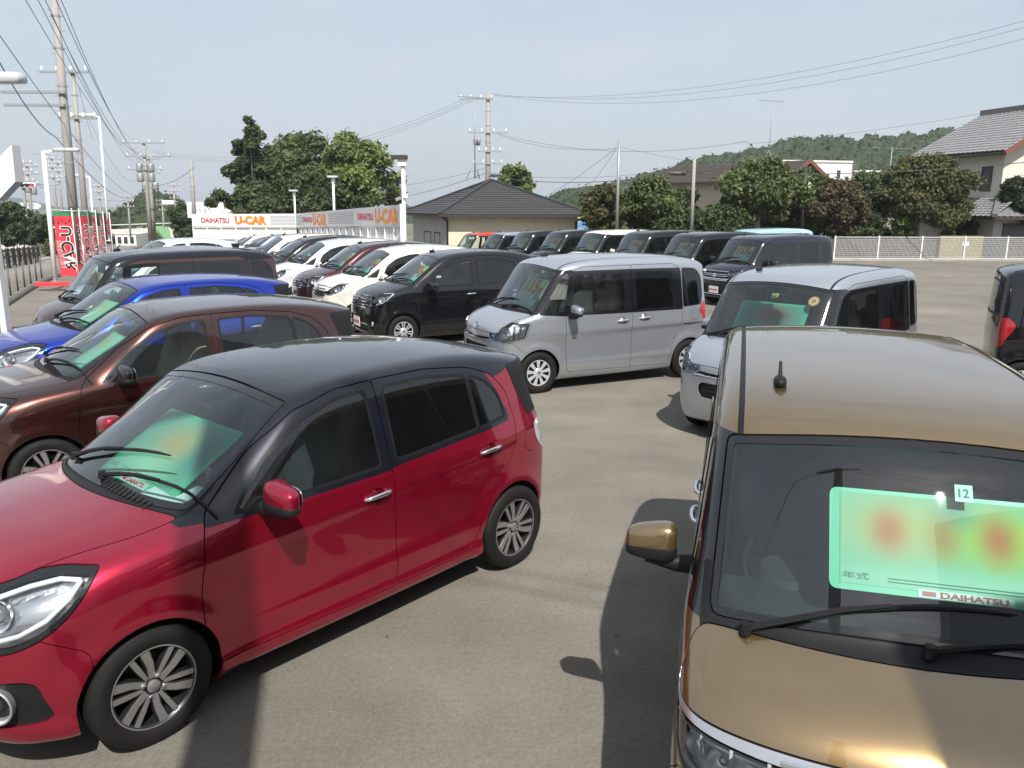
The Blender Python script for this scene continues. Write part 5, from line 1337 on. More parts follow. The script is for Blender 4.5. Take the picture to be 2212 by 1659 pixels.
# ------------------------------------------------------------ hip-roofed building behind the wall
M['cream_wall'] = mat('cream_wall', (.62,.56,.42), .8, var=(1.5,.06), bump=(8,.15,.01)); M['grey_wall'] = mat('grey_plaster', (.46,.44,.40), .85, var=(1,.08))
M['slate'] = mat('dark_roof', (.040,.039,.041), .62, var=(3,.25)); M['dark_wood'] = mat('dark_trim', (.035,.028,.025), .6)
M['window_dark'] = mat('window_pane', (.035,.04,.045), .08, coat=.8); M['door_dark'] = mat('dark_door', (.06,.06,.062), .5)
def hip(root, C, u, v, W, D, ze, zr, over, mroof, courses=12):
    u, v = Vector(u).normalized(), Vector(v).normalized(); o = over
    def E(a, b, z): p = C+u*a+v*b; return Vector((p.x, p.y, z))
    c = [E(-o,-o,ze), E(W+o,-o,ze), E(W+o,D+o,ze), E(-o,D+o,ze)]; r0, r1 = (E(D*.5, D*.5, zr), E(W-D*.5, D*.5, zr)) if W >= D else (E(W*.5, W*.5, zr), E(W*.5, D-W*.5, zr))
    faces = ((c[0],c[1],r1,r0),(c[2],c[3],r0,r1),(c[1],c[2],r1,r1),(c[3],c[0],r0,r0)) if W >= D else ((c[1],c[2],r1,r0),(c[3],c[0],r0,r1),(c[0],c[1],r0,r0),(c[2],c[3],r1,r1))
    for f in faces:
        b = MB(); n = courses
        nr = (f[1]-f[0]).cross(f[3]-f[0]).normalized(); 
        if nr.z < 0: nr = -nr
        for k in range(n):       # shingle courses: each laps over the one below
            a0, a1 = f[0].lerp(f[3], k/n), f[1].lerp(f[2], k/n); b0, b1 = f[0].lerp(f[3], (k+1)/n), f[1].lerp(f[2], (k+1)/n)
            V = [a0+nr*.028, a1+nr*.028, b1+nr*.006, b0+nr*.006, a0, a1]; b.add(V, [(0,1,2,3),(4,5,1,0)])
        b.build('roof', mroof, root)
    for p, q in ((c[0],r0),(c[3],r0),(c[1],r1),(c[2],r1),(r0,r1)):
        if (q-p).length > .1:
            b = MB(); b.bar(p+Vector((0,0,.05)), q+Vector((0,0,.06)), .14, .07); b.build('roof_ridge', mroof, root)
    for i in range(4):
        b = MB(); b.bar(c[i]-Vector((0,0,.06)), c[(i+1)%4]-Vector((0,0,.06)), .10, .12); b.build('gutter', M['dark_wood'], root)
    b = MB(); b.add([p-Vector((0,0,.02)) for p in c], [(3,2,1,0)]); b.build('eave_soffit', M['dark_wood'], root)
def box_walls(root, C, u, v, W, D, z0, z1, m, name='wall'):
    u, v = Vector(u).normalized(), Vector(v).normalized(); b = MB(); P = [C, C+u*W, C+u*W+v*D, C+v*D]
    V = [Vector((p.x,p.y,z)) for z in (z0,z1) for p in P]; b.add(V, [(0,1,5,4),(1,2,6,5),(2,3,7,6),(3,0,4,7),(4,5,6,7)]); return b.build(name, m, root)
def facade(root, C, u, out, rects, frame_m, pane_m, name='window', pane='pane', depth=.10):
    """rects (a0,a1,z0,z1) along u from C: frame (part) with a recessed pane (sub-part)"""
    u, out = Vector(u).normalized(), Vector(out).normalized()
    for a0, a1, z0, z1 in rects:
        def Q(a, z, o): p = C+u*a+out*o; return Vector((p.x, p.y, z))
        b = MB(); t = .05
        for p, q in (((a0-t,z0),(a1+t,z0)),((a0-t,z1),(a1+t,z1)),((a0,z0),(a0,z1)),((a1,z0),(a1,z1))): b.bar(Q(*p,.02), Q(*q,.02), .05, .07, out)
        f = b.build(name, frame_m, root)
        b = MB(); V = [Q(a0,z0,.012), Q(a1,z0,.012), Q(a1,z1,.012), Q(a0,z1,.012)]; V += [w-out*.01 for w in V]; b.add(V, [(0,1,2,3),(7,6,5,4),(0,4,5,1),(1,5,6,2),(2,6,7,3),(3,7,4,0)]); b.build(pane, pane_m, f)
hb = empty('hip_roofed_building', (0,0,0), 0, 'low cream building with dark hipped roof behind the end of the sign wall', 'building')
hC = P2(966, 40); hu, hv = Vector((.975,.22,0)), Vector((-.36,.93,0)); hz0 = gz(hC.x, hC.y)-.3; hze = at_depth(966, 462, 40).z
HW, HD = 6.6, 6.6
box_walls(hb, hC+hu*.02, hu, hv, HW, HD, hz0, hze, M['cream_wall'])
b = MB(); p = [hC+hu*-.01+hv*.0, hC+hu*-.01+hv*HD]; b.add([Vector((q.x-.03,q.y,z)) for z in (hz0, hze-.05) for q in p], [(0,1,3,2)]); b.build('side_wall', M['grey_wall'], hb)
hip(hb, hC, hu, hv, HW, HD, hze, at_depth(1045, 388, 43).z, .55, M['slate'], 16)
facade(hb, hC, hv, Vector((-hv.y, hv.x, 0)), [(1.2,2.2,hz0+.3,hz0+2.0),(2.9,4.2,hz0+.3,hz0+2.0)], M['dark_wood'], M['door_dark'], 'door', 'door_leaf')
b = MB(); q = hC+hu*-.02-hv*.06; b.tube([(q.x,q.y,hz0),(q.x,q.y,hze-.35),(q.x-.25,q.y-.25,hze-.1)], .05, 8); b.build('drainpipe', M['dark_wood'], hb, True)
b = MB(); q = hC+hu*(HW-.1)-hv*.08; b.tube([(q.x,q.y,hz0),(q.x,q.y,hze-.35),(q.x+.35,q.y-.3,hze-.1)], .05, 8); b.build('drainpipe', M['dark_wood'], hb, True)
def yagi(name, base, h, label, heading=0.4, n=9, L=1.5, legs=True, r=.03):
    root = empty(name, base, heading, label, 'antenna', None); b = MB(); b.tube([(0,0,0),(0,0,h)], r, 6)
    if legs:
        for a in (.5,2.6,4.7): b.tube([(0,0,.9),(.45*math.cos(a),.45*math.sin(a),0)], .018, 5)
    b.build('mast', M['galv'], root, True); b = MB(); b.bar((-L*.6,0,h-.05),(L*.5,0,h-.05), .03)
    b.build('boom', M['galv'], root)
    for i in range(n):
        b = MB(); x = -L*.6+L*1.1*i/(n-1); e = .17+.10*i/n; b.bar((x,-e,h-.05),(x,e,h-.05), .014); b.build('element', M['galv'], root)
    return root
def seat_at(X, Y, d): return at_depth(X, Y, d)
p = seat_at(1026, 386, 43); yagi('roof_antenna', p, at_depth(1026,208,43).z-p.z, 'tall thin television aerial guyed on the dark hipped roof', .5, 10, 1.5)

# ------------------------------------------------------------ houses on the right
M['tile'] = mat('grey_roof_tile', (.20,.20,.205), .42, var=(4,.18)); M['tile_cap'] = mat('grey_ridge_tile', (.14,.14,.145), .5)
M['house_wall'] = mat('house_plaster', (.62,.58,.51), .85, var=(1,.05)); M['verge'] = mat('brown_verge', (.16,.065,.045), .6)
M['shutter'] = mat('dark_shutter', (.07,.075,.08), .55); M['brown_roof'] = mat('brown_roof', (.060,.048,.042), .65, var=(3,.2)); M['beige_wall'] = mat('beige_wall', (.60,.50,.37), .85, var=(1,.06))
def tiled_plane(root, a, b_, c, d, rows, cols, m, name='roof_tiles'):
    """roof plane a-b eave, d-c ridge: rounded tile columns stepping in courses (joined, real relief)"""
    nr = (b_-a).cross(d-a).normalized()
    if nr.z < 0: nr = -nr
    V, F = [], []; sub = 4
    for r in range(rows):
        base = len(V); nc = cols*sub+1
        for e in (0, 1):
            f = (r+e)/rows; p0, p1 = a.lerp(d, f), b_.lerp(c, f)
            for k in range(nc):
                t = k/(nc-1); h = .045*abs(math.sin(math.pi*t*cols))**.7 + (.035 if e == 0 else .004); V.append(p0.lerp(p1, t)+nr*h)
        for k in range(nc): V.append(V[base+k]-nr*.04)
        for k in range(nc-1): F += [(base+k, base+k+1, base+nc+k+1, base+nc+k), (base+2*nc+k, base+2*nc+k+1, base+k+1, base+k)]
    return tag(mesh_obj(name, mk_mesh(name, V, F), m, root), kind='stuff')
rh = empty('tiled_house', (0,0,0), 0, 'two storey plaster house with grey tiled gable roof at the right edge', 'house')
rC = P2(2156, 44); ru, rv = Vector((.97,.24,0)), Vector((-.24,.97,0)); rz0 = -.4; rze = at_depth(2156, 322, 44).z
box_walls(rh, rC, ru, rv, 7.5, 5.2, rz0, rze, M['house_wall'])
def RP(a, bb, z): p = rC+ru*a+rv*bb; return Vector((p.x, p.y, z))
zrd = rze+2.4; ov = .75
A_, B_, R0_, R1_ = RP(-ov,-ov,rze-.12), RP(-ov,5.2+ov+.6,rze-.12), RP(3.75,-ov,zrd), RP(3.75,5.2+ov,zrd)
tiled_plane(rh, B_, A_, R0_, R1_, 16, 22, M['tile']); tiled_plane(rh, RP(7.5+ov,-ov,rze-.12), RP(7.5+ov,5.2+ov,rze-.12), R1_, R0_, 16, 22, M['tile'])
b = MB(); b.bar(R0_+Vector((0,0,.12)), R1_+Vector((0,0,.12)), .32, .30); b.build('roof_ridge', M['tile_cap'], rh)
b = MB(); b.bar(A_-Vector((0,0,.12)), R0_-Vector((0,0,.12)), .10, .26); b.build('verge_board', M['verge'], rh)
b = MB(); b.bar(RP(7.5+ov,-ov,rze-.24), R0_-Vector((0,0,.12)), .10, .26); b.build('verge_board', M['verge'], rh)
b = MB(); b.add([RP(0,0,rze), RP(7.5,0,rze), RP(3.75,0,zrd-.15)], [(0,1,2)]); b.build('gable_wall', M['house_wall'], rh)
b = MB(); b.bar(A_-Vector((0,0,.16)), B_-Vector((0,0,.16)), .11, .11); b.build('gutter', M['dark_wood'], rh)
b = MB(); b.add([RP(-ov,-ov,rze-.2), RP(-ov,5.2+ov,rze-.2), RP(0,5.2+ov,rze-.05), RP(0,-ov,rze-.05)], [(0,1,2,3)]); b.build('eave_soffit', M['beige_wall'], rh)
facade(rh, rC, rv, -ru, [(.7,1.35,rze-2.1,rze-.85),(2.2,2.9,rze-2.25,rze-.95),(4.2,4.7,rze-1.95,rze-1.15)], M['dark_wood'], M['shutter'], 'window', 'shutter')
facade(rh, rC, ru, -rv, [(2.2,3.6,rze-2.2,rze-.9)], M['dark_wood'], M['window_dark'])
# lower tiled lean-to
zl = at_depth(2130, 427, 43).z
tiled_plane(rh, RP(-2.3,5.6,zl-.95), RP(-2.3,-2.2,zl-.95), RP(-.02,-1.2,zl), RP(-.02,5.6,zl), 8, 22, M['tile'], 'lean_to_tiles')
tiled_plane(rh, RP(-2.3,-2.2,zl-.95), RP(8,-2.2,zl-.95), RP(8,-.02,zl+.05), RP(-.02,-.02,zl+.05), 8, 26, M['tile'], 'lean_to_tiles')
b = MB(); b.bar(RP(-.02,-.02,zl+.08), RP(-2.3,-2.2,zl-.88), .25, .18); b.build('roof_ridge', M['tile_cap'], rh)
b = MB(); b.bar(RP(-2.3,5.6,zl-1.02), RP(-2.3,-2.2,zl-1.02), .10, .14); b.bar(RP(-2.3,-2.2,zl-1.02), RP(8,-2.2,zl-1.02), .10, .14); b.build('gutter', M['dark_wood'], rh)
box_walls(rh, RP(-1.6,-1.5,0), ru, rv, 9.5, 6.6, rz0, zl-1.05, M['grey_wall'], 'lower_wall')
facade(rh, RP(-1.6,-1.5,0), ru, -rv, [(.6,2.6,rz0+.5,zl-1.3),(4,6,rz0+.5,zl-1.3)], M['dark_wood'], M['door_dark'], 'door', 'door_leaf')

mh = empty('brown_roofed_house', (0,0,0), 0, 'house with brown gable roof and beige wall seen between the garden trees', 'house')
mC = P2(1700, 56); mu, mv = Vector((.99,.1,0)), Vector((-.55,.83,0)); mz = at_depth(1700, 380, 56).z; mzr = at_depth(1700, 352, 60).z
M['beige_shade'] = mat('shaded_beige_wall', (.42,.37,.29), .85, var=(1,.06))  # darker copy of the beige wall: side-wall shade put into the colour
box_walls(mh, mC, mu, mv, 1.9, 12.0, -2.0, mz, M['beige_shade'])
def MP(a, bb, z): p = mC+mu*a+mv*bb; return Vector((p.x, p.y, z))
for s in (0, 1):
    b = MB(); n = 12
    e0, e1 = (MP(-.6,-.5,mz-.25), MP(-.6,12.5,mz-.25)) if s == 0 else (MP(2.5,-.5,mz-.25), MP(2.5,12.5,mz-.25)); t0, t1 = MP(.95,-.5,mzr), MP(.95,12.5,mzr)
    for k in range(n):
        a0, a1, c0, c1 = e0.lerp(t0,k/n), e1.lerp(t1,k/n), e0.lerp(t0,(k+1)/n), e1.lerp(t1,(k+1)/n); up = Vector((0,0,.03)); b.add([a0+up,a1+up,c1,c0,a0,a1], [(0,1,2,3),(4,5,1,0)])
    b.build('roof', M['brown_roof'], mh)
b = MB(); b.add([MP(0,0,mz), MP(1.9,0,mz), MP(.95,0,mzr-.1)], [(0,1,2)]); b.build('gable_wall', M['beige_wall'], mh)
for e in (-.6, 2.5):
    b = MB(); b.bar(MP(e,-.5,mz-.3), MP(.95,-.5,mzr-.05), .08, .22); b.build('verge_board', M['verge'], mh)
b = MB(); b.bar(MP(-.6,-.5,mz-.32), MP(-.6,12.5,mz-.32), .1, .1); b.build('gutter', M['dark_wood'], mh)
facade(mh, mC, mu, Vector((0,-1,0)), [(.4,1.4,mz-2.0,mz-.8)], M['dark_wood'], M['window_dark'])
p = at_depth(1660, 352, 58); yagi('roof_antenna', p, at_depth(1664,216,58).z-p.z, 'tall television aerial above the brown roof, pointing right', .2, 8, 1.7, True, .025)
p = at_depth(1922, 372, 60); yagi('roof_antenna', p-Vector((0,0,1.5)), at_depth(1922,318,60).z-p.z+1.5, 'low television aerial with two booms above the garden trees', .3, 8, 3.0, False, .03)

M['factory_white'] = mat('pale_wall', (.68,.66,.62), .8, var=(.6,.04)); M['pale_blue'] = mat('blue_sheet', (.10,.25,.50), .6)
def block(name, label, X0, X1, Y0, d, depth, Ybase, rects, m='factory_white', pane='window_dark', cat='building', par=None, slant=.15):
    A, B = at_depth(X0, Y0, d), at_depth(X1, Y0, d); B = Vector((B.x, B.y+ (B.x-A.x)*slant, A.z)); C = Vector((A.x, A.y, 0)); u = Vector((B.x-A.x, B.y-A.y, 0)); W = u.length; u.normalize(); v = Vector((-u.y, u.x, 0))
    root = empty(name, (0,0,0), 0, label, cat); z0 = at_depth(X0, Ybase, d).z; H = A.z-z0
    box_walls(root, C, u, v, W, depth, z0, A.z, M[m])
    b = MB(); b.bar(Vector((C.x,C.y,A.z+.06)), Vector((C.x,C.y,A.z+.06))+u*W, .25, .2); b.bar(Vector((C.x,C.y,A.z+.06)), Vector((C.x,C.y,A.z+.06))+v*depth, .25, .2); b.build('parapet', M[m], root)
    facade(root, C, u, -v, [(a*W, bb*W, z0+H*c, z0+H*e) for a, bb, c, e in rects], M['white'], M[pane]); return root, C, u, v, W, z0, A.z
w1 = block('white_office', 'pale flat roofed block rising above the garden trees', 1690, 1852, 348, 95, 10, 470, [(.62,.68,.60,.80),(.78,.84,.70,.86),(.90,.96,.55,.75),(.30,.40,.6,.8)])
w2 = block('white_office', 'long low pale building with a band of windows right of the flat roofed block', 1848, 1906, 370, 100, 9, 470, [(.02+.12*i,.11+.12*i,.55,.9) for i in range(8)])
f1 = block('factory', 'white factory with tall windows and roof vents behind the shrubs', 1468, 1566, 405, 75, 14, 490, [(.06+.115*i,.145+.115*i,.42,.80) for i in range(8)])
for i, X in enumerate((1536, 1548)):
    p = at_depth(X, 404, 77); b = MB(); b.lathe([(.0,.9),(.45,.8),(.55,.45),(.32,.4),(.32,0)], 12, 'Z', (p.x,p.y,p.z)); b.build('roof_vent', M['white'], f1[0], True)
block('shed', 'small grey shed with blue sheeting left of the shrubs', 1236, 1262, 470, 52, 4, 520, [], 'grey_wall')
block('workshop', 'distant grey roofed workshop right of the hipped roof', 1392, 1470, 402, 160, 12, 470, [(.1,.4,.3,.7),(.55,.9,.3,.7)], 'grey_wall')
b = MB(); p = at_depth(1240, 487, 48); q = at_depth(1285, 482, 50); b.box(((p.x+q.x)/2,(p.y+q.y)/2,p.z), (q.x-p.x, 1.5, .35)); tag(b.build('tarpaulin', M['pale_blue']), 'bright blue sheeting beside the shed at the hipped building corner', 'tarpaulin')

# ------------------------------------------------------------ block wall and mesh fence at the back right
M['block'] = mat('concrete_block', (.075,.070,.060), .9, var=(1.2,.2), bump=(30,.4,.01)); M['fence_white'] = mat('fence_white', (.70,.71,.70), .45); M['gate_yellow'] = mat('yellowish_stone', (.22,.185,.11), .85, var=(2,.12))
FA, FB = G(1800, 562), G(2262, 562); fu = (FB-FA); FL = fu.length; fu.normalize(); fo = Vector((-fu.y, fu.x, 0))
bw = empty('block_wall', (FA+fo*1.6), 0, 'weathered grey concrete block wall behind the white mesh fence', 'wall'); bm_ = None
BL = .60; BH = .19
cb = MB(); cb.box((0,0,0), (BL-.012, .14, BH-.012)); blk_me = cb.mesh('block'); blk_me.materials.append(M['block']); ang = math.atan2(fu.y, fu.x)
core = MB(); a0 = fu*-1; core.bar(fu*-1.0+Vector((0,0,-.3+.55)), fu*(FL+1)+Vector((0,0,.25)), .10, 1.1); core.build('wall_core', M['block'], bw)
for r_ in range(5):
    for i in range(int((FL+1)/BL)):
        s = i*BL+(BL/2 if r_ % 2 else 0)
        if 5.6 < s < 8.6: continue
        o = bpy.data.objects.new('block', blk_me); COL.objects.link(o); o.parent = bw; o.location = fu*s+Vector((0,0,.09+r_*BH))+fo*rng.uniform(-.004,.004); o.rotation_euler = (0,0,ang)
gp = empty('gate_pillar', FA+fo*1.45+fu*7.1, ang, 'broad yellowish gate wall with a small white plate, seen through the fence', 'gate wall')
b = MB(); b.box((0,0,.52), (2.2,.30,1.15)); b.build('wall', M['gate_yellow'], gp); b = MB(); b.box((.2,-.16,.72), (.32,.02,.18)); b.build('name_plate', M['white'], gp)
b = MB(); b.box((1.75,.1,.5), (1.1,.10,1.05)); b.build('gate_panel', M['door_dark'], gp)
b = MB(); b.box((3.2,.1,.5), (.05,.05,1.1)); b.build('gate_post', M['dark_wood'], gp)
fe = empty('mesh_fence', FA, ang, 'white welded mesh fence along the back of the lot', 'fence'); FH = 1.12; NP = 5
b = MB(); b.box((FL/2,0,-.02), (FL+.5,.16,.16)); b.build('kerb', M['concrete'], fe)
pw = FL/NP
for i in range(NP+1):
    b = MB(); b.box((i*pw,0,FH/2), (.06,.06,FH+.04)); b.build('post', M['fence_white'], fe)
def fence_panel(w, h, z0, nv, nh, r):
    b = MB()
    for k in range(nv): b.bar((w*(k+.5)/nv,0,z0), (w*(k+.5)/nv,0,z0+h), r)
    for k in range(nh): b.bar((.03,.006,z0+.04+(h-.08)*k/(nh-1)), (w-.03,.006,z0+.04+(h-.08)*k/(nh-1)), r*1.1)
    for zz in (z0+h-.03, z0+.05): b.bar((.03,-.012,zz), (w-.03,-.012,zz), .022)
    return b.mesh('mesh_panel')
pm_ = fence_panel(pw, FH-.06, .05, 34, 12, .0065)
for i in range(NP): tag(mesh_obj('mesh_panel', pm_, M['fence_white'], fe, (i*pw,0,0)), kind='stuff')

# ------------------------------------------------------------ trees
def T(name, X, Ybase, d, Ytop, wpx, label, **k):
    p = at_depth(X, Ybase, d); h = at_depth(X, Ytop, d).z-p.z; w = wpx/(_f)*d
    return tree(name, p, h, w, label, **k)
GT = 'tall trees behind the sign wall'; GG = 'garden trees along the back of the lot'
T('conifer_tree', 552, 505, 62, 252, 165, 'pointed dark tree with ragged layered branches, leftmost behind the sign wall', leaf='leaf_dark', n=6500, size=.34, shape='cone', clumps=46, seed=3, crown0=.22, cl=.24, group=GT, trunk=.26, limbs=14)
T('broadleaf_tree', 660, 505, 64, 296, 190, 'broad dense dark green tree in the middle behind the sign wall', leaf='leaf_mid', n=8000, size=.34, shape='dome', clumps=44, seed=8, crown0=.20, cl=.26, group=GT, trunk=.30, limbs=10)
T('broadleaf_tree', 772, 505, 60, 296, 165, 'lighter green open tree with pale limbs behind the taller white lamp mast', leaf='leaf_lime', n=3600, size=.34, shape='dome', clumps=30, seed=12, crown0=.36, cl=.22, group=GT, trunk=.24, limbs=14, bark='bark_pale')
T('broadleaf_tree', 700, 505, 58, 372, 150, 'low dark tree filling the gap below the tall crowns', leaf='leaf_dark', n=4500, size=.32, shape='round', clumps=28, seed=15, crown0=.12, cl=.3, group=GT)
T('broadleaf_tree', 560, 505, 57, 402, 110, 'low dark tree below the pointed tree', leaf='leaf_dark', n=3500, size=.32, shape='round', clumps=22, seed=17, crown0=.1, cl=.3, group=GT)
T('bamboo_clump', 1108, 470, 52, 358, 80, 'feathery pale green bamboo rising behind the hipped roof', cat='bamboo', leaf='leaf_lime', n=3600, size=.26, shape='dome', clumps=34, seed=21, crown0=.2, cl=.24, trunk=.05, limbs=12)
T('shrub', 1306, 505, 38, 400, 100, 'rounded olive green shrub at the corner of the hipped building', cat='shrub', leaf='leaf_olive', n=4200, size=.20, shape='round', clumps=30, seed=23, crown0=.05, cl=.27, group=GG)
T('conifer_tree', 1408, 505, 38, 387, 110, 'bushy green conifer behind the white roofed car', leaf='leaf_mid', n=6000, size=.18, shape='round', clumps=36, seed=27, crown0=.04, cl=.26, group=GG)
T('conifer_tree', 1472, 505, 40, 408, 60, 'narrow dark bush right of the bushy conifer', leaf='leaf_dark', n=3200, size=.18, shape='round', clumps=20, seed=28, crown0=.04, cl=.32, group=GG)
T('pine_tree', 1635, 505, 41, 352, 175, 'spreading green garden tree with a crooked pale trunk', leaf='leaf_mid', n=5200, size=.22, shape='round', clumps=30, seed=31, crown0=.30, cl=.25, group=GG, bark='bark_pale', limbs=12)
T('shrub', 1566, 505, 40, 392, 62, 'upright yellow-green shrub left of the spreading garden tree', cat='shrub', leaf='leaf_lime', n=2600, size=.18, shape='cone', clumps=22, seed=33, crown0=.05, cl=.30, group=GG)
T('shrub', 1545, 508, 39, 450, 110, 'low dark hedge-like shrub in front of the factory', cat='shrub', leaf='leaf_dark', n=3400, size=.18, shape='dome', clumps=26, seed=34, crown0=.02, cl=.28, group=GG)
T('broadleaf_tree', 1735, 505, 43, 366, 120, 'light green loose tree beside the satellite dish pole', leaf='leaf_mid', n=4000, size=.20, shape='round', clumps=26, seed=36, crown0=.12, cl=.27, group=GG)
T('maple_tree', 1800, 505, 42, 388, 120, 'reddish brown maple in the middle of the garden', leaf='leaf_red', n=5200, size=.17, shape='round', clumps=32, seed=38, crown0=.10, cl=.25, group=GG)
T('broadleaf_tree', 1862, 505, 44, 372, 90, 'dark leafy tree behind the reddish maple', leaf='leaf_dark', n=3600, size=.2, shape='round', clumps=24, seed=39, crown0=.10, cl=.28, group=GG)
T('maple_tree', 1978, 520, 43, 338, 180, 'large domed maple with branching pale trunks in front of the tiled house', leaf='leaf_olive', n=11000, size=.17, shape='dome', clumps=60, seed=41, crown0=.24, cl=.18, group=GG, bark='bark_pale', trunk=.16, limbs=22)
T('shrub', 1950, 512, 42, 470, 50, 'small yellow-green bush at the foot of the large maple', cat='shrub', leaf='leaf_lime', n=1400, size=.14, shape='dome', clumps=14, seed=43, crown0=.02, cl=.32, group=GG)
T('shrub', 1850, 512, 43, 455, 120, 'dark clipped shrubs behind the fence left of the large maple', cat='shrub', leaf='leaf_dark', n=3800, size=.16, shape='dome', clumps=26, seed=44, crown0=.02, cl=.26, group=GG)
T('shrub', 1700, 512, 43, 462, 130, 'low dark shrubs behind the light blue van', cat='shrub', leaf='leaf_dark', n=3800, size=.16, shape='dome', clumps=26, seed=45, crown0=.02, cl=.26, group=GG)
T('pine_tree', 2204, 520, 43, 384, 100, 'dark layered pine at the right edge in front of the tiled house', leaf='leaf_pine', n=6000, size=.20, shape='round', clumps=26, seed=47, crown0=.25, cl=.24, group=GG, limbs=12)
T('shrub', 2080, 520, 44, 455, 70, 'dark rounded shrub between the maple and the pine', cat='shrub', leaf='leaf_olive', n=2600, size=.16, shape='dome', clumps=20, seed=48, crown0=.02, cl=.3, group=GG)
# left side of the road
GL = 'trees across the road'
T('broadleaf_tree', 20, 530, 60, 440, 70, 'dark tree across the road behind the round signs', leaf='leaf_dark', n=3000, size=.3, shape='round', clumps=22, seed=51, crown0=.1, cl=.3, group=GL)
T('broadleaf_tree', 75, 530, 70, 455, 60, 'dark tree across the road behind the signal pole', leaf='leaf_dark', n=2600, size=.3, shape='round', clumps=20, seed=52, crown0=.1, cl=.3, group=GL)
T('broadleaf_tree', 398, 520, 85, 440, 50, 'dark tree left of the sign wall end', leaf='leaf_dark', n=2600, size=.35, shape='round', clumps=20, seed=53, crown0=.05, cl=.32, group=GL)
T('broadleaf_tree', 110, 530, 85, 468, 55, 'dark tree across the road left of the lamp post', leaf='leaf_dark', n=2600, size=.3, shape='round', clumps=20, seed=61, crown0=.05, cl=.32, group=GL)
T('broadleaf_tree', 45, 535, 90, 462, 70, 'broad dark tree across the road between the two signals', leaf='leaf_dark', n=3000, size=.32, shape='dome', clumps=24, seed=62, crown0=.04, cl=.3, group=GL)
T('broadleaf_tree', 200, 525, 120, 455, 60, 'dark tree far down the road behind the second pole', leaf='leaf_dark', n=2400, size=.4, shape='round', clumps=20, seed=63, crown0=.05, cl=.32, group=GL)
T('shrub', 120, 545, 62, 520, 50, 'low green hedge across the road by the white railing', cat='shrub', leaf='leaf_mid', n=2200, size=.2, shape='dome', clumps=18, seed=54, crown0=.02, cl=.3)
T('broadleaf_tree', 440, 515, 90, 452, 60, 'dark tree behind the advertising board', leaf='leaf_dark', n=2400, size=.35, shape='round', clumps=20, seed=55, crown0=.05, cl=.32, group=GL)

# ------------------------------------------------------------ summer haze
hz_m = bpy.data.materials.new('haze_air'); hz_m.use_nodes = True; hz_m.node_tree.nodes.clear()
_o = hz_m.node_tree.nodes.new('ShaderNodeOutputMaterial'); _v = hz_m.node_tree.nodes.new('ShaderNodeVolumePrincipled')
_v.inputs['Color'].default_value = (.86,.92,1,1); _v.inputs['Density'].default_value = .00038; _v.inputs['Anisotropy'].default_value = .2
hz_m.node_tree.links.new(_v.outputs[0], _o.inputs['Volume'])
tag(MB().box((0, 1050, 55-12), (5800, 2700, 150)).build('haze', hz_m), kind='stuff')
# ------------------------------------------------------------ poles, wires, lamps
TILT = R(2.2)   # plumb direction seen from the sloping lot
def up_tilt(h): return Vector((0, math.sin(TILT)*h, math.cos(TILT)*h))
def pole(name, X, Ybase, d, Ytop, r0, r1, label, m='pole_concrete', cat='utility pole', group='utility poles', arms=(), steps=True, trans=0, ins=True):
    """arms: (fraction of height, length, offset)"""
    p = at_depth(X, Ybase, d); h = (at_depth(X, Ytop, d).z-p.z)/math.cos(TILT); root = empty(name, p, 0, label, cat, group); root.rotation_euler = (-TILT, 0, 0)
    b = MB(); b.tube([(0,0,h*t) for t in (0,.5,1)], [r0,(r0+r1)/2,r1], 14); b.build('shaft', M[m], root, True)
    for k, (f, L, o) in enumerate(arms):
        b = MB(); b.bar((-L/2+o, -r1-.05, h*f), (L/2+o, -r1-.05, h*f), .075, .075); b.build('crossarm', M['galv'], root)
        for s in (np.linspace(-.45,.45,4) if ins else ()):
            c = (o+L*s, -r1-.05, h*f+.04); b = MB(); b.lathe([(.02,0),(.05,.03),(.035,.07),(.055,.11),(.03,.18),(0,.19)], 8, 'Z', c); b.build('insulator', M['porcelain'], root, True)
    if steps:
        b = MB(); n = int(h/.6)
        for i in range(4, n):
            rr = r0+(r1-r0)*i*.6/h; s = 1 if i % 2 else -1; b.bar((s*rr*.9,0,i*.6), (s*(rr+.14),0,i*.6), .016)
        tag(b.build('climbing_steps', M['galv'], root), kind='stuff')
        for f in (.35,.55,.62,.75,.86):
            b = MB(); rr = r0+(r1-r0)*f+.006; b.lathe([(rr,h*f),(rr,h*f+.06)], 14); b.bar((-rr-.08,0,h*f+.03),(rr+.08,0,h*f+.03), .03); b.build('band', M['galv'], root)
    for k in range(trans):
        b = MB(); b.lathe([(0,0),(.22,0),(.24,.05),(.24,.55),(.20,.62),(.0,.66)], 16, 'Z', ((-.42 if k % 2 else .42), -.05, h*(.60+.10*(k//2)))); b.tube([((-.42 if k % 2 else .42)-.08,-.05,h*(.60+.10*(k//2))+.62),((-.42 if k % 2 else .42)-.08,-.05,h*(.60+.10*(k//2))+.85)], .03, 6); b.build('transformer', M['galv'], root, True)
    return root, p, h
def ptop(o, f=1.0): return o[1]+Vector((0, math.sin(TILT)*o[2]*f, math.cos(TILT)*o[2]*f))
pA = pole('utility_pole', 168, 560, 25, -60, .150, .095, 'thick concrete utility pole beside the melon flags, running out of the top of the picture', arms=((.60,1.9,-.8),(.555,1.8,-.8),), ins=False)
pB = pole('utility_pole', 191, 545, 35, 148, .14, .085, 'second concrete pole with crossarm top, just right of the thick pole', arms=((.985,2.0,-.3),(.74,1.6,.1)))
pD = pole('utility_pole', 326, 520, 62, 305, .17, .11, 'far concrete pole carrying transformers and wires over the road', arms=((.985,3.2,0),(.85,3.4,.3),(.72,2.6,0)), trans=4)
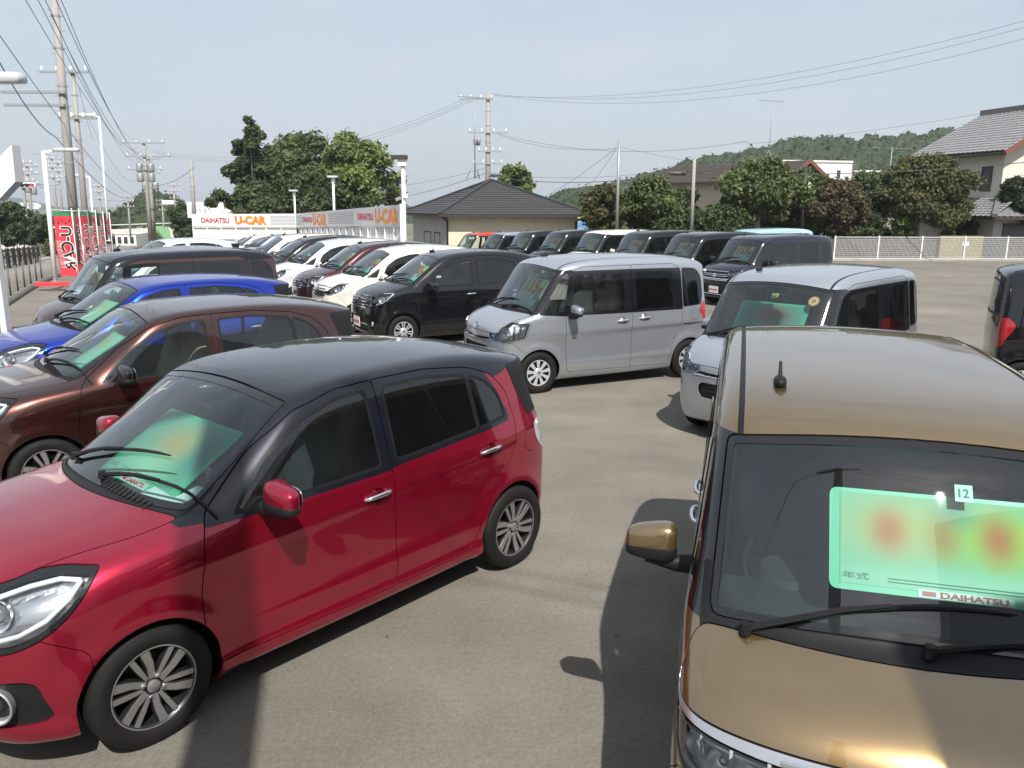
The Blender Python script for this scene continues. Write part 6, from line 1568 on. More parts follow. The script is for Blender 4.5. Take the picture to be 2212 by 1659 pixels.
pD2 = pole('utility_pole', 334, 520, 66, 335, .17, .11, 'twin pole close behind the transformer pole', arms=((.96,1.8,0),(.80,1.8,0)), trans=2)
pE = pole('utility_pole', 422, 500, 56, 345, .14, .11, 'slim pole with a small white box at its top, left of the pointed tree', arms=(), m='pole_concrete')
pF = pole('utility_pole', 1054, 480, 50, 200, .17, .12, 'utility pole with switches and three arms rising behind the hipped roof', arms=((.955,2.0,-.7),(.70,2.4,0),(.555,1.4,.1),(.46,1.8,0)), trans=0)
for s in (-.75,-.55): 
    b = MB(); b.lathe([(.0,0),(.10,.02),(.12,.35),(.08,.45),(.0,.47)], 10, 'Z', (s,-.15,pF[2]*.60)); b.build('switch_box', M['galv'], pF[0], True)
b = MB(); n = 16; b.tube([(.35+.22*math.cos(6.283*i/n), -.1, pF[2]*.16+.34*math.sin(6.283*i/n)) for i in range(n+1)], .022, 5, False); b.build('cable_coil', M['wire'], pF[0], True)
pG = pole('steel_pole', 1332, 505, 36, 300, .075, .055, 'plain grey steel pole behind the white roofed car', m='galv', cat='pole', group=None, steps=False)
pH = pole('utility_pole', 1493, 505, 37, 342, .085, .07, 'short grey concrete pole with cable closure, right of the steel pole', arms=(), steps=False)
pI = pole('timber_pole', 1731, 505, 41, 362, .10, .08, 'dark slim pole carrying a white satellite dish among the garden trees', m='dark_wood', cat='pole', group=None, steps=False)
b = MB(); b.lathe([(.0,.08),(.11,.05),(.21,-.01),(.225,.005),(.11,.065),(.0,.095)], 20, 'Y'); b.build('satellite_dish', M['white'], pI[0], True, (.20,-.15,pI[2]*.72), (0,0,R(52)))
for i, (X, Yt, d, lab) in enumerate(((222,397,95,'thin pole with tangled cables right of the second pole'),(383,395,110,'distant pole with two crossarms left of the slim pole'),(62,345,66,'far pole with stacked crossarms at the left, left one of the pair'),(74,352,70,'far pole with stacked crossarms at the left, right one of the pair'),(128,335,80,'distant pole behind the traffic signal arm'),(140,345,86,'distant pole close behind the thick pole'),(283,420,120,'small distant pole below the transformer pole'),(356,430,140,'tiny distant pole near the unlit signal'))):
    pole('utility_pole', X, 520, d, Yt, .15, .10, lab, arms=((.96,1.9,0),(.86,1.9,0),(.74,1.5,.2)), steps=False, trans=1 if i in (2,3) else 0)
wires = {}
def wire(a, b_, sag, r=.012, n=14):
    pts = [a.lerp(b_, t)-Vector((0,0,sag*4*t*(1-t))) for t in np.linspace(0,1,n)]; k = wires.setdefault('w', []); b = MB(); b.tube(pts, r, 4, False)
    o = b.build('cable', M['wire'], None); return o
def wset(label, cat, pairs, group=None):
    """one span: a root whose cables are its parts"""
    root = empty('overhead_cables', (0,0,0), 0, label, cat, group)
    for a, b_, sag, r in pairs: o = wire(a, b_, sag, r); o.parent = root
    return root
D_ = at_depth
wset('wires sweeping down from the top left to the transformer pole', 'overhead cables', [
    (D_(20,-60,14), D_(300,318,62), 1.0, 0.0068), (D_(52,-60,14), D_(298,330,62), 1.0, 0.0068), (D_(75,-50,14), D_(302,345,62), 1.1, 0.0068), (D_(98,-50,14), D_(330,345,62), 1.2, 0.0068),
    (D_(120,-30,16), D_(318,318,62), 1.5, 0.0074), (D_(110,30,20), D_(312,320,62), 1.3, 0.0074)])
wset('thick twisted cable crossing the top left corner down to the thick pole', 'overhead cables', [(D_(-40,60,16), D_(120,295,25), .35, 0.0124), (D_(120,295,25), D_(300,420,62), .9, 0.0112), (D_(-40,20,16), D_(310,425,62), 1.0, 0.0087)])
wset('cables from the thick pole on to the second pole and the road', 'overhead cables', [(D_(150,155,25), D_(172,152,35), .1, 0.0062), (D_(170,185,25), D_(205,300,48), .5, 0.0062), (D_(182,235,35), D_(300,385,62), 1.2, 0.0062), (D_(190,150,35), D_(300,300,62), .9, 0.0062)])
wset('long wires passing above the pointed tree to the pole behind the hipped roof', 'overhead cables', [(D_(330,325,62), D_(1022,205,50), 1.7, 0.0081), (D_(330,328,62), D_(1028,208,50), 1.8, 0.0081), (D_(330,330,62), D_(1034,210,50), 1.9, 0.0081)])
wset('three wires from the pole behind the hipped roof rising out at the top right', 'overhead cables', [(D_(1060,202,50), D_(2300,35,30), 1.2, 0.0068), (D_(1064,204,50), D_(2300,60,30), 1.3, 0.0068), (D_(1068,206,50), D_(2300,22,30), 1.0, 0.0068)])
wset('low thick cable running from the hipped roof to the right past the short pole', 'overhead cables', [(D_(700,442,60), D_(1054,372,50), .5, .016), (D_(1054,380,50), D_(1493,370,42), .45, .022), (D_(1493,372,42), D_(2300,342,34), .30, .022), (D_(1054,372,50), D_(1485,362,42), .4, .010), (D_(760,408,60), D_(1050,362,50), .3, .010)])
wset('slack service wires sagging between the hipped roof pole, steel pole and tall aerial', 'overhead cables', [(D_(1075,288,50), D_(1612,305,44), .75, .012), (D_(1075,290,50), D_(1330,320,40), .35, .010), (D_(1612,305,44), D_(1668,340,58), .1, .010), (D_(1332,318,40), D_(1170,428,48), .15, .008), (D_(1332,320,40), D_(1250,425,48), .15, .008), (D_(1336,316,40), D_(1760,370,56), .35, .008)])
wset('faint single wire rising to the right edge behind the tall aerial', 'overhead cables', [(D_(1620,310,44), D_(2300,212,36), .2, .008)])
wset('cables from the transformer pole down to the slim pole', 'overhead cables', [(D_(328,400,62), D_(420,360,56), .35, .016), (D_(225,430,80), D_(328,405,62), .5, .014), (D_(150,425,70), D_(225,412,90), .4, .010), (D_(70,330,66), D_(190,335,80), .2, .010)])
b = MB(); p = D_(600,372,0.0+44); 
tag(MB().lathe([(0,-.45),(.10,-.40),(.11,.40),(0,.45)], 10, 'X', tuple(D_(1464,374,42.4))).build('cable_closure', M['wire'], None, True), 'black cable closure hanging on the low thick cable by the short pole', 'cable closure')
tag(MB().lathe([(0,-.30),(.09,-.26),(.09,.26),(0,.30)], 10, 'X', tuple(D_(1070,378,49.5))).build('cable_closure', M['wire'], None, True), 'black cable closure on the low cable just above the hipped roof', 'cable closure')

def lamp_mast(name, X, Ybase, d, Ytop, arm, label, r=.05, head=(.9,.22,.12), group='white lot lamps'):
    p = at_depth(X, Ybase, d); h = at_depth(X, Ytop, d).z-p.z; root = empty(name, p, 0, label, 'lamp post', group); root.rotation_euler = (-TILT,0,0)
    b = MB(); b.tube([(0,0,0),(0,0,h)], [r,r*.8], 10); b.lathe([(r*2.2,0),(r*2.2,.03),(r,.04)], 12); b.build('post', M['white'], root, True)
    if arm:
        b = MB(); b.bar((0,0,h-.02), (arm*.5,0,h+.02), .07); b.build('arm', M['white'], root)
        b = MB(); c = (arm*.5+head[0]*.5*(1 if arm > 0 else -1), 0, h+.05); V, F = superell(c, (head[0]/2,head[1]/2,head[2]/2), (.3,.3), 16, 8); b.add(V, F); b.build('lamp_head', M['fascia'], root, True)
    else:
        b = MB(); b.box((0,-.12,h+.02), (.55,.28,.10)); b.build('lamp_head', M['fascia'], root)
        b = MB(); b.box((0,0,h-.18), (.16,.16,.25)); b.build('junction_box', M['fascia'], root)
    return root
lamp_mast('lot_lamp', 121, 617, 23.5, 326, .55, 'white lamp post with a flat head beside the first melon flag', .07, (.75,.20,.10))
lamp_mast('lot_lamp', 640, 520, 54, 412, 0, 'small white lamp mast at the left corner of the sign wall', .07)
lamp_mast('lot_lamp', 724, 520, 46, 382, 0, 'white lamp mast in front of the tall trees', .075)
lamp_mast('street_lamp', 236, 520, 48, 250, -.5, 'tall thin grey street lamp right of the second pole', .07, (1.4,.35,.22), 'street lamps')
lamp_mast('street_lamp', 205, 520, 40, 381, -.35, 'short road lamp head seen against the second pole', .05, (1.0,.3,.16), 'street lamps')
# mast with cameras on the end of the sign wall
cm = empty('camera_mast', Vector((WA.x, WA.y+.1, gz(WA.x, WA.y))), 0, 'white mast with floodlight, speaker and cameras on the right end of the sign wall', 'mast')
hm = at_depth(868, 338, 33).z-gz(WA.x, WA.y)
b = MB(); b.tube([(0,0,0),(0,0,hm)], .08, 12); b.build('post', M['white'], cm, True)
b = MB(); b.box((-.12,-.1,hm-.02), (.62,.30,.16)); b.build('floodlight', M['dark_wood'], cm); b = MB(); b.box((-.02,-.05,hm-.22), (.34,.22,.26)); b.build('light_box', M['white'], cm)
b = MB(); b.box((-.22,-.12,hm-.95), (.13,.14,.36)); b.build('loudspeaker', M['black'], cm); b = MB(); b.box((-.32,-.12,hm-.62), (.20,.12,.10), rot=Euler((0,R(35),0)).to_matrix()); b.build('spotlight', M['black'], cm)
b = MB(); b.box((-.20,-.15,hm-1.62), (.22,.10,.12), rot=Euler((0,R(-25),0)).to_matrix()); b.build('camera', M['galv'], cm); b = MB(); b.box((.08,-.1,hm-1.5), (.18,.14,.16)); b.build('junction_box', M['white'], cm)

# ------------------------------------------------------------ traffic signals and road signs
M['red_on'] = mat('red_signal', (.6,.02,.02), .3, emit=((1,.03,.04), 3.0)); M['amber_off'] = mat('amber_signal_off', (.07,.05,.01), .25); M['blue_off'] = mat('green_signal_off', (.01,.03,.045), .25)
def signal(X, Y, d, label, lit, back=False, armX=None):
    p = D_(X, Y, d); root = empty('traffic_signal', p, 0, label, 'traffic signal', 'traffic signals over the junction')
    b = MB(); V, F = superell((0,0,0), (.66,.12,.22), (.35,.35), 20, 8); b.add(V, F); b.build('housing', M['white'], root, True)
    s = 1 if back else -1
    for i, x in enumerate((-.40,0,.40)):
        b = MB(); b.lathe([(.0,s*.125),(.15,s*.115),(.16,s*.10)], 16, 'Y', (x,0,0)); b.build('lens', M['gloss_black'] if back else M['blue_off'] if i == 0 else M['amber_off'] if i == 1 else M['red_on'] if lit else M['amber_off'], root, True)
        b = MB(); n = 10; V = []
        for k in range(n+1):
            a = R(-10)+R(200)*k/n; V += [(x+.17*math.cos(a), s*.10, .17*math.sin(a)), (x+.17*math.cos(a), s*.34, .17*math.sin(a)-.02)]
        b.add(V, [(2*k,2*k+1,2*k+3,2*k+2) for k in range(n)]); b.build('visor', M['black'], root)
    if armX:
        q = D_(armX, Y+2, d); b = MB(); b.tube([(.5,0,.05), (q.x-p.x,0,.08)], .045, 8); b.tube([(.9,0,-.12),(q.x-p.x,0,-.35)], .03, 6); b.build('arm', M['galv'], root, True)
    return root
signal(60, 400, 66, 'traffic signal with its red lamp lit, upper one at far left', True, armX=128)
signal(75, 445.5, 88, 'traffic signal with its red lamp lit, lower one by the blue street sign', True, armX=30)
signal(363, 437, 88, 'unlit traffic signal seen from behind over the far road', False, True, armX=385)
def sign(name, X, Y, d, w, h, m, label, post=True, round_=False, text=None, tm='sign_red', bar=None, cat='sign', ring=None, group=None):
    p = D_(X, Y, d); root = empty(name, p, 0, label, cat, group); b = MB()
    if round_: b.lathe([(0,-.02),(w/2,-.02),(w/2,.02),(0,.02)], 24, 'Y')
    else: b.box((0,0,0), (w,.05,h))
    b.build('face', M[m], root)
    if ring:
        b = MB(); b.lathe([(w/2*.74,-.026),(w/2*.99,-.026)], 28, 'Y'); b.build('border', M[ring], root)
        b = MB(); b.bar((-w*.30,-.026,w*.30),(w*.30,-.026,-w*.30), .07*w/.6*1.2, .004, (0,1,0)); b.build('slash', M[ring], root)
    if text: 
        for s, dx, dz, wd, tmm in text: put_text('lettering', s, h*.6 if len(text) == 1 else h*.42, M[tmm], root, (dx,-.03,dz), (1,0,0), (0,0,1), .01, width=wd)
    if post:
        b = MB(); g = gz(p.x, p.y)-p.z; b.tube([(bar or 0,.05,g),(bar or 0,.05,h*.5)], .04, 8); b.build('post', M['galv'], root, True)
    return root
M['sign_blue'] = mat('sign_blue', (.02,.07,.35), .4); M['street_blue'] = mat('pale_street_sign', (.55,.60,.68), .4)
sign('street_name_sign', 64, 444, 84, 1.9, .62, 'street_blue', 'pale blue-white street name board beside the lower red signal', post=False, text=[('本村西', 0, .05, 1.0, 'sign_stripe')], cat='street sign')
sign('round_sign', 30, 478, 66, .60, .6, 'white', 'round white sign with red ring and slash at far left', round_=True, ring='sign_red', cat='road sign')
sign('round_sign', 34.5, 502.5, 66, .58, .6, 'sign_blue', 'round blue sign with red ring just below the white one', round_=True, ring='sign_red', cat='road sign', post=False)
p = D_(385, 500, 100); sign('price_board', 389, 501, 96, 2.2, 1.1, 'white', 'small white board with red price lettering near the far road', text=[('2.980', 0, -.12, 1.8, 'sign_red'), ('ま ゴ ト', 0, .33, 1.5, 'sign_red')], cat='advertising board')
ab = sign('roof_board', 470, 453, 72, 5.3, 1.35, 'white', 'white advertising board with orange price above the sign wall', text=[('2,980', 1.35, .28, 1.7, 'sign_orange'), ('けいたまつ', -1.5, -.10, 2.0, 'sign_stripe'), ('TEL 0537-28-3970', 1.35, -.36, 2.2, 'sign_stripe')], cat='advertising board')
block('shop', 'low white shop under the advertising board', 436, 503, 466, 74, 8, 520, [(.05,.45,.35,.8),(.55,.95,.35,.8)], 'factory_white')
M['overpass'] = mat('pale_concrete', (.55,.53,.49), .8)
op = empty('overpass', (0,0,0), 0, 'pale road bridge with railing crossing the far road', 'bridge')
a, c = D_(232, 500, 150), D_(420, 494, 150); b = MB(); b.bar(a, c, 3.0, .8); b.build('deck', M['overpass'], op); b = MB(); b.bar(a+Vector((0,-1.5,1.2)), c+Vector((0,-1.5,1.2)), .1, .12); b.build('rail', M['white'], op)
for t in (.12,.5,.88): b = MB(); q = a.lerp(c, t); b.bar(q-Vector((0,0,7)), q, .8, .8); b.build('pier', M['overpass'], op)
M['green_stair'] = mat('green_stair', (.14,.27,.13), .7); b = MB(); s0 = D_(345, 490, 140); s1 = D_(372, 520, 138); b.bar(s0, s1, 2.2, .4); b.build('stair', M['green_stair'], op)
block('house', 'beige walled house across the road behind the signal poles', 118, 165, 492, 75, 6, 545, [(.15,.4,.4,.8),(.6,.85,.4,.8)], 'beige_wall', cat='house')
block('house', 'pale building beyond the overpass', 248, 290, 505, 130, 8, 535, [(.1,.3,.3,.8),(.4,.6,.3,.8),(.7,.9,.3,.8)], 'factory_white', cat='house')
block('house', 'cream house right of the green stair', 380, 412, 480, 135, 8, 530, [(.2,.5,.3,.7)], 'cream_wall', cat='house')
lh = empty('low_house', (0,0,0), 0, 'low dark roofed house across the road at far left', 'house'); lc = P2(-30, 82); lz = D_(30, 514, 82).z; box_walls(lh, lc, (1,.05,0), (-.05,1,0), 4.6, 4.6, lz-2.6, lz, M['beige_wall']); hip(lh, lc, (1,.05,0), (-.05,1,0), 4.6, 4.6, lz, lz+.8, .5, M['slate'], 8)

# ------------------------------------------------------------ melon flags
M['flag_red'] = mat('flag_red', (.55,.040,.055), .75); M['flag_green'] = mat('flag_green', (.03,.23,.10), .75); M['flag_black'] = mat('flag_print_black', (.018,.012,.014), .8); M['flag_white'] = mat('flag_print_white', (.70,.66,.66), .8); M['seed'] = mat('flag_seed', (.10,.012,.02), .8)
def flag(base, h, yaw, label, seed):
    """nobori flag on a pole; we see its back, so the print reads mirrored"""
    r = random.Random(seed); root = empty('nobori_flag', base, yaw, label, 'flag', 'melon print sale flags along the pavement'); H, Wd = h*.86, .60*h/2.05; z0 = h*.10
    b = MB(); b.tube([(0,0,0),(0,0,h)], .014, 8); b.build('pole', M['white'], root, True)
    b = MB(); b.tube([(.14,0,h*.965),(-Wd-.10,0,h*.985)], .009, 6); b.build('crossbar', M['white'], root, True)
    ph = r.uniform(0,6)
    def wave(x, z): u = -x/Wd; return .035*math.sin(4*z/H*2+ph)*u+.03*math.sin(9*z/H+ph*2+u*3)*(.3+u)
    def sheet(za, zb, nz):
        V, F = [], []; nx = 10
        for j in range(nz+1):
            for i in range(nx+1): x = -Wd*i/nx; z = z0+za+(zb-za)*j/nz; V.append((x, wave(x, z), z))
        for j in range(nz):
            for i in range(nx): a = j*(nx+1)+i; F.append((a, a+1, a+nx+2, a+nx+1))
        return V, F
    V, F = sheet(0, H*.93, 30); cl = mesh_obj('cloth', mk_mesh('cloth', V, F, True), M['flag_red'], root)
    V, F = sheet(H*.935, H, 4); mesh_obj('green_band', mk_mesh('green_band', V, F, True), M['flag_green'], root)
    for sgn in (1, -1):       # print on both faces, conforming to the cloth
        def conf(p): 
            return Vector((p.x, wave(p.x, p.z)+sgn*.004, p.z))
        def pr(s, size, m, cx, cz, w, bold, off):
            # letters turned a quarter, drawn mirrored on the visible back face
            put_text('print', s, size, M[m], cl, (-Wd*cx, 0, z0+H*cz), (0,0,-1), (-1,0,0), bold, width=w, fn=lambda p: Vector((p.x, wave(p.x, p.z)+sgn*off, p.z)))
        pr('U-CAR', Wd*.86, 'flag_white', .40, .43, H*.70, .034, .003); pr('U-CAR', Wd*.82, 'flag_black', .40, .43, H*.68, .012, .005)
        pr('DAIHATSU', Wd*.30, 'flag_white', .80, .34, H*.42, .010, .003); pr('DAIHATSU', Wd*.28, 'flag_red', .80, .34, H*.41, .0, .005)
        for k in range(4):
            u, w = .2+.2*k, H*(.86-.03*(k % 2)); b = MB(); V = []
            for i in range(10):
                a = 6.283*i/10; x = -Wd*u+.024*math.cos(a)*(1-.4*math.sin(a)); z = z0+w+.045*math.sin(a); V.append((x, wave(x, z)+sgn*.005, z))
            b.add(V, [tuple(range(10))]); b.build('seed_print', M['seed'], cl)
    for i in range(6):
        b = MB(); b.bar((.015,0,z0+H*(.05+.18*i)), (-.02,0,z0+H*(.05+.18*i)), .02, .012); b.build('loop', M['flag_white'], root)
    return root
fl0 = [(172,613,23.2,'frontmost melon print flag, showing its whole mirrored lettering'),(186,603,24.8,'melon print flag second from the lamp post, half hidden by the first'),(203,593,26.8,'melon print flag third from the lamp post'),(219,585,28.8,'melon print flag fourth from the lamp post'),(234,578,31.0,'melon print flag fifth from the lamp post'),(247,572,33.4,'farthest melon print flag, small beyond the others')]
for i, (X, Y, d, lab) in enumerate(fl0):
    p = at_depth(X, Y, d); flag(p, 2.12, R(-12 if i == 0 else -35-4*i), lab, i)
tag(MB().box(tuple(at_depth(150,611,23.0)+Vector((0,0,-.02))), (1.7,.30,.10), .2).build('flag_base', M['flag_red']), 'red weighted base on the pavement edge under the first melon flag', 'flag base')

# ------------------------------------------------------------ pavement furniture
M['post_grey'] = mat('dull_post_grey', (.10,.095,.09), .55, .3)
ORD = ['first','second','third','fourth','fifth','sixth','seventh','eighth','ninth']
for i in range(7):
    q = lotp(.3+1.15*i, .12, .10); root = empty('barrier_post', q, 0, 'thin dark post of the row along the kerb'+('' if False else ''), 'post', 'thin dark posts along the kerb')
    root['label'] = ORD[i]+' thin grey post from the left in the kerb row'
    b = MB(); b.tube([(0,0,0),(0,0,.72)], .022, 8); b.build('shaft', M['post_grey'], root, True); b = MB(); b.lathe([(.11,0),(.11,.02),(.03,.03)], 12); b.build('foot', M['post_grey'], root, True)
gr = empty('guard_rail', lotp(-2,3.1), 0, 'dark brown post and rail fence between pavement and road', 'railing'); gr.location = (0,0,0)
for i in range(9): 
    q = lotp(15.5+1.5*i, 2.75, .1); b = MB(); b.box(tuple(q+Vector((0,0,.42))), (.13,.13,.86)); b.build('post', M['brown_rail'], gr)
for zz in (.75,.48):
    for i in range(8): 
        b = MB(); b.bar(lotp(15.5+1.5*i,2.75,.1+zz), lotp(15.5+1.5*(i+1),2.75,.1+zz), .06, .09); b.build('rail', M['brown_rail'], gr)
def railing(label, s, t0, t1, h, n, m='white'):
    root = empty('railing', (0,0,0), 0, label, 'railing', None)
    for i in range(n+1):
        t = t0+(t1-t0)*i/n; b = MB(); b.bar(lotp(t,s,.1), lotp(t,s,.1+h), .06); b.build('post', M[m], root)
    for z in (h, h*.25):
        b = MB()
        for i in range(n): b.bar(lotp(t0+(t1-t0)*i/n,s,.1+z), lotp(t0+(t1-t0)*(i+1)/n,s,.1+z), .05)
        b.build('rail', M[m], root)
    for i in range(n):
        b = MB()
        for k in range(1,9):
            t = t0+(t1-t0)*(i+k/9)/n; b.bar(lotp(t,s,.1+h*.25), lotp(t,s,.1+h), .022)
        tag(b.build('bars', M[m], root), kind='stuff')
railing('white barred railing across the road', 9.0, 50, 104, .95, 22)
for i in range(9):
    q = lotp(26+1.6*i, 1.5, .1); b = MB(); b.tube([(0,0,0),(0,0,.8)], .05, 8); o = b.build('bollard', M['white'], None, True, q); tag(o, ORD[i]+' white bollard behind the lamp post on the pavement, counting from the nearest', 'bollard', 'white bollards on the pavement')
# near sign and post at the left edge
ns = empty('pylon_sign', at_depth(-6, 735, 9.5), 0, 'white folded sign panel on a post cut by the left picture edge', 'sign'); z0 = ns.location.z
b = MB(); q = at_depth(3, 600, 9.5)-ns.location; b.box((q.x-.02,0,1.0-.4), (.07,.10,1.9)); b.build('post', M['factory_white'], ns)
pts = [at_depth(-74,372,9.4), at_depth(-74,440,9.4), at_depth(-4,432,9.4), at_depth(33,392,9.4), at_depth(25,312,9.4), at_depth(-8,345,9.4)]
V = [p-ns.location for p in pts]; V2 = [p+Vector((.0,.16,0)) for p in V]; n = len(V)
b = MB(); b.add(V+V2, [tuple(range(n)), tuple(range(2*n-1,n-1,-1))]+[(i,(i+1)%n,(i+1)%n+n,i+n) for i in range(n)]); b.build('panel', M['sign_white'], ns)
nl = empty('lot_lamp', at_depth(-70, 760, 11.5), 0, 'near lamp head reaching in from the left edge of the picture', 'lamp post', 'white lot lamps'); h = at_depth(-70,176,11.5).z-nl.location.z
b = MB(); b.tube([(0,0,0),(0,0,h)], .07, 10); b.build('post', M['white'], nl, True)
c = at_depth(15,168,11.5)-nl.location; b = MB(); b.bar((0,0,h-.05),(c.x-.25,0,c.z), .07); b.build('arm', M['white'], nl); b = MB(); V, F = superell((c.x-.05,0,c.z), (.28,.12,.07), (.3,.3), 16, 8); b.add(V, F); b.build('lamp_head', M['fascia'], nl, True)
sf = empty('leaning_flag', at_depth(22, 700, 15), R(20), 'low melon print banner hanging limp from a thin leaning white pole at the left edge', 'flag'); b = MB(); b.tube([(0,0,0),(-.20,0,1.5)], .014, 6); b.build('pole', M['white'], sf, True)
b = MB(); V=[]; 
for j in range(9):
    for i in range(4): V.append((-.05-.10*j/8-.10*i, .03*math.sin(j+i), .45+.75*j/8))
b.add(V, [(j*4+i, j*4+i+1, j*4+i+5, j*4+i+4) for j in range(8) for i in range(3)]); b.build('cloth', M['flag_red'], sf, True)
b = MB(); V = [(-.05-.10*i, .03*math.sin(i), z) for z in (.30,.445) for i in range(4)]; b.add(V, [(i,i+1,i+5,i+4) for i in range(3)]); b.build('green_band', M['flag_green'], sf, True)
# ------------------------------------------------------------ the cars
PM = dict(red=paint('red_paint', (.34,.005,.030), .70, .28), brown=paint('copper_brown_paint', (.074,.027,.021), .85, .27, .003), blue=paint('blue_paint', (.004,.036,.40), .75, .28), choc=paint('dark_brown_paint', (.105,.042,.033), .75, .30, .004),
    silver=paint('silver_paint', (.44,.465,.51), .72, .32), gold=paint('gold_paint', (.235,.158,.070), .80, .30, .004), black=paint('black_paint', (.004,.004,.006), .1, .3, .0), white=paint('pearl_white_paint', (.64,.625,.565), .0, .35), navy=paint('dark_navy_paint', (.020,.021,.040), .5, .3, .02),
    plum=paint('maroon_paint', (.050,.014,.018), .6, .3, .0), white2=paint('white_paint_car', (.62,.63,.65), .05, .3), orange=paint('orange_red_paint', (.52,.055,.02), .3, .3), sky=paint('light_blue_paint', (.36,.56,.70), .15, .3), steel=paint('silver_blue_paint', (.33,.39,.48), .6, .3), rose=paint('rose_paint', (.40,.17,.14), .4, .3))
PM['gold'].node_tree.nodes['Principled BSDF'].inputs['Coat IOR'].default_value = 1.9
mBOON, mMOVE, mTAN = Model(BOON, .026), Model(MOVE, .030), Model(TANTO, .028)
mTANC, mGOLD = Model(TANTOC, .034), Model(GOLD, .024)
def cset(p, roof=None, frame=None, mirror=None, hood=None, handle=None, **k):
    P = PM[p]; f = lambda q: P if q is None else (PM.get(q) or M[q])
    d = dict(paint=P, roof=f(roof), frame=f(frame if frame else None), mirror=f(mirror), hood=f(hood), handle=f(handle), pillar=M['gloss_black']); d.update(k); return d
def z_at(x, y): return gz(x, y)
def put(md, kind, x, y, yaw, label, colors, group, low=False, omit=()):
    o = md.spawn(kind, (x, y, z_at(x, y)), R(yaw), label, 'car', group, colors, omit, low)
    # sit on the slope
    e = 1.0; h = Vector((math.cos(R(yaw)), math.sin(R(yaw)), 0)); l = Vector((-h.y, h.x, 0)); c = Vector((x, y, 0))
    f = lambda v: gz(v.x, v.y); dz = (f(c+h*1.2)-f(c-h*1.2))/2.4; dl = (f(c+l*.7)-f(c-l*.7))/1.4
    o.rotation_euler = (math.atan(dl), -math.atan(dz), R(yaw)); return o
GR1, GR2, GR3 = 'cars of the left row facing the road', 'tall wagons of the middle row', 'square tall wagons of the back row'
# ---- price cards
def blur_mat(name, base, blobs):
    """a price card whose print has been smudged into soft colour patches"""
    m = mat(name, base, .6, spec=.2); nt = m.node_tree; b = nt.nodes['Principled BSDF']; tc = nt.nodes.new('ShaderNodeTexCoord')
    rgb = nt.nodes.new('ShaderNodeRGB'); rgb.outputs[0].default_value = (*base, 1); cur = rgb.outputs[0]
    for (x, y, rx, ry, col, a) in blobs:
        mp = nt.nodes.new('ShaderNodeMapping'); mp.inputs['Location'].default_value = (-x/rx, -y/ry, 0); mp.inputs['Scale'].default_value = (1/rx, 1/ry, 0)
        g = nt.nodes.new('ShaderNodeTexGradient'); g.gradient_type = 'SPHERICAL'; mm = nt.nodes.new('ShaderNodeMapRange'); mm.interpolation_type = 'SMOOTHSTEP'; mm.inputs[4].default_value = a
        mx = nt.nodes.new('ShaderNodeMix'); mx.data_type = 'RGBA'; mx.inputs[7].default_value = (*col, 1)
        nt.links.new(tc.outputs['Object'], mp.inputs[0]); nt.links.new(mp.outputs[0], g.inputs[0]); nt.links.new(g.outputs['Fac'], mm.inputs[0]); nt.links.new(mm.outputs[0], mx.inputs[0]); nt.links.new(cur, mx.inputs[6]); nt.links.new(mx.outputs[2], b.inputs['Base Color']); cur = mx.outputs[2]
    return m
M['card_green'] = mat('card_green', (.08,.50,.30), .4, coat=.3); M['card_yellow'] = mat('card_yellow', (.66,.62,.12), .4); M['card_mint'] = mat('card_mint', (.42,.70,.56), .4); M['card_white'] = mat('card_white', (.66,.74,.70), .4)
M['card_red'] = mat('card_digit_red', (.55,.03,.03), .5); M['card_blue'] = mat('card_blue', (.05,.16,.42), .5); M['card_ink'] = mat('card_ink', (.10,.22,.18), .6); M['paper'] = mat('paper', (.70,.78,.76), .6)
M['blur_red'] = blur_mat('smudged_card_print', (.16,.42,.30), [(0,.06,.34,.22,(.50,.36,.18),1.0),(-.06,-.13,.38,.16,(.32,.62,.42),.95),(.28,.04,.2,.25,(.08,.22,.22),.8)])
M['blur_gold'] = blur_mat('smudged_card_print_bright', (.30,.60,.44), [(-.20,.05,.32,.20,(.60,.54,.24),1.0),(.14,.04,.34,.20,(.52,.66,.12),1.0),(0,-.14,.6,.10,(.48,.74,.58),.95),(-.02,.12,.12,.10,(.16,.30,.28),.6),(-.23,.04,.10,.13,(.66,.22,.12),.95),(-.06,.03,.09,.12,(.58,.26,.12),.75),(.11,.04,.10,.14,(.64,.20,.11),.95),(.36,.04,.16,.18,(.44,.46,.46),.9)])
M['blur_sil'] = blur_mat('smudged_card_print_dull', (.14,.34,.27), [(0,.08,.36,.20,(.36,.13,.08),.95),(0,-.14,.5,.10,(.30,.50,.40),.9)])
M['blur_mint'] = blur_mat('reflection_paled_print', (.34,.58,.46), [(.05,.10,.20,.14,(.50,.52,.16),.8),(-.15,-.1,.2,.1,(.42,.62,.54),.8)])  # print paled in its own colour to stand in for windscreen reflection
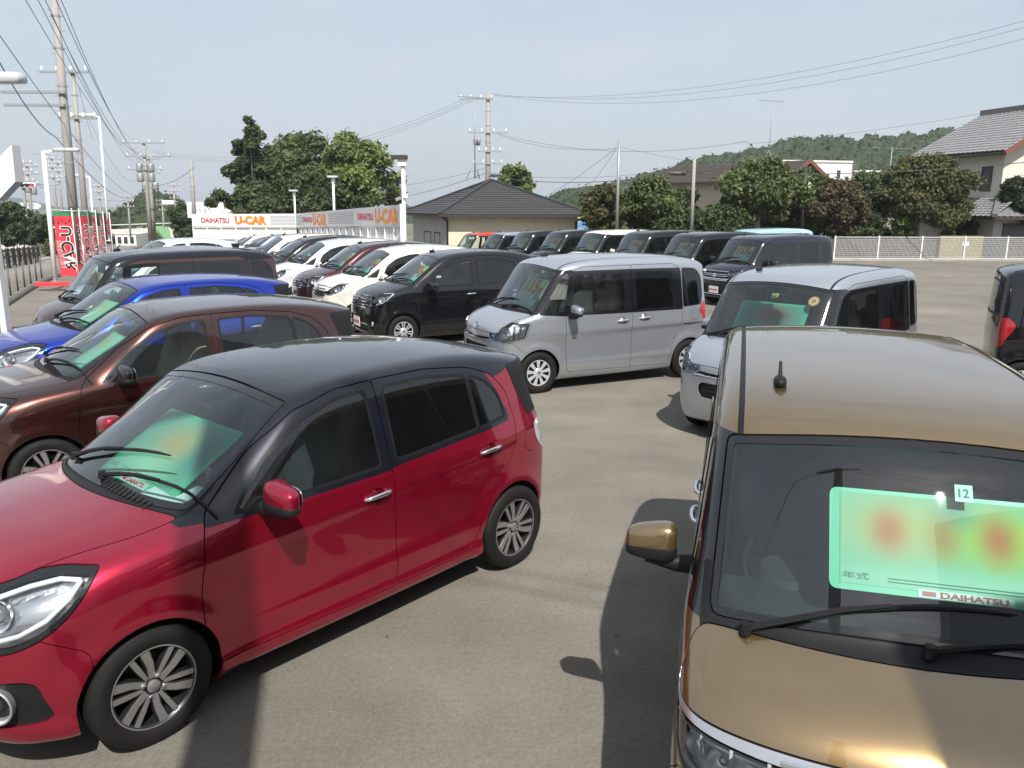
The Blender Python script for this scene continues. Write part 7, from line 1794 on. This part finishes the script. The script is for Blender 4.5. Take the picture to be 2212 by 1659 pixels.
def card(car, lx, ly, lz, tilt, label, digits=None, blur=None, w=.60, h=.46, logo=False, roll=0.0, detail=True):
    """price card leaning behind the windscreen of car; (lx,ly,lz) its centre in car coordinates"""
    Mw = Matrix.Translation(car.location) @ car.rotation_euler.to_matrix().to_4x4()
    # local axes of the card: x to the car's right (left to right when read from outside), y up along the glass, z out
    up = Vector((-math.cos(tilt), 0, math.sin(tilt))); rt = Vector((0,1,0)); nz = rt.cross(up)
    B = Matrix(((rt.x,up.x,nz.x,lx),(rt.y,up.y,nz.y,ly),(rt.z,up.z,nz.z,lz),(0,0,0,1))) @ Matrix.Rotation(roll, 4, 'Z')
    W = Mw @ B
    root = empty('price_card', (0,0,0), 0, label, 'price card', 'price cards behind the windscreens'); root.matrix_world = W
    pl = fillet([(-w/2,-h/2),(w/2,-h/2),(w/2,h/2),(-w/2,h/2)], .03, 4).tolist()
    MB().prism(pl, 0, .006, 'Z').build('board', M['card_green'], root)
    def rect(x0, y0, x1, y1, m, nm, z=.0075, par=None): 
        return MB().prism([(x0*w,y0*h),(x1*w,y0*h),(x1*w,y1*h),(x0*w,y1*h)], z-.0015, z, 'Z').build(nm, M[m], par or root)
    if blur: rect(-.46,-.44,.46,.46, blur, 'smudged_print')
    else:
        rect(-.46,-.02,.46,.46, 'card_yellow', 'price_panel'); rect(-.46,-.40,.46,-.03, 'card_white', 'detail_panel')
        put_text('digits', digits, h*.62, M['card_red'], root, (-.05*w, .21*h, .0095), (1,0,0), (0,1,0), .012, width=w*.62)
        rect(.30,.02,.45,.20, 'card_red', 'tag', .0095) ; rect(.30,-.20,.44,.0, 'card_blue', 'tag', .0095); rect(.12,-.38,.40,-.24,'card_mint','tag',.0095)
        if detail:
            for k in range(5): rect(-.43,-.09-.065*k,.22-.04*(k%2),-.075-.065*k, 'card_ink', 'text_line', .0095)
    if logo:
        rect(-.17,-.495,.17,-.42, 'card_white', 'logo_plate', .009); put_text('logo', 'DAIHATSU', h*.075, M['sign_red'], root, (.03*w,-.458*h,.0105), (1,0,0), (0,1,0), .001, width=w*.24)
        rect(-.155,-.48,-.105,-.435, 'sign_red', 'logo_mark', .0105)
        put_text('caption', '年式', h*.07, M['card_ink'], root, (-.40*w,-.36*h,.0095), (1,0,0), (0,1,0), .0, width=w*.10)
        for k in range(2): rect(-.28,-.36-.03*k,.42,-.352-.03*k, 'card_ink', 'text_line', .0095)
    return root
# ---- left row
navy = 'navy_roof'
c_red = put(mBOON, 'hatchback', -1.40, 4.73, 229.1, 'metallic red hatchback with navy roof in the left foreground', cset('red', roof=navy, frame=navy, mirror='red', handle='chrome'), GR1)
c_brn = put(mBOON, 'hatchback', -3.23, 7.60, 217, 'copper brown hatchback with black mirrors behind the red one', cset('brown', mirror='gloss_black', handle='chrome', glass_priv=M['glass_side'], seat=M['seat_beige']), GR1)
c_blu = put(mBOON, 'hatchback', -4.55, 10.2, 221.8, 'bright blue hatchback between the copper and the dark brown cars', cset('blue', handle='chrome', glass_priv=M['glass_side']), GR1)
c_cho = put(mTAN, 'tall_wagon', -5.30, 12.37, 220, 'square dark brown wagon with black windows beyond the blue hatchback', cset('choc', roof='navy_roof'), GR1)
put(mMOVE, 'wagon', -6.25, 14.8, 221, 'white wagon whose roof shows above the square dark brown wagon', cset('white2'), GR1, True)
put(mBOON, 'wagon', -7.35, 17.3, 221, 'dark roofed wagon behind the white roof of the left row', cset('navy'), GR1, True)
put(mBOON, 'wagon', -9.0, 21.6, 221, 'white car, farthest of the left row', cset('white2'), GR1, True)
# ---- middle row
c_sil = put(mTAN, 'tall_wagon', 1.13, 11.55, 206.3, 'silver tall wagon standing broadside in the middle, price 115 in its screen', cset('silver', seat=M['seat_beige'], interior=M['interior_beige']), GR2)
c_110 = put(mMOVE, 'wagon', -1.15, 15.05, 208.7, 'black wagon with chrome slats and price 110, left of the silver wagon', cset('black', handle='chrome'), GR2)
r2 = [('white','pearl white wagon with price 120 behind the black one',None),('plum','maroon wagon with bright headlights between white and silver ones',None),('white2','silver white wagon left of the maroon one',None),('black','black wagon sixth in the middle row, two away from the maroon one',None),('white','white wagon beyond the black one, near the far cars',None)]
c_r2 = []
for i, (c, lab, _) in enumerate(r2):
    k = i+1; x = -1.15+k*(-1.012)+(.06 if k == 2 else 0)+(-.10 if k == 1 else 0)-(.10 if k == 3 else 0); y = 15.05+k*1.655
    c_r2.append(put(mMOVE, 'wagon', x, y, 208.7, lab, cset(c, handle='chrome'), GR2, k > 2))
GR4 = 'small far cars in front of the sign wall'
for i, (c, md, lab) in enumerate((('rose', mBOON, 'rose coloured small car near the corner of the sign wall'),('steel', mMOVE, 'blue grey small car left of the rose one'),('navy', mBOON, 'dark small car among the far white ones'),('white2', mMOVE, 'white small car second from the far left end'),('white2', mBOON, 'white small car at the far left end of the distant row'))):
    p = at_depth(622-20*i, 520, 33+2.4*i); put(md, 'far_car', p.x, p.y, 208.7, lab, cset(c), GR4, True)
put(mBOON, 'far_car', -8.2, 36.5, 200, 'white car with dark roof rails at the foot of the sign wall', cset('white2'), GR4, True)
# ---- back row
r3 = [('navy','dark navy wagon with chrome grille and price 153, nearest of the back row','153'),('black','black wagon with price 148 beside the navy one','148'),('black','black wagon with price 146 next to the white one','146'),('white','white wagon with price 141 in the back row','141'),('black','black wagon just left of the white one in the back row','138'),('black','black wagon third from the left end of the back row','135'),('steel','silver blue wagon next to the orange one','130'),('orange','orange red wagon at the left end of the back row','128')]
c_r3 = []
x, y, a = 6.62, 20.9, R(207.1)
for i, (c, lab, n) in enumerate(r3):
    s, off = 2.13*i, .124*i; xx, yy = x+s*math.sin(a)+off*math.cos(a), y-s*math.cos(a)+off*math.sin(a)
    c_r3.append(put(mTANC if i < 6 else mTAN, 'tall_wagon', xx, yy, 207.1, lab, cset(c, handle='chrome'), GR3, i > 2))
p = at_depth(1640, 500, 27.5)
c_sky = put(mTAN, 'tall_wagon', p.x+.2, p.y, 200, 'light blue boxy van whose roof shows behind the navy wagon', cset('sky'), None, True); c_sky['group'] = GR3
# ---- right side
c_si2 = put(mTAN, 'tall_wagon', 3.48, 9.30, 225.5, 'silver tall wagon facing the camera with inspection stickers, behind the gold one', cset('silver', seat=M['seat_beige'], interior=M['interior_beige']), 'wagons on the right side')
c_gold = put(mGOLD, 'tall_wagon', 1.63, 3.60, 254.9, 'golden brown wagon in the right foreground with a large price card', cset('gold', handle='chrome'), 'wagons on the right side')
c_blk = put(mTAN, 'tall_wagon', 7.80, 10.0, -24, 'black car cut by the right edge, showing its red tail lamp', cset('black'), 'wagons on the right side')
# ---- cards: (car, centre, tilt)
tT, tM, tB = R(53), R(38), R(31)
card(c_red, .70, .0, 1.100, tB, 'smudged green bordered price card in the red hatchback', blur='blur_red', w=.80, h=.52, logo=True)
card(c_brn, .66, -.10, 1.120, tB, 'reflection-paled mint price card in the copper brown hatchback', blur='blur_mint', w=.62, h=.48)
card(c_blu, .66, -.10, 1.120, tB, 'reflection-paled price card in the blue hatchback', blur='blur_mint', w=.60, h=.46)
card(c_sil, 1.05, .12, 1.270, tT, 'price card reading 115 in the broadside silver wagon', '115', w=.58, h=.46)
card(c_cho, 1.05, .05, 1.270, tT, 'price card in the square dark brown wagon', '125', w=.56, h=.42, detail=False)
card(c_si2, 1.06, .0, 1.23, tT, 'smudged price card in the silver wagon facing the camera', blur='blur_sil', w=.78, h=.46)
card(c_gold, 1.065, .17, 1.300, tT, 'large smudged yellow and green price card in the gold wagon', blur='blur_gold', w=.84, h=.36, logo=True)
card(c_110, .72, .05, 1.215, tM, 'price card reading 110 in the black wagon', '110', w=.58, h=.44)
card(c_r2[0], .72, .05, 1.215, tM, 'price card reading 120 in the pearl white wagon', '120', w=.58, h=.44)
card(c_r2[1], .72, .05, 1.215, tM, 'price card in the maroon wagon', '115', w=.58, h=.44, detail=False)
lab3 = ['price card reading 153 in the navy wagon','price card reading 148 in the black wagon beside the navy one','price card reading 146 in the black wagon left of 148','price card reading 141 in the white back row wagon','price card in the black wagon left of the white back row wagon','price card in the black wagon third from the left end of the back row','price card in the silver blue wagon','price card in the orange red wagon']
for i, c in enumerate(c_r3): card(c, 1.05, .10, 1.270, tT, lab3[i], r3[i][2], w=.60, h=.46, detail=i < 4)
# paper sheets and stickers on the screens
def sticker(car, x, y, z, tilt, w, h, m, label, text=None, tm='card_ink', round_=False):
    Mw = Matrix.Translation(car.location) @ car.rotation_euler.to_matrix().to_4x4(); up = Vector((-math.cos(tilt),0,math.sin(tilt))); rt = Vector((0,1,0)); nz = rt.cross(up)
    root = empty('sticker', (0,0,0), 0, label, 'sticker', None); root.matrix_world = Mw @ Matrix(((rt.x,up.x,nz.x,x),(rt.y,up.y,nz.y,y),(rt.z,up.z,nz.z,z),(0,0,0,1)))
    pl = circ(0,0,w/2,21) if round_ else [(-w/2,-h/2),(w/2,-h/2),(w/2,h/2),(-w/2,h/2)]
    MB().prism(pl, 0, .002, 'Z').build('face', M[m], root)
    if round_: MB().prism(circ(0,0,w*.36,17), .002, .003, 'Z').build('centre', M['paper'], root); MB().prism(circ(0,0,w*.24,17), .003, .004, 'Z').build('ring', M[m], root)
    if text: put_text('print', text, h*.7, M[tm], root, (0,0,.004), (1,0,0), (0,1,0), .001, width=w*.6)
def paper(car, x, y, z, w, h, rz, label):
    Mw = Matrix.Translation(car.location) @ car.rotation_euler.to_matrix().to_4x4(); root = mesh_obj('paper_sheet', MB().box((0,0,0), (h,w,.004)).mesh('paper_sheet'), M['paper']); tag(root, label, 'paper')
    root.matrix_world = Mw @ Matrix.Translation((x,y,z)) @ Matrix.Rotation(rz, 4, 'Z') @ Matrix.Rotation(R(6), 4, 'Y')
paper(c_red, .86, .34, .995, .30, .21, .2, 'pale paper sheet lying on the dashboard of the red hatchback'); paper(c_sil, 1.16, .30, 1.055, .34, .2, .1, 'white paper lying on the dashboard of the broadside silver wagon')

sticker(c_si2, 1.005, .02, 1.50, tT, .075, .06, 'card_yellow', 'small yellow numbered sticker at the top of the silver wagon screen', '9')
sticker(c_si2, .985, .44, 1.475, tT, .12, .12, 'sign_orange', 'round orange inspection sticker in the upper corner of the silver wagon screen', round_=True)
sticker(c_gold, 1.00, .17, 1.475, tT, .055, .06, 'card_mint', 'small mint sticker reading 12 at the top of the gold wagon screen', '12')
# ------------------------------------------------------------ what stands behind the camera (throws the shadows, shows in the paint)
sh_ = empty('showroom', (1.95,-.93,0), 0, 'white showroom building standing behind the camera on the right', 'building')
M['showroom'] = mat('showroom_wall', (.55,.55,.54), .6)
box_walls(sh_, Vector((0,0,0)), (1,0,0), (0,-1,0), 12, 9, 0, 5.4, M['showroom'])
facade(sh_, Vector((0,0,0)), (1,0,0), (0,1,0), [(.4+2.3*i, 2.5+2.3*i, .3, 2.6) for i in range(5)], M['galv'], M['window_dark'])
sh_p = bpy.data.objects['utility_pole'] if False else None
pole_b = empty('utility_pole', (-.33,-1.25,0), 0, 'concrete utility pole standing close behind the camera', 'utility pole', 'utility poles')
b = MB(); b.tube([(0,0,0),(0,0,4),(0,0,8.8)], [.185,.17,.15], 16); b.build('shaft', M['pole_concrete'], pole_b, True)
for f, L in ((8.3,1.5),):
    b = MB(); b.bar((-L/2,.2,f),(L/2,.2,f), .08); b.build('crossarm', M['galv'], pole_b)
    for s in (-.4,-.1,.25,.45):
        b = MB(); b.lathe([(.02,0),(.05,.03),(.035,.08),(.05,.12),(0,.19)], 8, 'Z', (L*s,.2,f+.04)); b.build('insulator', M['porcelain'], pole_b, True)
wset('wires running from the pole behind the camera away to both sides', 'overhead cables', [(Vector((-14,-5,9)), Vector((-.6,-1.0,8.5)), .5, .006), (Vector((-.6,-1.0,8.5)), Vector((16,-7,9)), .6, .006), (Vector((-14,-4,8.4)), Vector((-.1,-1.0,8.5)), .5, .006), (Vector((-.1,-1.0,8.5)), Vector((16,-6,8.4)), .6, .006)])
hs = empty('house', (-9,-14,0), 0, 'low building behind the camera on the left', 'building'); box_walls(hs, Vector((0,0,0)), (1,0,0), (0,-1,0), 7, 7, 0, 4.2, M['house_wall']); b = MB(); b.box((3.5,-3.5,4.35), (7.8,7.8,.3)); b.build('roof', M['slate'], hs)
